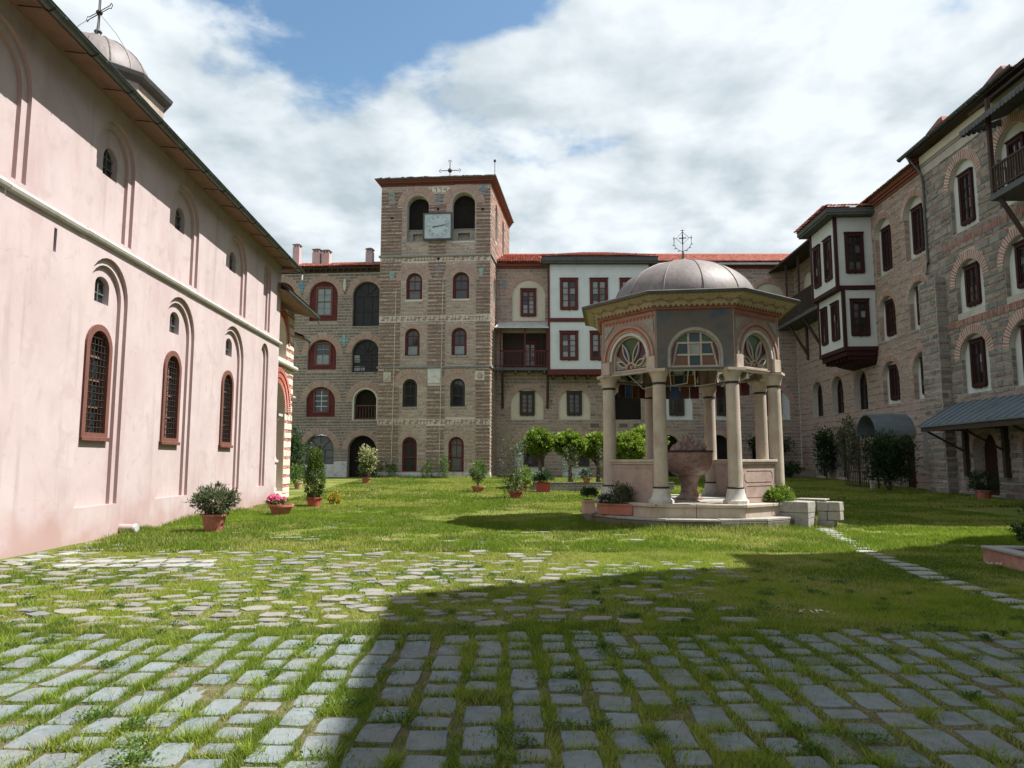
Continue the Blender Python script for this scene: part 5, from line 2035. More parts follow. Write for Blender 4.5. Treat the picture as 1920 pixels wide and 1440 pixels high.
# wooden gallery in the far corner
s = MB()
s.box(RT, 8.5, 17.3, 11.2, 11.42, 0, 1.55)
s.build('gallery_floor', 'grey_wood', rt)
s = MB()
s.box(RT, 8.5, 17.2, 12.9, 12.98, 1.42, 1.5)
s.box(RT, 8.5, 17.2, 11.5, 11.56, 1.43, 1.49)
for k in range(58):
    u = 8.55 + k * 0.15
    s.box(RT, u - 0.025, u + 0.025, 11.56, 12.9, 1.44, 1.48)
for u in (10.2, 12.6, 15.0):
    s.box(RT, u - 0.06, u + 0.06, 11.42, 15.6, 1.38, 1.5)
s.build('gallery_railing', 'dark_wood', rt)
s = MB()
s.hexa([RT.p(8.4, 16.0, -0.1), RT.p(19, 16.0, -0.1), RT.p(19, 16.3, -0.1), RT.p(8.4, 16.3, -0.1),
        RT.p(8.4, 15.62, 1.9), RT.p(19, 15.62, 1.9), RT.p(19, 15.75, 1.9), RT.p(8.4, 15.75, 1.9)])
s.build('gallery_roof', 'dark_wood', rt)
for u in (9.6, 12.4, 15.2):
    s = MB()
    s.tube([RT.p(u, 9.0, 0.05), RT.p(u, 11.2, 1.3)], 0.1, 4)
    s.tube([RT.p(u, 8.7, 0.1), RT.p(u, 11.2, 0.1)], 0.1, 4)
    s.build('gallery_bracket', 'dark_wood', rt)
# blank arched panels under the gallery
for c in (11.5, 14.6):
    s = MB()
    s.prism(RT, arch(c, 12.0, 1.6, 14.9), 0.0, 0.05)
    s.build('blind_arch', 'cream_plaster', rt)
# barrel canopy over the garden door
s = MB()
n = 14
for i in range(n):
    a0, a1 = math.pi * i / n, math.pi * (i + 1) / n
    P = []
    for d in (0.02, 2.0):
        for r, a in ((1.1, a0), (1.16, a0), (1.16, a1), (1.1, a1)):
            P.append(RT.p(2.4 + r * math.cos(a), 2.85 + r * math.sin(a), d))
    s.hexa([P[0], P[3], P[2], P[1], P[4], P[7], P[6], P[5]])
s.build('door_canopy', 'zinc_roof', rt, smooth=True)
for sd in (-1, 1):
    s = MB()
    s.tube([RT.p(2.4 + sd * 1.05, 0.0, 1.95), RT.p(2.4 + sd * 1.05, 2.9, 1.95)], 0.04, 6)
    s.build('canopy_post', 'iron', rt)
# pent roof on posts
s = MB()
A, B, C_, D_ = RT.p(-2.5, 4.2, 0.03), RT.p(-15, 4.2, 0.03), RT.p(-15, 3.2, 2.0), RT.p(-2.9, 3.12, 2.0)
dn = Vector((0, 0, -0.07))
s.hexa([A + dn, B + dn, C_ + dn, D_ + dn, A, B, C_, D_])
for k in range(22):
    t = k / 22
    s.tube([A.lerp(B, t) + Vector((0, 0, 0.02)), D_.lerp(C_, t) + Vector((0, 0, 0.02))], 0.028, 5)
s.build('pent_roof', 'zinc_roof', rt)
s = MB()
s.box(RT, -15, -3.0, 2.86, 3.06, 1.8, 1.95)
for u in (-3.15, -5.9, -9.0):
    s.box(RT, u - 0.1, u + 0.1, 0.9, 2.98, 0.02, 0.22)
    s.tube([RT.p(u, 2.0, 0.2), RT.p(u, 2.88, 1.75)], 0.05, 4)
    s.tube([RT.p(u, 2.95, 0.0), RT.p(u, 2.95, 1.9)], 0.05, 4)
s.build('pent_frame', 'dark_wood', rt)
# hanging balcony at the near end
s = MB()
s.box(RT, -14.5, -8.0, 11.72, 11.95, 0.0, 1.35)
bf = s.build('balcony_floor', 'grey_wood', rt)
s = MB()
s.box(RT, -14.5, -8.05, 12.98, 13.06, 1.22, 1.3)
s.box(RT, -14.5, -8.05, 12.08, 12.14, 1.23, 1.29)
for k in range(42):
    u = -8.15 - k * 0.15
    s.box(RT, u - 0.03, u + 0.03, 12.14, 12.98, 1.24, 1.28)
for k in range(6):
    s.box(RT, -8.12, -8.06, 12.14, 13.0, 0.1 + k * 0.18, 0.14 + k * 0.18)
s.box(RT, -8.13, -8.05, 12.98, 13.06, 0.0, 1.3)
for u in (-8.12, -11.0):
    s.box(RT, u - 0.07, u + 0.07, 11.95, 15.9, 1.18, 1.32)
s.build('balcony_railing', 'dark_wood', rt)
s = MB()
s.tube([RT.p(-8.4, 9.6, 0.05), RT.p(-8.4, 11.7, 1.2)], 0.11, 4)
s.build('bracket', 'dark_wood', rt)
s = MB()
a, b = RT.p(-7.0, 15.05, 1.75), RT.p(-14.5, 15.05, 1.75)
s.hexa([RT.p(-7.0, 14.98, 1.75), RT.p(-14.5, 14.98, 1.75), RT.p(-14.5, 15.55, 0.02), RT.p(-7.4, 15.55, 0.02),
        a, b, RT.p(-14.5, 15.62, 0.02), RT.p(-7.4, 15.62, 0.02)])
n = 34
for k in range(n):                                 # scalloped valance
    u0 = -7.02 - k * 0.22
    pts = [(u0, 15.0), (u0 - 0.21, 15.0)] + [(u0 - 0.105 - 0.105 * math.cos(q), 14.86 - 0.09 * math.sin(q)) for q in np.linspace(0, math.pi, 6)]
    s.prism(RT, pts, 1.73, 1.76)
for k in range(8):
    d0 = 1.7 - k * 0.21
    EF = Frame(RT.p(-7.03, 0, 0), -RT.n, -RT.ex)
    pts = [(-d0, 15.05 + (1.75 - d0) * 0.3), (-d0 + 0.2, 15.05 + (1.75 - d0 + 0.2) * 0.3)] + \
          [(-d0 + 0.1 + 0.1 * math.cos(q), 14.88 + (1.75 - d0) * 0.3 - 0.09 * math.sin(q)) for q in np.linspace(0, math.pi, 6)]
    s.prism(EF, pts, -0.02, 0.01)
s.build('scalloped_awning', 'grey_wood', rt)
s = MB()
s.hexa([RT.p(-6.5, 16.0, 1.0), RT.p(-15, 16.0, 1.0), RT.p(-15, 17.2, -1.0), RT.p(-6.5, 17.2, -1.0),
        RT.p(-6.5, 16.08, 1.05), RT.p(-15, 16.08, 1.05), RT.p(-15, 17.35, -1.0), RT.p(-6.5, 17.35, -1.0)])
s.build('balcony_eave', 'dark_wood', rt)

# iron garden gate before the canopy
GF = Frame(RT.p(2.6, 0.12, 2.35), RT.ex, RT.n)
gate = thing('garden_gate', 'dark iron garden gate with pale post below the barrel canopy', 'gate', GF.p(0, 0))
s = MB()
for k in range(15):
    u = -1.2 + k * 0.21
    s.tube([GF.p(u, 0, 0), GF.p(u, 1.75, 0)], 0.018, 5)
for z in (0.15, 0.9, 1.6):
    s.tube([GF.p(-1.3, z, 0), GF.p(1.8, z, 0)], 0.022, 5)
s.build('bars', 'iron', gate)
s = MB()
s.box(GF, -1.5, -1.35, -0.1, 1.5, -0.08, 0.08)
s.build('post', 'white_marble', gate, bevel=0.01)

# ================================================================== unseen wing right of the frame, added and shaped to shade the paving
rf = thing('shadow_block', 'tall unseen stone block right of the frame, placed to cast the paving shadow', 'building', (13, 6, 0))


def block(poly, h, roof_h, ov):
    s = MB()
    n = len(poly)
    for i in range(n):
        a, b = Vector((*poly[i], 0)), Vector((*poly[(i + 1) % n], 0))
        F = Frame(a, b - a, Vector((b - a).cross(Vector((0, 0, 1)))))
        ln = (b - a).length
        hs = []
        if ln > 4:
            u = 1.5
            while u < ln - 1.5:
                for z in (1.2, 4.8, 8.4, 12.0):
                    if z + 2.2 < h:
                        hs.append(arch(u, z, 1.1, z + 2.0))
                u += 3.4
        s.holes(F, rect(0, ln, -0.1, h), hs, 0)
        for q in hs:
            s.jamb(F, q, 0, -0.3)
            s.face([F.p(*x, -0.3) for x in q], F, mi=1)
    s.build('wall', ['stone', 'glass'], rf)
    c = Vector((sum(p[0] for p in poly) / n, sum(p[1] for p in poly) / n, h + roof_h))
    s = MB()
    cr = []
    for i in range(n):
        p = Vector((*poly[i], h))
        v = (p - Vector((c.x, c.y, h))).normalized()
        cr.append(p + v * ov)
    for i in range(n):
        j = (i + 1) % n
        s.face([cr[i], cr[j], c])
        s.face([cr[j] - Vector((0, 0, 0.12)), cr[i] - Vector((0, 0, 0.12)), cr[i] - Vector((0, 0, 0)), cr[j]])
    s.build('roof', 'old_tile', rf)


block([(9.45, 8.9), (10.25, 2.15), (11.2, -10.0), (19.5, -10.0), (19.5, 12.3), (13.2, 10.9)], 16.8, 2.0, 0.3)
block([(11.75, 12.65), (11.6, 10.3), (19.4, 12.4), (20.0, 15.9), (17.2, 15.1), (14.7, 13.0)], 12.4, 1.0, 0.2)

# ================================================================== fountain kiosk
KC = Vector((4.72, 19.1, 0))
K0 = math.radians(-98.1)
kiosk = thing('fountain_kiosk', 'octagonal marble fountain kiosk with lead dome and painted cornice', 'kiosk', KC)
AP = math.cos(math.pi / 8)


def kdir(a):
    return Vector((math.cos(a), math.sin(a), 0))


def kface(i, ap):
    n_ = kdir(K0 + math.radians(45) * i)
    return Frame(KC + n_ * ap, Vector((0, 0, 1)).cross(n_), n_)


def cornice_material():
    m = bpy.data.materials.new('painted_cornice')
    MATS['painted_cornice'] = m
    m.use_nodes = True
    n, l = m.node_tree.nodes, m.node_tree.links
    b = n['Principled BSDF']
    b.inputs['Roughness'].default_value = 0.85
    uv = n.new('ShaderNodeUVMap')
    sp = n.new('ShaderNodeSeparateXYZ')
    l.new(uv.outputs[0], sp.inputs[0])
    U, V = sp.outputs[0], sp.outputs[1]

    def mt(op, a, b_=None, c=None):
        x = n.new('ShaderNodeMath')
        x.operation = op
        for i, q in enumerate((a, b_, c)):
            if q is None:
                continue
            if isinstance(q, (int, float)):
                x.inputs[i].default_value = q
            else:
                l.new(q, x.inputs[i])
        return x.outputs[0]

    def noise(s, d):
        x = n.new('ShaderNodeTexNoise')
        cb = n.new('ShaderNodeCombineXYZ')
        l.new(U, cb.inputs[0])
        l.new(V, cb.inputs[1])
        l.new(cb.outputs[0], x.inputs['Vector'])
        x.inputs['Scale'].default_value = s
        x.inputs['Detail'].default_value = d
        return x.outputs[0]

    def mix(f, a, c):
        x = n.new('ShaderNodeMix')
        x.data_type = 'RGBA'
        l.new(f, x.inputs[0])
        for i, q in ((6, a), (7, c)):
            if isinstance(q, tuple):
                x.inputs[i].default_value = (*q, 1)
            else:
                l.new(q, x.inputs[i])
        return x.outputs[2]

    c = mix(noise(2.2, 6), (0.26, 0.205, 0.125), (0.40, 0.345, 0.245))
    scal = mt('ABSOLUTE', mt('SINE', mt('MULTIPLY', U, math.pi / 0.125)))
    # row of dark half-rounds near the foot
    f1 = mt('MULTIPLY', mt('GREATER_THAN', V, 0.10), mt('LESS_THAN', V, mt('ADD', 0.13, mt('MULTIPLY', scal, 0.15))))
    c = mix(mt('MULTIPLY', f1, 0.9), c, (0.07, 0.035, 0.03))
    # red fillet at the foot
    c = mix(mt('LESS_THAN', V, 0.10), c, (0.34, 0.075, 0.045))
    # row of small triangles under the edge
    tri = mt('PINGPONG', U, 0.06)
    f2 = mt('GREATER_THAN', V, mt('SUBTRACT', 0.97, mt('MULTIPLY', tri, 1.6)))
    c = mix(mt('MULTIPLY', f2, 0.9), c, (0.16, 0.11, 0.06))
    # vine with tufts of leaves
    wave = mt('MULTIPLY', mt('SINE', mt('MULTIPLY', U, 2 * math.pi / 0.46)), 0.075)
    dist = mt('ABSOLUTE', mt('SUBTRACT', V, mt('ADD', 0.52, wave)))
    stem = mt('LESS_THAN', dist, 0.022)
    tuft = mt('MULTIPLY', mt('LESS_THAN', dist, mt('MULTIPLY', mt('ABSOLUTE', mt('SINE', mt('MULTIPLY', U, math.pi / 0.23))), 0.17)),
              mt('GREATER_THAN', noise(34, 3), 0.54))
    f3 = mt('MAXIMUM', stem, tuft)
    c = mix(mt('MULTIPLY', f3, 0.9), c, (0.07, 0.03, 0.014))
    dirt = n.new('ShaderNodeMapRange')
    l.new(noise(5, 8), dirt.inputs[0])
    dirt.inputs[1].default_value = 0.5
    dirt.inputs[2].default_value = 0.75
    dirt.inputs[4].default_value = 0.45
    c = mix(dirt.outputs[0], c, (0.30, 0.24, 0.16))
    l.new(c, b.inputs['Base Color'])


cornice_material()
M('icon_panel', [(0.06, 0.065, 0.068), (0.085, 0.09, 0.095), (0.12, 0.105, 0.085), (0.08, 0.095, 0.115), (0.06, 0.065, 0.07)], 0.7, 1.3, 7, 0.1, 20)
M('red_paint', [(0.30, 0.075, 0.05), (0.40, 0.15, 0.105)], 0.85, 6, 6)
M('tan_stone', [(0.23, 0.165, 0.13), (0.33, 0.25, 0.20), (0.28, 0.205, 0.165), (0.40, 0.33, 0.28)], 0.85, 2.4, 8, 0.15, 20)

# platform: kerb stones with caps, then a step of blocks
cap_n = 15
for k in range(cap_n):
    a0, a1 = 2 * math.pi * k / cap_n + 0.1, 2 * math.pi * (k + 1) / cap_n + 0.1
    q = lambda r, a, z: KC + kdir(a) * r + Vector((0, 0, z))
    g = 0.0025
    s = MB()
    s.hexa([q(2.2, a0 + g, -0.05), q(2.82, a0 + g, -0.05), q(2.82, a1 - g, -0.05), q(2.2, a1 - g, -0.05),
            q(2.2, a0 + g, 0.2), q(2.82, a0 + g, 0.2), q(2.82, a1 - g, 0.2), q(2.2, a1 - g, 0.2)])
    s.build('kerb_stone', 'mossy_stone', kiosk, bevel=0.02)
    s = MB()
    t = rg.uniform(-0.012, 0.008)
    ro = 2.86 + rg.uniform(-0.05, 0.05)
    s.hexa([q(2.15, a0 + g, 0.202), q(ro, a0 + g, 0.202), q(ro, a1 - g, 0.202), q(2.15, a1 - g, 0.202),
            q(2.15, a0 + g, 0.27 + t), q(ro, a0 + g, 0.27 + t), q(ro, a1 - g, 0.27 + t), q(2.15, a1 - g, 0.27 + t)])
    s.build('kerb_cap', 'grey_marble', kiosk, bevel=0.012)
for i in range(8):
    F = kface(i, 2.42)
    hw = 2.42 * math.tan(math.pi / 8)
    cut = rg.uniform(-0.25, 0.25)
    for a, b in ((-hw, cut), (cut, hw)):
        s = MB()
        s.box(F, a + 0.004, b - 0.004, 0.25, 0.50, -0.5, 0.0)
        s.build('step_block', 'kiosk_marble', kiosk, bevel=0.012)
        s = MB()
        s.box(F, a + 0.003, b - 0.003, 0.502, 0.58, -0.6, 0.05)
        s.build('step_cap', 'white_marble' if rg.random() < 0.3 else 'kiosk_marble', kiosk, bevel=0.015)
s = MB()
s.lathe(KC, [(2.2, 0.1), (2.2, 0.565)], 8, rot=K0 + math.pi / 8)
s.build('floor', 'grey_marble', kiosk)
# columns
for i in range(8):
    c = KC + kdir(K0 + math.radians(45 * i + 22.5)) * 2.25
    ra = K0 + math.radians(45 * i + 22.5) + math.pi / 8
    s = MB()
    s.lathe(c, [(0.30, 0.58), (0.30, 0.66), (0.285, 0.67)], 8, rot=ra)
    s.lathe(c, [(0.27, 0.67), (0.235, 0.74), (0.205, 0.86), (0.20, 0.93)], 16)
    base = s.build('column_base', 'white_marble', kiosk, smooth=True)
    s = MB()
    s.lathe(c, [(0.176, 0.93), (0.170, 1.0), (0.166, 2.0), (0.155, 3.44)], 28)
    cl = s.build('column', 'kiosk_marble', kiosk, smooth=True)
    s = MB()
    s.lathe(c, [(0.152, 3.42), (0.168, 3.425), (0.168, 3.475), (0.152, 3.48)], 24)
    s.build('collar', 'iron', cl, smooth=True)
    s = MB()
    s.lathe(c, [(0.187, 0.93), (0.195, 0.94), (0.195, 0.965), (0.187, 0.975)], 24)
    s.build('collar', 'iron', cl, smooth=True)
    s = MB()
    s.lathe(c, [(0.165, 3.48), (0.175, 3.52), (0.19, 3.60), (0.232, 3.70), (0.245, 3.72)], 16)
    s.lathe(c, [(0.315, 3.72), (0.335, 3.74), (0.335, 3.80)], 4, rot=ra - math.pi / 8 + math.pi / 4)
    s.build('capital', 'kiosk_marble', cl, smooth=True, angle=30)
# parapet slabs
for i in (1, 2, 3, 5, 6, 7):
    F = kface(i, 2.25 * AP)
    hw = 2.25 * math.sin(math.pi / 8) - 0.16
    s = MB()
    s.box(F, -hw, hw, 0.585, 1.50, -0.055, 0.055)
    pn = s.build('parapet', 'pink_marble', kiosk, bevel=0.008)
    s = MB()
    s.box(F, -hw - 0.03, hw + 0.03, 1.502, 1.56, -0.085, 0.085)
    s.box(F, -hw - 0.03, hw + 0.03, 1.56, 1.62, -0.115, 0.115)
    s.build('parapet_cap', 'kiosk_marble', pn, bevel=0.008)
    s = MB()
    if i == 1:                                     # two carved tablets
        for z0, z1 in ((1.08, 1.36), (0.72, 1.0)):
            o = [(u * (hw - 0.13), zz) for u, zz in ((-0.88, z0), (0.88, z0), (1, z0 + 0.06), (1, z1 - 0.06), (0.88, z1), (-0.88, z1), (-1, z1 - 0.06), (-1, z0 + 0.06))]
            cu, cz = 0, (z0 + z1) / 2
            inn = [(u * 0.97, cz + (zz - cz) * 0.92) for u, zz in o]
            s.ring(F, o, inn, 0.05, 0.064)
        for a, b in ((-hw + 0.02, -hw + 0.05), (hw - 0.05, hw - 0.02)):
            s.box(F, a, b, 0.62, 1.46, 0.05, 0.066)
    else:
        s.ring(F, rect(-hw + 0.05, hw - 0.05, 0.66, 1.44), rect(-hw + 0.08, hw - 0.08, 0.69, 1.41), 0.05, 0.063)
    s.build('carved_frame', 'pink_marble', pn)
# drum faces with arches and stained glass
HW = 2.2 * math.tan(math.pi / 8)


def lens(r0, r1, a, w_, n=8):
    """petal outline from radius r0 to r1 in direction a"""
    L_, R_ = [], []
    for k in range(n + 1):
        t = k / n
        r = r0 + (r1 - r0) * t
        h = w_ * math.sin(math.pi * t)
        c, s_ = math.cos(a), math.sin(a)
        L_.append((r * c - h * s_, r * s_ + h * c))
        R_.append((r * c + h * s_, r * s_ - h * c))
    return R_ + L_[::-1][1:-1]


for i in range(8):
    F = kface(i, 2.2)
    o = arch(0, 3.83, 1.2, 4.73, 16)
    s = MB()
    s.holes(F, rect(-HW + 0.002, HW - 0.002, 3.80, 5.26), [o], 0)
    s.jamb(F, o, 0, -0.22)
    s.holes(F, rect(-HW + 0.1, HW - 0.1, 3.80, 5.26), [o], -0.22)
    dw = s.build('drum_wall', 'tan_stone', kiosk)
    if i == 0:
        s = MB()
        ob = arch(0, 3.825, 1.3, 4.80, 16)
        pts = rect(-HW - 0.02, HW + 0.02, 3.78, 5.28)
        s.holes(F, pts, [ob], 0.03)
        s.jamb(F, pts[::-1], 0.03, 0.0)
        s.build('icon_panel', 'icon_panel', dw)
        s = MB()
        s.ring(F, arch(0, 3.825, 1.3, 4.80, 16), arch(0, 3.825, 1.18, 4.72, 16), -0.02, 0.035)
        s.build('arch_moulding', 'grey_marble', dw)
    else:
        for (r, w_, d, mt) in ((0.60, 0.075, 0.03, 'white_marble'), (0.685, 0.05, 0.045, 'tan_stone'), (0.738, 0.062, 0.03, 'red_paint'), (0.80, 0.055, 0.065, 'tan_stone')):
            s = MB()
            pts_o = [((r + w_) * math.cos(t), 4.13 + (r + w_) * math.sin(t)) for t in np.linspace(0, math.pi, 18)]
            pts_i = [(r * math.cos(t), 4.13 + r * math.sin(t)) for t in np.linspace(0, math.pi, 18)]
            s.ring(F, pts_o, pts_i, 0.0, d, closed=False)
            s.build('arch_moulding', mt, dw)
        s = MB()
        for sd in (-1, 1):                         # spandrel carving and impost blocks
            s.prism(F, [(sd * 0.5, 5.05), (sd * 0.84, 5.05), (sd * 0.84, 4.72)][::sd], 0.0, 0.03)
            s.build('spandrel', 'grey_marble', dw)
            s = MB()
            a, b = sorted((sd * 0.64, sd * 0.90))
            s.box(F, a, b, 3.80, 4.12, 0.0, 0.07)
            s.build('impost', 'kiosk_marble', dw, bevel=0.008)
            s = MB()
        n = 14
        for k in range(n):
            u = -0.86 + k * 1.72 / n
            s.prism(F, [(u, 5.16), (u + 1.72 / n, 5.16), (u + 0.86 / n, 5.08)][::-1], 0.0, 0.025)
        s.build('zigzag_border', 'red_paint', dw, kind='stuff')
    for sd in (1,):                                # corner fillets
        s = MB()
        s.tube([F.p(HW, 3.8, 0.0), F.p(HW, 5.26, 0.0)], 0.035, 6)
        s.build('corner_fillet', 'tan_stone', dw)
    # tracery
    D = -0.08
    s = MB()
    s.ring(F, arch(0, 3.835, 1.195, 4.725, 16), arch(0, 3.88, 1.12, 4.687, 16), D - 0.03, D + 0.03)
    colour = []
    if i in (0, 4):
        for (a, b, c, e) in ((-0.17, -0.125, 3.88, 4.68), (0.125, 0.17, 3.88, 4.68)):
            s.box(F, a, b, c, e, D - 0.025, D + 0.028)
        for z in (4.14, 4.43):
            s.box(F, -0.42, 0.42, z - 0.022, z + 0.022, D - 0.025, D + 0.026)
        for sd in (-1, 1):
            s.tube([F.p(sd * 0.52, 3.88, D), F.p(sd * 0.40, 4.43, D)], 0.025, 4)
        for (a, b, c, e, mt) in ((-0.125, 0.125, 3.88, 4.12, 'stain_teal'), (-0.125, 0.125, 4.16, 4.41, 'stain_white'), (-0.125, 0.125, 4.45, 4.67, 'stain_teal'),
                                 (-0.40, -0.17, 4.16, 4.41, 'stain_teal'), (0.17, 0.40, 4.16, 4.41, 'stain_teal'),
                                 (-0.48, -0.17, 3.88, 4.12, 'stain_amber'), (0.17, 0.48, 3.88, 4.12, 'stain_amber')):
            g = MB()
            g.face([F.p(*q, D - 0.01) for q in rect(a, b, c, e)], F)
            colour.append((g, mt))
        for sd in (-1, 1):
            g = MB()
            g.face([F.p(*q, D - 0.015) for q in ([(sd * 0.5, 3.88)] + [(sd * 0.56 * math.cos(t), 4.12 + 0.56 * math.sin(t)) for t in np.linspace(0, 0.75, 6)] + [(sd * 0.41, 4.43)])[::sd]], F)
            colour.append((g, 'stain_red'))
            g = MB()
            g.face([F.p(*q, D - 0.015) for q in ([(sd * 0.17, 4.45), (sd * 0.40, 4.45)] + [(sd * 0.55 * math.cos(t), 4.12 + 0.55 * math.sin(t)) for t in np.linspace(0.8, 1.25, 5)])[::sd]], F)
            colour.append((g, 'stain_green'))
    else:
        oz = 3.90
        pet = [(2.72, 0.53), (1.98, 0.74), (1.16, 0.74), (0.42, 0.53)]
        for a, r1 in pet:
            P = [(x, oz + y) for x, y in lens(0.14, r1, a, 0.078)]
            Q = [(x, oz + y) for x, y in lens(0.185, r1 - 0.055, a, 0.05)]
            s.ring(F, P, Q, D - 0.02, D + 0.03)
            g = MB()
            g.face([F.p(*q, D) for q in Q], F)
            colour.append((g, 'stain_blue' if 0.8 < a < 2.4 else 'stain_green'))
        hub = [(0.17 * math.cos(t), oz + 0.17 * math.sin(t)) for t in np.linspace(0, math.pi, 9)]
        s.ring(F, hub, [(x * 0.78, oz + (y - oz) * 0.78) for x, y in hub], D - 0.02, D + 0.03, closed=False)
        for a in (1.05, 2.09):
            s.tube([F.p(0, oz, D), F.p(0.16 * math.cos(a), oz + 0.16 * math.sin(a), D)], 0.016, 4)
        g = MB()
        g.face([F.p(*q, D - 0.005) for q in hub], F)
        colour.append((g, 'stain_amber'))
        angs = [(-0.38, 0.30, 'stain_white'), (0.30, 0.95, 'stain_red' if i == 1 else 'stain_plum'), (0.95, 2.19, 'stain_green'),
                (2.19, 2.84, 'stain_red' if i == 1 else 'stain_plum'), (2.84, 3.52, 'stain_white')]
        for a, b, mt in angs:
            g = MB()
            ts = np.linspace(a, b, 7)
            pts = [(0, oz)] + [(0.57 * math.cos(t), max(3.88, 4.125 + 0.57 * math.sin(t))) for t in ts]
            g.face([F.p(*q, D - 0.022) for q in pts], F)
            colour.append((g, mt))
    tr = s.build('tracery', 'kiosk_marble', dw)
    for g, mt in colour:
        g.build('pane', mt, tr)
# sill bars, tie rods and hanging ventilator frames
for i in range(8):
    F = kface(i, 2.12)
    s = MB()
    s.box(F, -0.72, 0.72, 3.76, 3.825, -0.1, 0.06)
    s.build('sill_bar', 'white_marble', kiosk, bevel=0.006)
for (i, u0, u1, tilt) in ((0, 0.0, 0.55, 0.5), (1, -0.5, 0.1, 0.55), (7, -0.2, 0.5, 0.45), (0, -0.6, -0.15, 0.35)):
    F = kface(i, 2.0)
    s = MB()
    s.tube([F.p(u0, 3.76, 0), F.p(u0 + 0.06, 3.44, -tilt), F.p(u1, 3.5, -tilt), F.p(u1, 3.76, 0)], 0.014, 4)
    s.build('ventilator_frame', 'pale_metal', kiosk)
for i in (3, 4, 5):                                # coloured panes hung inside the far arches
    F = kface(i, 2.02)
    for k, mt in enumerate(('stain_red', 'stain_amber', 'stain_sky', 'stain_plum')):
        g = MB()
        u = -0.56 + k * 0.28
        g.box(F, u, u + 0.26, 3.42, 3.78, -0.01, 0.01)
        g.build('hanging_pane', mt, kiosk)
# painted cornice with its own uv
me = bpy.data.meshes.new('cornice')
V, Fc, UVs = [], [], []
prof = [(2.22, 5.24), (2.30, 5.245), (2.33, 5.28), (2.37, 5.35), (2.43, 5.42), (2.52, 5.48), (2.64, 5.53), (2.70, 5.538)]
vv = [0.0, 0.06, 0.12, 0.30, 0.50, 0.70, 0.92, 1.0]
for i in range(8):
    n_ = kdir(K0 + math.radians(45) * i)
    e_ = Vector((0, 0, 1)).cross(n_)
    for j in range(len(prof) - 1):
        quad, uvq = [], []
        for (sd, jj_) in ((-1, j), (1, j), (1, j + 1), (-1, j + 1)):
            ap, z = prof[jj_]
            hw = ap * math.tan(math.pi / 8)
            quad.append(KC + n_ * ap + e_ * (sd * hw) + Vector((0, 0, z)))
            uvq.append((i * 2.07 + sd * hw, vv[jj_]))
        k = len(V)
        V += [tuple(p) for p in quad]
        Fc.append([k, k + 1, k + 2, k + 3])
        UVs += uvq
me.from_pydata(V, [], Fc)
uvl = me.uv_layers.new(name='UVMap')
uvl.data.foreach_set('uv', [x for q in UVs for x in q])
me.materials.append(MATS['painted_cornice'])
co = bpy.data.objects.new('cornice', me)
col.objects.link(co)
adopt(co, kiosk)
s = MB()
oct_ = lambda ap, z: (ap / AP, z)
s.lathe(KC, [oct_(2.6, 5.535), oct_(2.74, 5.54), oct_(2.76, 5.60), oct_(2.72, 5.625), oct_(2.0, 5.76)], 8, rot=K0 + math.pi / 8)
s.build('roof_edge', 'lead_dark', kiosk)
s = MB()
s.lathe(KC, [(1.92 * math.cos(a), 5.70 + 1.29 * math.sin(a)) for a in np.linspace(0, 1.46, 18)], 48)
dm = s.build('dome', 'lead', kiosk, smooth=True)
for k in range(12):
    a = K0 + 0.16 + k * math.pi / 6
    s = MB()
    s.tube([KC + kdir(a) * (1.925 * math.cos(t)) + Vector((0, 0, 5.70 + 1.292 * math.sin(t))) for t in np.linspace(0.03, 1.42, 14)], 0.018, 6)
    s.build('dome_seam', 'lead', dm, smooth=True)
s = MB()
s.lathe(KC + Vector((0, 0, 6.95)), [(0.30, 0.0), (0.29, 0.06), (0.18, 0.1), (0.12, 0.13), (0.05, 0.17), (0.025, 0.4)], 16)
s.build('finial', 'lead', kiosk, smooth=True)
s = MB()
b0 = KC + Vector((0, 0, 7.33))
X = Vector((0.97, -0.24, 0))
zv = Vector((0, 0, 1))
P = lambda x, z: b0 + X * x + zv * z
s.tube([P(0, -0.05), P(0, 0.62)], 0.011, 5)
s.tube([P(-0.1, 0.38), P(0.1, 0.38)], 0.016, 5)
s.tube([P(0, 0.22), P(0, 0.5)], 0.018, 5)
s.tube([P(0, 0.56), P(0.17, 0.38), P(0, 0.2), P(-0.17, 0.38), P(0, 0.56)], 0.009, 5)
for sd in (-1, 1):
    s.tube([P(sd * 0.17, 0.38), P(sd * 0.26, 0.38)], 0.009, 5)
    s.tube([P(sd * 0.235, 0.33), P(sd * 0.235, 0.43)], 0.009, 5)
    s.tube([P(sd * 0.23, 0.35), P(sd * 0.235, 0.22), P(sd * 0.19, 0.12), P(sd * 0.1, 0.04), P(0, 0.0)], 0.009, 5)
    for (x, z) in ((0.25, 0.2), (0.2, 0.1), (0.11, 0.02)):
        s.tube([P(sd * (x - 0.03), z), P(sd * (x + 0.03), z - 0.01)], 0.009, 4)
s.tube([P(-0.05, 0.6), P(0.05, 0.6)], 0.009, 5)
s.build('cross', 'iron', kiosk)

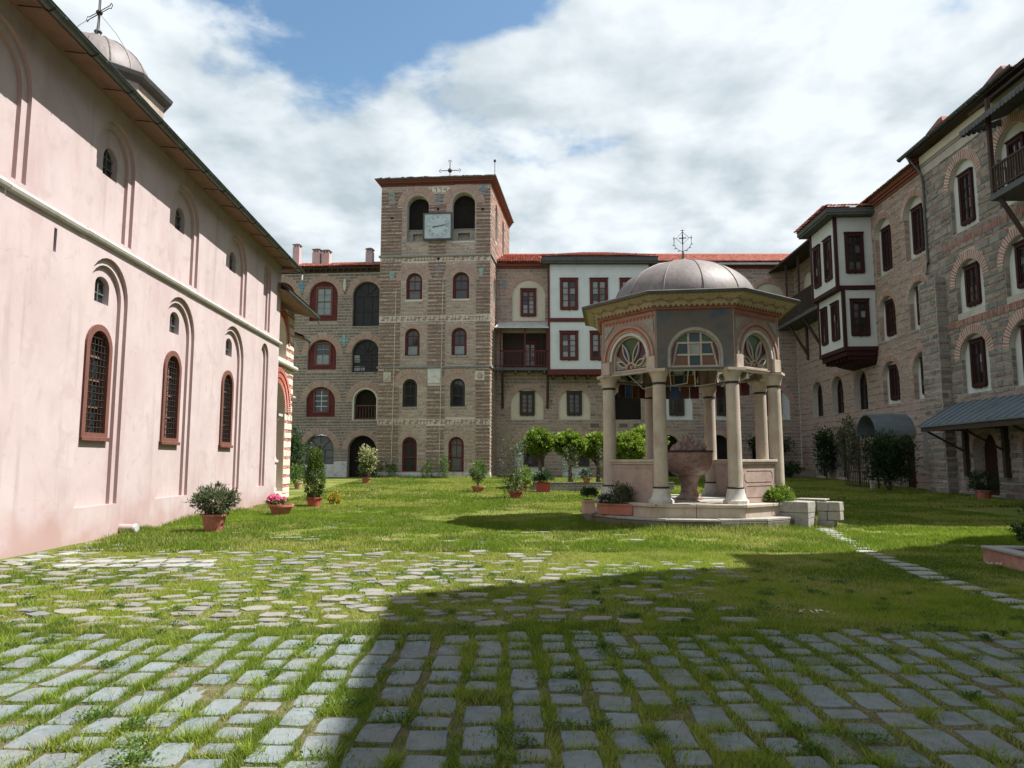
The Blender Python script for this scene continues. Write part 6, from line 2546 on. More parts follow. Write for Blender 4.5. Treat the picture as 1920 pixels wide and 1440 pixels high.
# the font under the dome
FC = KC + Vector((0, 0, 0.566))
font = thing('marble_font', 'large veined rose marble bowl on a pedestal inside the kiosk', 'font', FC)
s = MB()
s.lathe(FC, [(0.36, 0), (0.36, 0.05), (0.30, 0.08), (0.24, 0.14), (0.21, 0.26), (0.22, 0.42), (0.27, 0.56), (0.30, 0.60), (0.31, 0.63)], 24)
s.build('pedestal', 'rose_marble', font, smooth=True)
s = MB()
s.lathe(FC, [(0.30, 0.63), (0.42, 0.67), (0.53, 0.78), (0.59, 0.92), (0.615, 1.08), (0.62, 1.24), (0.60, 1.245), (0.55, 1.1), (0.3, 0.85)], 40)
s.build('bowl', 'rose_marble', font, smooth=True)
s = MB()
s.lathe(FC, [(0.60, 1.246), (0.645, 1.25), (0.645, 1.29), (0.59, 1.295), (0.50, 1.26)], 40)
s.build('rim', 'dark_wood', font, smooth=True)
s = MB()
s.lathe(FC, [(0.42, 1.24), (0.40, 1.34), (0.30, 1.40), (0.20, 1.46), (0.13, 1.55), (0.04, 1.6)], 16)
for ring, (r, z, n, h) in enumerate(((0.40, 1.33, 13, 0.085), (0.29, 1.41, 10, 0.08), (0.18, 1.50, 7, 0.085), (0.07, 1.59, 4, 0.09))):
    for k in range(n):                             # carved lobes
        a = 2 * math.pi * k / n + ring * 0.3 + rg.uniform(-0.1, 0.1)
        c = FC + kdir(a) * (r + rg.uniform(-0.03, 0.03)) + zv * (z + rg.uniform(-0.03, 0.05))
        hh = h * rg.uniform(0.7, 1.3)
        s.lathe(c, [(0.01, -hh), (hh * 0.7, -hh * 0.5), (hh * 0.85, 0.0), (hh * 0.5, hh * 0.7), (0.01, hh * 1.2)], 7, rot=a)
s.build('carved_crown', 'pink_marble', font)

# ================================================================== paving
def irregular_slab(n, jit, h, seed, rough):
    r = random.Random(seed)
    pts = []
    for k in range(n):
        a = 2 * math.pi * (k + r.uniform(-0.25, 0.25) * jit) / n + math.pi / n
        if rough:
            rad = 0.5 * r.uniform(0.70, 1.08)
            pts.append((rad * math.cos(a), rad * math.sin(a)))
        else:
            c, s_ = math.cos(a), math.sin(a)
            m_ = max(abs(c), abs(s_))
            q = 0.5 / m_
            if abs(abs(c) - abs(s_)) < 0.35:
                q *= r.uniform(0.92, 1.0)
            else:
                q *= r.uniform(0.94, 1.0)
            pts.append((q * c, q * s_))
    if not rough:                                  # hewn rectangle with nibbled edges
        pts = []
        e = 0.03 * jit
        for (x0, y0, x1, y1) in ((-0.5, -0.5, 0.5, -0.5), (0.5, -0.5, 0.5, 0.5), (0.5, 0.5, -0.5, 0.5), (-0.5, 0.5, -0.5, -0.5)):
            for t in (0.04, 0.36, 0.66, 0.96):
                ins = r.uniform(0, e) + (0.02 if t in (0.04, 0.96) else 0)
                x, y = x0 + (x1 - x0) * t, y0 + (y1 - y0) * t
                nx_, ny_ = -(y1 - y0), (x1 - x0)
                pts.append((x + nx_ * ins, y + ny_ * ins))
        n = len(pts)
    V, Fc = [], []
    for (sc_, z) in ((1.01, -1.6), (1.0, -0.12), (0.965, 0.0)):
        for x, y in pts:
            V.append((x * sc_, y * sc_, z * h + (r.uniform(-0.1, 0.1) * h if z == 0 else 0)))
    V.append((0, 0, 0.02 * h))
    for lv in (0, 1):
        for k in range(n):
            j = (k + 1) % n
            Fc.append([lv * n + k, lv * n + j, (lv + 1) * n + j, (lv + 1) * n + k])
    for k in range(n):
        Fc.append([2 * n + k, 2 * n + (k + 1) % n, 3 * n])
    return V, Fc


def slab_meshes(name, mat, cnt, n, jit, h, rough, seed):
    out = []
    for k in range(cnt):
        V, Fc = irregular_slab(n, jit, h, seed + k, rough)
        me_ = bpy.data.meshes.new(name)
        me_.from_pydata(V, [], Fc)
        me_.materials.append(MATS[mat])
        me_.update()
        out.append(me_)
    return out


RES = 0.02                                         # raster of what is covered by stone
RX0, RX1, RY0, RY1 = -12.0, 12.0, 2.5, 32.0
occ = np.zeros((int((RY1 - RY0) / RES), int((RX1 - RX0) / RES)), dtype=bool)


def cover_rect(x, y, a, b, rot, ell):
    r = math.hypot(a, b) / 2
    i0, i1 = int((y - r - RY0) / RES), int((y + r - RY0) / RES) + 1
    j0, j1 = int((x - r - RX0) / RES), int((x + r - RX0) / RES) + 1
    i0, j0 = max(i0, 0), max(j0, 0)
    i1, j1 = min(i1, occ.shape[0]), min(j1, occ.shape[1])
    if i0 >= i1 or j0 >= j1:
        return 0.0
    yy, xx = np.mgrid[i0:i1, j0:j1]
    dx = RX0 + (xx + 0.5) * RES - x
    dy = RY0 + (yy + 0.5) * RES - y
    c, s_ = math.cos(rot), math.sin(rot)
    p, q = (dx * c + dy * s_) / (a / 2), (-dx * s_ + dy * c) / (b / 2)
    inside = (p * p + q * q < 1) if ell else ((abs(p) < 1) & (abs(q) < 1))
    hit = occ[i0:i1, j0:j1][inside]
    frac = hit.mean() if hit.size else 1.0
    return frac, (i0, i1, j0, j1), inside


def place_stones(name, label, pname, specs, meshes, limit, mat):
    """specs: x, y, a, b, rot, z, rough"""
    root = thing(name, label, None, (0, 5, 0), kind='structure')
    ranked = []
    for k, sp in enumerate(specs):
        s_ = pxsize((sp[0], sp[1], 0.0))
        ranked.append((-(s_ * s_ * sp[2] * sp[3] / max(sp[1], 1.0)), k))
    ranked.sort()
    keep_ = set(k for a, k in ranked[:limit])
    rest = MB()
    for k, (x, y, a, b, rot, z) in enumerate(specs):
        me_ = meshes[k % len(meshes)]
        mtx = Matrix.Translation((x, y, z + float(gz(y)))) @ Matrix.Rotation(rot, 4, 'Z') @ Matrix.Rotation(rg.uniform(-0.02, 0.02), 4, 'X') @ \
            Matrix.Rotation(rg.uniform(-0.02, 0.02), 4, 'Y') @ Matrix.Diagonal((a, b, 1, 1))
        if k in keep_:
            o_ = bpy.data.objects.new(pname, me_)
            col.objects.link(o_)
            o_.parent = root
            o_.matrix_parent_inverse = Matrix.Translation(-root.location)
            o_.matrix_basis = mtx
        else:
            kk = len(rest.v)
            rest.v += [tuple(mtx @ v.co) for v in me_.vertices]
            rn = rg.random()
            for p in me_.polygons:
                rest.f.append([kk + i for i in p.vertices])
                rest.m.append(0)
                rest.c.append(rn)
    if rest.v:
        rest.build('small_stones', mat, root, kind='stuff')
    return root


# regular slabs near the camera, in strips running away from it
pav = []
x = -6.6
while x < 6.4:
    wd_ = rg.uniform(0.20, 0.265)
    y = 2.9 + rg.uniform(-0.2, 0.1)
    edge = 6.82 + rg.uniform(-0.10, 0.08) + (0.12 if x > 2 else 0)
    while y < edge - 0.12:
        ln = rg.uniform(0.22, 0.40) if rg.random() < 0.82 else rg.uniform(0.40, 0.58)
        if y + ln > edge:
            ln = edge - y
        g = rg.uniform(0.018, 0.065)
        if rg.random() > 0.025:
            a, b = wd_ - rg.uniform(0, 0.035), ln - g
            xx, yy = x + wd_ / 2 - 0.035 * (y - 5) * 0.4 + rg.uniform(-0.02, 0.02), y + ln / 2
            rot = rg.gauss(0, 0.05)
            r_ = cover_rect(xx, yy, a, b, rot, False)
            if r_:
                occ[r_[1][0]:r_[1][1], r_[1][2]:r_[1][3]] |= r_[2]
            pav.append((xx, yy, a, b, rot, 0.006 + rg.uniform(-0.005, 0.006)))
        y += ln
    x += wd_ + rg.uniform(0.03, 0.065)
pm = slab_meshes('paving_slab', 'paver', 24, 14, 1.6, 0.022, False, 100)
place_stones('slab_paving', 'grey slab paving with grass in the joints in the foreground', 'paving_slab', pav, pm, 300, 'paver')

# irregular field stones beyond
cob = []


def vnoise(x, y, sc_, seed=0):
    """smooth value noise for arrays"""
    x = np.asarray(x, dtype=float) / sc_ + seed * 17.3
    y = np.asarray(y, dtype=float) / sc_ + seed * 9.1
    xi, yi = np.floor(x).astype(int), np.floor(y).astype(int)
    fx, fy = x - xi, y - yi
    fx, fy = fx * fx * (3 - 2 * fx), fy * fy * (3 - 2 * fy)

    def h(a, b):
        n = (a * 374761393 + b * 668265263 + seed * 144665) & 0x7fffffff
        n = ((n ^ (n >> 13)) * 1274126177) & 0x7fffffff
        return ((n ^ (n >> 16)) & 0xffff) / 65535.0
    return (h(xi, yi) * (1 - fx) + h(xi + 1, yi) * fx) * (1 - fy) + (h(xi, yi + 1) * (1 - fx) + h(xi + 1, yi + 1) * fx) * fy


def cobble_prob(x, y):
    wall = -8.3 - 0.045 * (y - 11.7)
    if x < wall + 0.15:
        return 0
    p = 0.0
    if 6.9 < y < 13.4 and x < 0.6:
        p = 0.85 if y < 9.8 else max(0.0, 0.85 - (y - 9.8) * 0.24)
        if x > -1.5:
            p *= max(0.12, 1 - (x + 1.5) / 2.6)
        if y < 7.4 and -4 < x < 1:
            p *= 0.6
    if 7.2 < y < 9.3 and 0.3 < x < 2.4:
        p = max(p, 0.33)
    if 9.4 < y < 11.4 and 0.5 < x < 3.2:
        p = max(p, 0.30)
    if 13.2 < y < 14.8 and -1.35 < x < -0.55:
        p = max(p, 0.85)
    if 12 < y < 19.5 and abs(x - (-5.0 + (y - 12) * 0.2)) < 0.6:
        p = max(p, 0.55)
    if 23.5 < y < 27.5 and -6.2 < x < -3.6:
        p = max(p, 0.35)
    if 15 < y < 19 and -0.5 < x < 1.2:
        p = max(p, 0.2)
    if y < 14 and x < wall + 1.4 and y > 8:
        p = max(p, 0.8)
    if y > 12.4 and p == 0 and y < 22 and x < 4:
        p = 0.02
    return p


cx_, cy_, ca_, cb_ = 0, 0, 0, 0
tries = 0
while tries < 15000 and len(cob) < 560:
    tries += 1
    y = rg.uniform(6.95, 13.0) if rg.random() < 0.8 else rg.uniform(12.4, 27.5)
    x = rg.uniform(-9.0, 3.2)
    if rg.random() > cobble_prob(x, y):
        continue
    big_ = 1.0 if tries < 6000 else 0.62
    a = rg.uniform(0.17, 0.46) * big_
    b = min(a * rg.uniform(0.5, 0.85), 0.34)
    rot = rg.gauss(0, 0.25)
    r_ = cover_rect(x, y, a + 0.07, b + 0.07, rot, True)
    if not r_ or r_[0] > 0.03:
        continue
    r2 = cover_rect(x, y, a * 0.9, b * 0.9, rot, True)
    occ[r2[1][0]:r2[1][1], r2[1][2]:r2[1][3]] |= r2[2]
    cob.append((x, y, a, b, rot, rg.uniform(0.010, 0.026)))
cm = slab_meshes('field_stone', 'cobble', 14, 7, 1.7, 0.03, True, 300) + slab_meshes('field_stone', 'cobble', 20, 9, 5.0, 0.03, False, 340)
place_stones('field_stone_paving', 'uneven field stones set in the grass beyond the slabs', 'field_stone', cob, cm, 300, 'cobble')

# pale slabs by the church wall and the path beside the kiosk
sl = []
for r in range(2):
    for k in range(6):
        sl.append((-6.75 + k * 0.41 + r * -0.16, 11.0 + r * 0.46 + rg.uniform(-0.03, 0.03), rg.uniform(0.29, 0.36), 0.30, rg.uniform(-0.05, 0.05) + 0.05, 0.02))
for k in range(11):
    sl.append((-8.0 + rg.uniform(-0.1, 0.55), 8.6 + k * 0.42, rg.uniform(0.25, 0.5), rg.uniform(0.2, 0.32), rg.uniform(-0.5, 0.5), 0.02))
for q in sl:
    r_ = cover_rect(q[0], q[1], q[2], q[3], q[4], False)
    occ[r_[1][0]:r_[1][1], r_[1][2]:r_[1][3]] |= r_[2]
wm = slab_meshes('pale_slab', 'white_slab', 12, 12, 1.0, 0.03, False, 500)
place_stones('wall_slabs', 'pale broken slabs along the foot of the pink church', 'pale_slab', sl, wm, 60, 'white_slab')
sl = []
n = 23
for k in range(n):
    t = k / (n - 1)
    y = 16.7 - 8.8 * t
    x = 7.25 - 1.65 * t - 0.25 * math.sin(t * 3.1)
    sl.append((x + rg.uniform(-0.04, 0.04), y, rg.uniform(0.30, 0.48) * (1 - 0.15 * t), 0.34 - 0.10 * rg.random(), 0.15 + rg.uniform(-0.2, 0.2), 0.014))
    r_ = cover_rect(*sl[-1][:5], False)
    occ[r_[1][0]:r_[1][1], r_[1][2]:r_[1][3]] |= r_[2]
pm2 = slab_meshes('path_slab', 'white_slab', 12, 12, 1.6, 0.03, False, 700)
place_stones('path', 'narrow path of pale slabs leading from the stone blocks', 'path_slab', sl, pm2, 60, 'white_slab')

# ================================================================== plants
def leaf_mesh(P, Dv, Lh, Wd, fold=0.25):
    """one four-cornered leaf for each point"""
    n_ = len(P)
    up = np.tile(np.array([0.0, 0, 1]), (n_, 1)) + npr.normal(0, 0.5, (n_, 3))
    side = np.cross(Dv, up)
    side /= np.linalg.norm(side, axis=1, keepdims=True) + 1e-6
    nor = np.cross(side, Dv)
    Lh = np.asarray(Lh)[:, None]
    Wd = np.asarray(Wd)[:, None]
    a = P
    b = P + Dv * Lh * 0.45 + side * Wd * 0.5 + nor * Wd * fold
    c = P + Dv * Lh
    d = P + Dv * Lh * 0.45 - side * Wd * 0.5 + nor * Wd * fold
    V = np.stack([a, b, c, d], 1).reshape(-1, 3)
    F = np.arange(n_ * 4).reshape(n_, 4)
    return V, F


def crown(parent, name, c, rad, n, size, mat, clumps=40, aspect=0.45, shape='ball', spread=0.22, kind=None, up=0.35, fill=0.55):
    """leaves gathered in clumps through a crown's volume"""
    c = np.array(c, float)
    rad = np.array(rad, float)
    d = npr.normal(size=(clumps, 3))
    d /= np.linalg.norm(d, axis=1, keepdims=True)
    r = npr.uniform(fill, 1.0, (clumps, 1)) * npr.uniform(0.86, 1.08, (clumps, 1))
    cc = d * r
    if shape == 'cone':
        t = npr.uniform(-1, 1, clumps)
        w_ = np.where(t < -0.45, 0.55 + (t + 1) * 0.8, np.clip(1.0 - (t + 0.45) * 0.42, 0.25, 1))
        a = npr.uniform(0, 2 * np.pi, clumps)
        q = np.sqrt(npr.uniform(0.3, 1, clumps))
        cc = np.stack([np.cos(a) * w_ * q, np.sin(a) * w_ * q, t], 1)
    if shape == 'dome':
        cc[:, 2] = np.abs(cc[:, 2]) * 1.0 - 0.1
    if shape == 'sparse':
        cc = npr.uniform(-1, 1, (clumps, 3)) * np.array([1, 1, 1])
        cc[:, :2] *= (0.45 + 0.5 * npr.random((clumps, 1)))
    k = npr.integers(0, clumps, n)
    P = cc[k] + npr.normal(0, spread, (n, 3))
    out = P / (np.linalg.norm(P, axis=1, keepdims=True) + 1e-6)
    Dv = out * 0.8 + npr.normal(0, 0.55, (n, 3)) + np.array([0, 0, up])
    Dv /= np.linalg.norm(Dv, axis=1, keepdims=True)
    P = c + P * rad
    Lh = size * npr.uniform(0.65, 1.3, n)
    V, F = leaf_mesh(P, Dv, Lh, Lh * aspect)
    cr = npr.random(clumps)
    rnd = np.clip(0.55 * cr[k] + 0.45 * npr.random(n), 0.001, 0.999)
    lowest = c[2] - rad[2] * 1.25
    return npmesh(name, V, F, mat, rnd, parent, kind)


def stems(parent, base, tips, r, mat='bark', name='stem'):
    s = MB()
    base = Vector(base)
    for t in tips:
        t = Vector(t)
        m_ = base.lerp(t, 0.5) + Vector((rg.uniform(-0.05, 0.05), rg.uniform(-0.05, 0.05), 0.02))
        s.tube([base, m_, t], r, 5, r1=r * 0.35)
    return s.build(name, mat, parent)


def pot(parent, c, r_top, h, mat, r_bot=None, lip=0.05):
    r_bot = r_bot or r_top * 0.68
    s = MB()
    s.lathe(c, [(r_bot, 0), (r_top * 0.95, h - lip), (r_top * 1.0, h - lip), (r_top * 1.08, h - lip * 0.9), (r_top * 1.08, h), (r_top * 0.94, h), (r_top * 0.9, h - 0.06)], 28)
    p = s.build('pot', mat, parent, smooth=True, angle=40)
    s = MB()
    s.lathe(Vector(c) + Vector((0, 0, h - 0.075)), [(r_top * 0.93, 0), (r_top * 0.5, 0.02)], 18)
    s.build('soil', 'soil', p)
    return p


def box_pot(parent, c, wx, wy, h, mat, yaw=0.0):
    F = frameY(c, yaw)
    s = MB()
    s.box(F, -wx / 2, wx / 2, 0, h, -wy / 2, wy / 2)
    s.box(F, -wx / 2 - 0.02, wx / 2 + 0.02, h - 0.05, h, -wy / 2 - 0.02, wy / 2 + 0.02)
    s.box(F, -wx / 2 + 0.04, wx / 2 - 0.04, h, h + 0.012, -wy / 2 + 0.04, wy / 2 - 0.04, mi=1)
    return s.build('planter', [mat, 'soil'], parent, bevel=0.01)


def G(x, y, z=0.0):
    return Vector((x, y, float(gz(y)) + z))


# oleander-like shrub in a terracotta pot by the church
c = G(-6.7, 16.2)
t = thing('potted_shrub', 'dark green bushy shrub in a terracotta pot beside the pink church wall', 'potted plant', c)
pot(t, c, 0.27, 0.40, 'terracotta')
stems(t, c + Vector((0, 0, 0.34)), [c + Vector((rg.uniform(-0.4, 0.4), rg.uniform(-0.3, 0.3), rg.uniform(0.55, 0.95))) for k in range(14)], 0.014)
d = npr.normal(size=(150, 3))
crown(t, 'foliage', c + Vector((0, 0, 0.70)), (0.47, 0.42, 0.27), 2600, 0.105, 'leaf_olive', 110, 0.28, 'ball', 0.12, up=0.5)
# pink flowers in a bowl
c = G(-6.75, 21.0)
t = thing('flower_bowl', 'low terracotta bowl with pink flowers on the grass by the church', 'potted plant', c)
pot(t, c, 0.345, 0.32, 'terracotta', 0.22, 0.07)
crown(t, 'foliage', c + Vector((-0.12, 0, 0.36)), (0.25, 0.22, 0.12), 500, 0.07, 'leaf_mid', 30, 0.6, 'dome', 0.2)
crown(t, 'flowers', c + Vector((-0.14, 0, 0.42)), (0.25, 0.2, 0.15), 900, 0.06, 'petal_pink', 30, 0.9, 'dome', 0.14)
# thuja
c = G(-6.8, 24.7)
t = thing('potted_thuja', 'upright clipped thuja in a pale red pot beyond the flower bowl', 'potted plant', c)
pot(t, c, 0.25, 0.34, 'red_pot', 0.2)
stems(t, c + Vector((0, 0, 0.3)), [c + Vector((rg.uniform(-0.2, 0.2), rg.uniform(-0.2, 0.2), rg.uniform(0.8, 1.3))) for k in range(10)], 0.02)
crown(t, 'foliage', c + Vector((0, 0, 1.12)), (0.38, 0.36, 0.82), 5200, 0.075, 'leaf_thuja', 170, 0.5, 'cone', 0.085, up=1.0)
c = G(-6.45, 25.6)
t = thing('golden_bush', 'small round golden bush growing behind the potted thuja', 'bush', c)
stems(t, c, [c + Vector((rg.uniform(-0.15, 0.15), rg.uniform(-0.15, 0.15), 0.3)) for k in range(5)], 0.012)
crown(t, 'foliage', c + Vector((0.12, 0, 0.24)), (0.23, 0.23, 0.23), 1100, 0.06, 'leaf_gold', 60, 0.5, 'ball', 0.12)
c = G(-10.9, 36.5)
t = thing('potted_herb', 'pale clay pot with trailing green plant at the portico corner', 'potted plant', c)
pot(t, c, 0.22, 0.36, 'pale_pot')
crown(t, 'foliage', c + Vector((-0.15, 0, 0.7)), (0.45, 0.35, 0.4), 700, 0.12, 'leaf_mid', 40, 0.5, 'sparse', 0.2)
c = G(-8.35, 41.0)
t = thing('pale_potted_shrub', 'cream variegated shrub in a clay pot beside the dark tower passage', 'potted plant', c)
pot(t, c, 0.26, 0.36, 'terracotta')
stems(t, c + Vector((0, 0, 0.3)), [c + Vector((rg.uniform(-0.2, 0.2), rg.uniform(-0.2, 0.2), rg.uniform(0.9, 1.8))) for k in range(8)], 0.018)
crown(t, 'foliage', c + Vector((0.05, 0, 1.35)), (0.46, 0.4, 0.72), 900, 0.17, 'leaf_pale', 50, 0.5, 'ball', 0.2)
crown(t, 'inner_foliage', c + Vector((0, 0, 1.1)), (0.4, 0.36, 0.6), 500, 0.14, 'leaf_mid', 30, 0.5, 'ball', 0.25, fill=0.1)
c = G(-1.6, 33.8)
t = thing('potted_shrub', 'round leafy shrub in a red clay pot on the lawn before the tower', 'potted plant', c)
pot(t, c, 0.30, 0.30, 'terracotta')
stems(t, c + Vector((0, 0, 0.25)), [c + Vector((rg.uniform(-0.12, 0.12), rg.uniform(-0.1, 0.1), rg.uniform(0.6, 1.0))) for k in range(5)], 0.018)
crown(t, 'foliage', c + Vector((0, 0, 1.0)), (0.42, 0.4, 0.48), 1300, 0.10, 'leaf_mid', 70, 0.5, 'ball', 0.16)
c = G(0.15, 29.4)
t = thing('potted_rose', 'tall straggly plant with pale leaves in a clay pot on the lawn', 'potted plant', c)
pot(t, c, 0.29, 0.34, 'red_pot')
tips = [c + Vector((rg.uniform(-0.55, 0.5), rg.uniform(-0.3, 0.3), rg.uniform(1.0, 2.45))) for k in range(16)]
stems(t, c + Vector((0, 0, 0.28)), tips, 0.013)
crown(t, 'foliage', c + Vector((-0.1, 0, 1.35)), (0.62, 0.45, 1.1), 1000, 0.09, 'leaf_olive', 60, 0.55, 'sparse', 0.10)
crown(t, 'low_foliage', c + Vector((0, 0, 0.7)), (0.3, 0.3, 0.45), 700, 0.09, 'leaf_mid', 30, 0.35, 'ball', 0.25, up=1.0)
# clipped trees behind the low wall
for k, (x, y, r, zc) in enumerate(((1.42, 36.6, 0.82, 2.36), (2.98, 36.9, 0.80, 2.25), (4.5, 37.6, 0.86, 2.15), (6.1, 37.0, 0.95, 2.1), (7.3, 38.3, 1.0, 2.5))):
    c = G(x, y)
    t = thing('clipped_tree', ['leftmost round clipped tree behind the low wall', 'second round clipped tree from the bell tower behind the low wall',
                               'round clipped tree half hidden by the left kiosk columns', 'clipped tree seen between the kiosk columns above the left parapet',
                               'tall clipped tree seen just left of the front left kiosk column'][k], 'tree', c, 'clipped trees behind the low wall')
    s = MB()
    s.tube([c, c + Vector((0.03, 0, 0.8)), c + Vector((0, 0, zc - 0.7))], 0.11, 8, r1=0.08)
    for q in range(6):
        a = q * 1.05 + k
        s.tube([c + Vector((0, 0, 1.0 + 0.1 * q)), c + Vector((0.3 * math.cos(a), 0.3 * math.sin(a), zc - 0.6)), c + Vector((0.6 * r * math.cos(a), 0.6 * r * math.sin(a), zc))], 0.045, 5, r1=0.012)
    s.build('trunk', 'bark', t, smooth=True)
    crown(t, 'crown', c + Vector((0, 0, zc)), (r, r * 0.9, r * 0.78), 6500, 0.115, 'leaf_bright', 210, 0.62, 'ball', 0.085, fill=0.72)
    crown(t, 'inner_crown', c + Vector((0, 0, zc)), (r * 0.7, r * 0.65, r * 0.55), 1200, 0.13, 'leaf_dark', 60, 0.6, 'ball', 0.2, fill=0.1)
# low wall and planters in front of the trees
wl = thing('low_wall', 'low brick retaining wall before the clipped trees', 'wall', G(3.0, 34.9))
F = Frame(G(0.9, 34.95), (1, -0.01, 0), (-0.01, -1, 0))
s = MB()
s.box(F, 0, 7.0, -0.1, 0.36, -0.3, 0.0)
s.build('core', 'mortar', wl)
lay(F, courses(0, 7.0, 0.02, 0.36, [], [(0, (0.07, 0.09), (0.16, 0.26))]), wl, ('cobble', 'brick'), single=60, proud=(0.02, 0.04))
for (z, d0, d1, mt) in ((0.362, -0.32, 0.05, 'slate'), (-0.06, 0.0, 0.35, 'white_marble')):
    u = 0.0
    while u < 6.9:
        s = MB()
        e = min(u + rg.uniform(0.6, 1.0), 7.0)
        s.box(F, u + 0.004, e - 0.004, z, z + 0.06, d0, d1)
        s.build('coping_stone', mt, wl, bevel=0.01)
        u = e
c = G(1.47, 33.9)
t = thing('boxed_shrub', 'dark domed shrub in a square red planter against the low wall', 'potted plant', c)
box_pot(t, c, 0.62, 0.5, 0.48, 'red_pot')
crown(t, 'foliage', c + Vector((0, 0, 0.62)), (0.52, 0.45, 0.45), 2200, 0.085, 'leaf_dark', 90, 0.5, 'dome', 0.12)
c = G(0.55, 34.6)
t = thing('red_potted_shrub', 'yellow green shrub in a narrow red pot at the end of the low wall', 'potted plant', c)
pot(t, c, 0.18, 0.4, 'red_pot')
crown(t, 'foliage', c + Vector((0.1, 0, 0.72)), (0.42, 0.36, 0.38), 1300, 0.09, 'leaf_bright', 60, 0.5, 'ball', 0.15)
c = G(3.62, 34.75, 0.43)
t = thing('clay_potted_shrub', 'small dark shrub in an orange clay pot standing on the low wall', 'potted plant', c)
pot(t, c, 0.2, 0.24, 'terracotta')
crown(t, 'foliage', c + Vector((0, 0, 0.38)), (0.34, 0.3, 0.26), 900, 0.075, 'leaf_dark', 50, 0.5, 'ball', 0.14)
for k, (x, y, h) in enumerate(((2.95, 35.7, 1.7), (4.6, 35.8, 1.75))):
    c = G(x, y, 0.1)
    t = thing('rose_bush', ['slender rose bush in front of the second clipped tree', 'slender pale rose bush left of the kiosk columns'][k], 'bush', c, 'rose bushes behind the low wall')
    stems(t, c, [c + Vector((rg.uniform(-0.35, 0.35), rg.uniform(-0.2, 0.2), rg.uniform(0.6, h))) for q in range(9)], 0.012)
    crown(t, 'foliage', c + Vector((0, 0, h * 0.6)), (0.42, 0.3, h * 0.5), 600, 0.085, 'leaf_olive', 45, 0.6, 'sparse', 0.12)
# planters on the kiosk platform
zt_ = 0.275
c = Vector((1.93, 18.15, zt_))
t = thing('tall_pot', 'dark shrub in a tall square pot at the left end of the kiosk platform', 'potted plant', c)
box_pot(t, c, 0.27, 0.27, 0.33, 'pale_pot', 0.1)
crown(t, 'foliage', c + Vector((0, 0, 0.46)), (0.24, 0.22, 0.2), 1300, 0.055, 'leaf_dark', 60, 0.4, 'dome', 0.14, up=0.8)
c = Vector((2.58, 17.72, zt_))
t = thing('long_planter', 'long terracotta trough with green shrub before the left kiosk parapet', 'potted plant', c)
box_pot(t, c, 0.86, 0.3, 0.27, 'terracotta', -0.42)
crown(t, 'foliage', c + Vector((0.12, -0.03, 0.42)), (0.30, 0.2, 0.32), 1900, 0.075, 'leaf_olive', 80, 0.28, 'ball', 0.14, up=0.9)
crown(t, 'low_foliage', c + Vector((-0.25, 0.05, 0.34)), (0.18, 0.15, 0.16), 600, 0.06, 'leaf_dark', 30, 0.4, 'ball', 0.16, up=0.6)
c = Vector((6.42, 17.55, 0.275))
t = thing('red_planter', 'bright green shrub in a red planter box beside the stone blocks', 'potted plant', c)
box_pot(t, c, 0.42, 0.3, 0.27, 'red_pot', 0.65)
crown(t, 'foliage', c + Vector((0.12, 0.05, 0.36)), (0.40, 0.34, 0.34), 2600, 0.07, 'leaf_bright', 110, 0.4, 'dome', 0.11, up=0.5)
# squared stone blocks
bl_ = thing('stone_trough', 'stack of pale dressed stone blocks at the right end of the kiosk platform', 'stone blocks', Vector((7.2, 17.6, 0)))
F = frameY((6.98, 16.95, 0), math.radians(-38))
for (u0, u1, z0, z1, d0, d1) in ((-0.70, 0.0, 0.36, 0.62, -0.62, 0.0), (-0.70, -0.48, 0.235, 0.357, -0.6, -0.012), (-0.475, 0.0, 0.235, 0.357, -0.6, 0.0), (-0.70, 0.0, -0.03, 0.232, -0.6, 0.004),
                                 (0.02, 0.27, 0.38, 0.60, -1.05, -0.64), (0.274, 0.54, 0.38, 0.60, -1.05, -0.66), (0.03, 0.24, 0.16, 0.377, -1.0, -0.66), (0.245, 0.54, 0.17, 0.377, -1.0, -0.67),
                                 (0.0, 0.40, -0.03, 0.157, -1.0, -0.65), (-0.5, 0.2, 0.622, 0.66, -1.15, -0.75)):
    s = MB()
    s.box(F, u0, u1, z0, z1, d0, d1, jit=0.006)
    s.build('block', 'grey_marble', bl_, bevel=0.012)
# raised bed at the right edge
rb = thing('raised_bed', 'low raised bed with pale coping at the right edge of the lawn', 'raised bed', Vector((8.3, 10.4, 0)))
F = Frame((7.45, 11.45, 0), (-0.13, -1, 0), (-1, 0.13, 0))
s = MB()
s.box(F, 0, 2.2, -0.1, 0.22, -0.16, 0)
s.box(F, 0, 0.16, -0.1, 0.22, -1.7, -0.16)
s.box(F, 2.04, 2.2, -0.1, 0.22, -1.7, -0.16)
s.build('bed_wall', 'brick', rb)
for (u0, u1, d0, d1) in ((0, 0.75, -0.2, 0.03), (0.755, 1.5, -0.2, 0.03), (1.505, 2.22, -0.2, 0.03), (-0.03, 0.19, -1.0, -0.205), (-0.03, 0.19, -1.72, -1.005)):
    s = MB()
    s.box(F, u0, u1, 0.222, 0.262, d0, d1)
    s.build('coping_slab', 'white_slab', rb, bevel=0.008)
s = MB()
s.box(F, 0.16, 2.04, 0.0, 0.17, -1.7, -0.16)
s.build('soil', 'soil', rb)
c = Vector((8.35, 11.3, 0.17))
t = thing('dark_bush', 'dark bush growing in the raised bed at the right edge', 'bush', c)
stems(t, c, [c + Vector((rg.uniform(-0.3, 0.3), rg.uniform(-0.3, 0.3), 0.4)) for k in range(7)], 0.014)
crown(t, 'foliage', c + Vector((0.05, 0, 0.3)), (0.40, 0.45, 0.36), 2200, 0.075, 'leaf_dark', 80, 0.45, 'ball', 0.13)
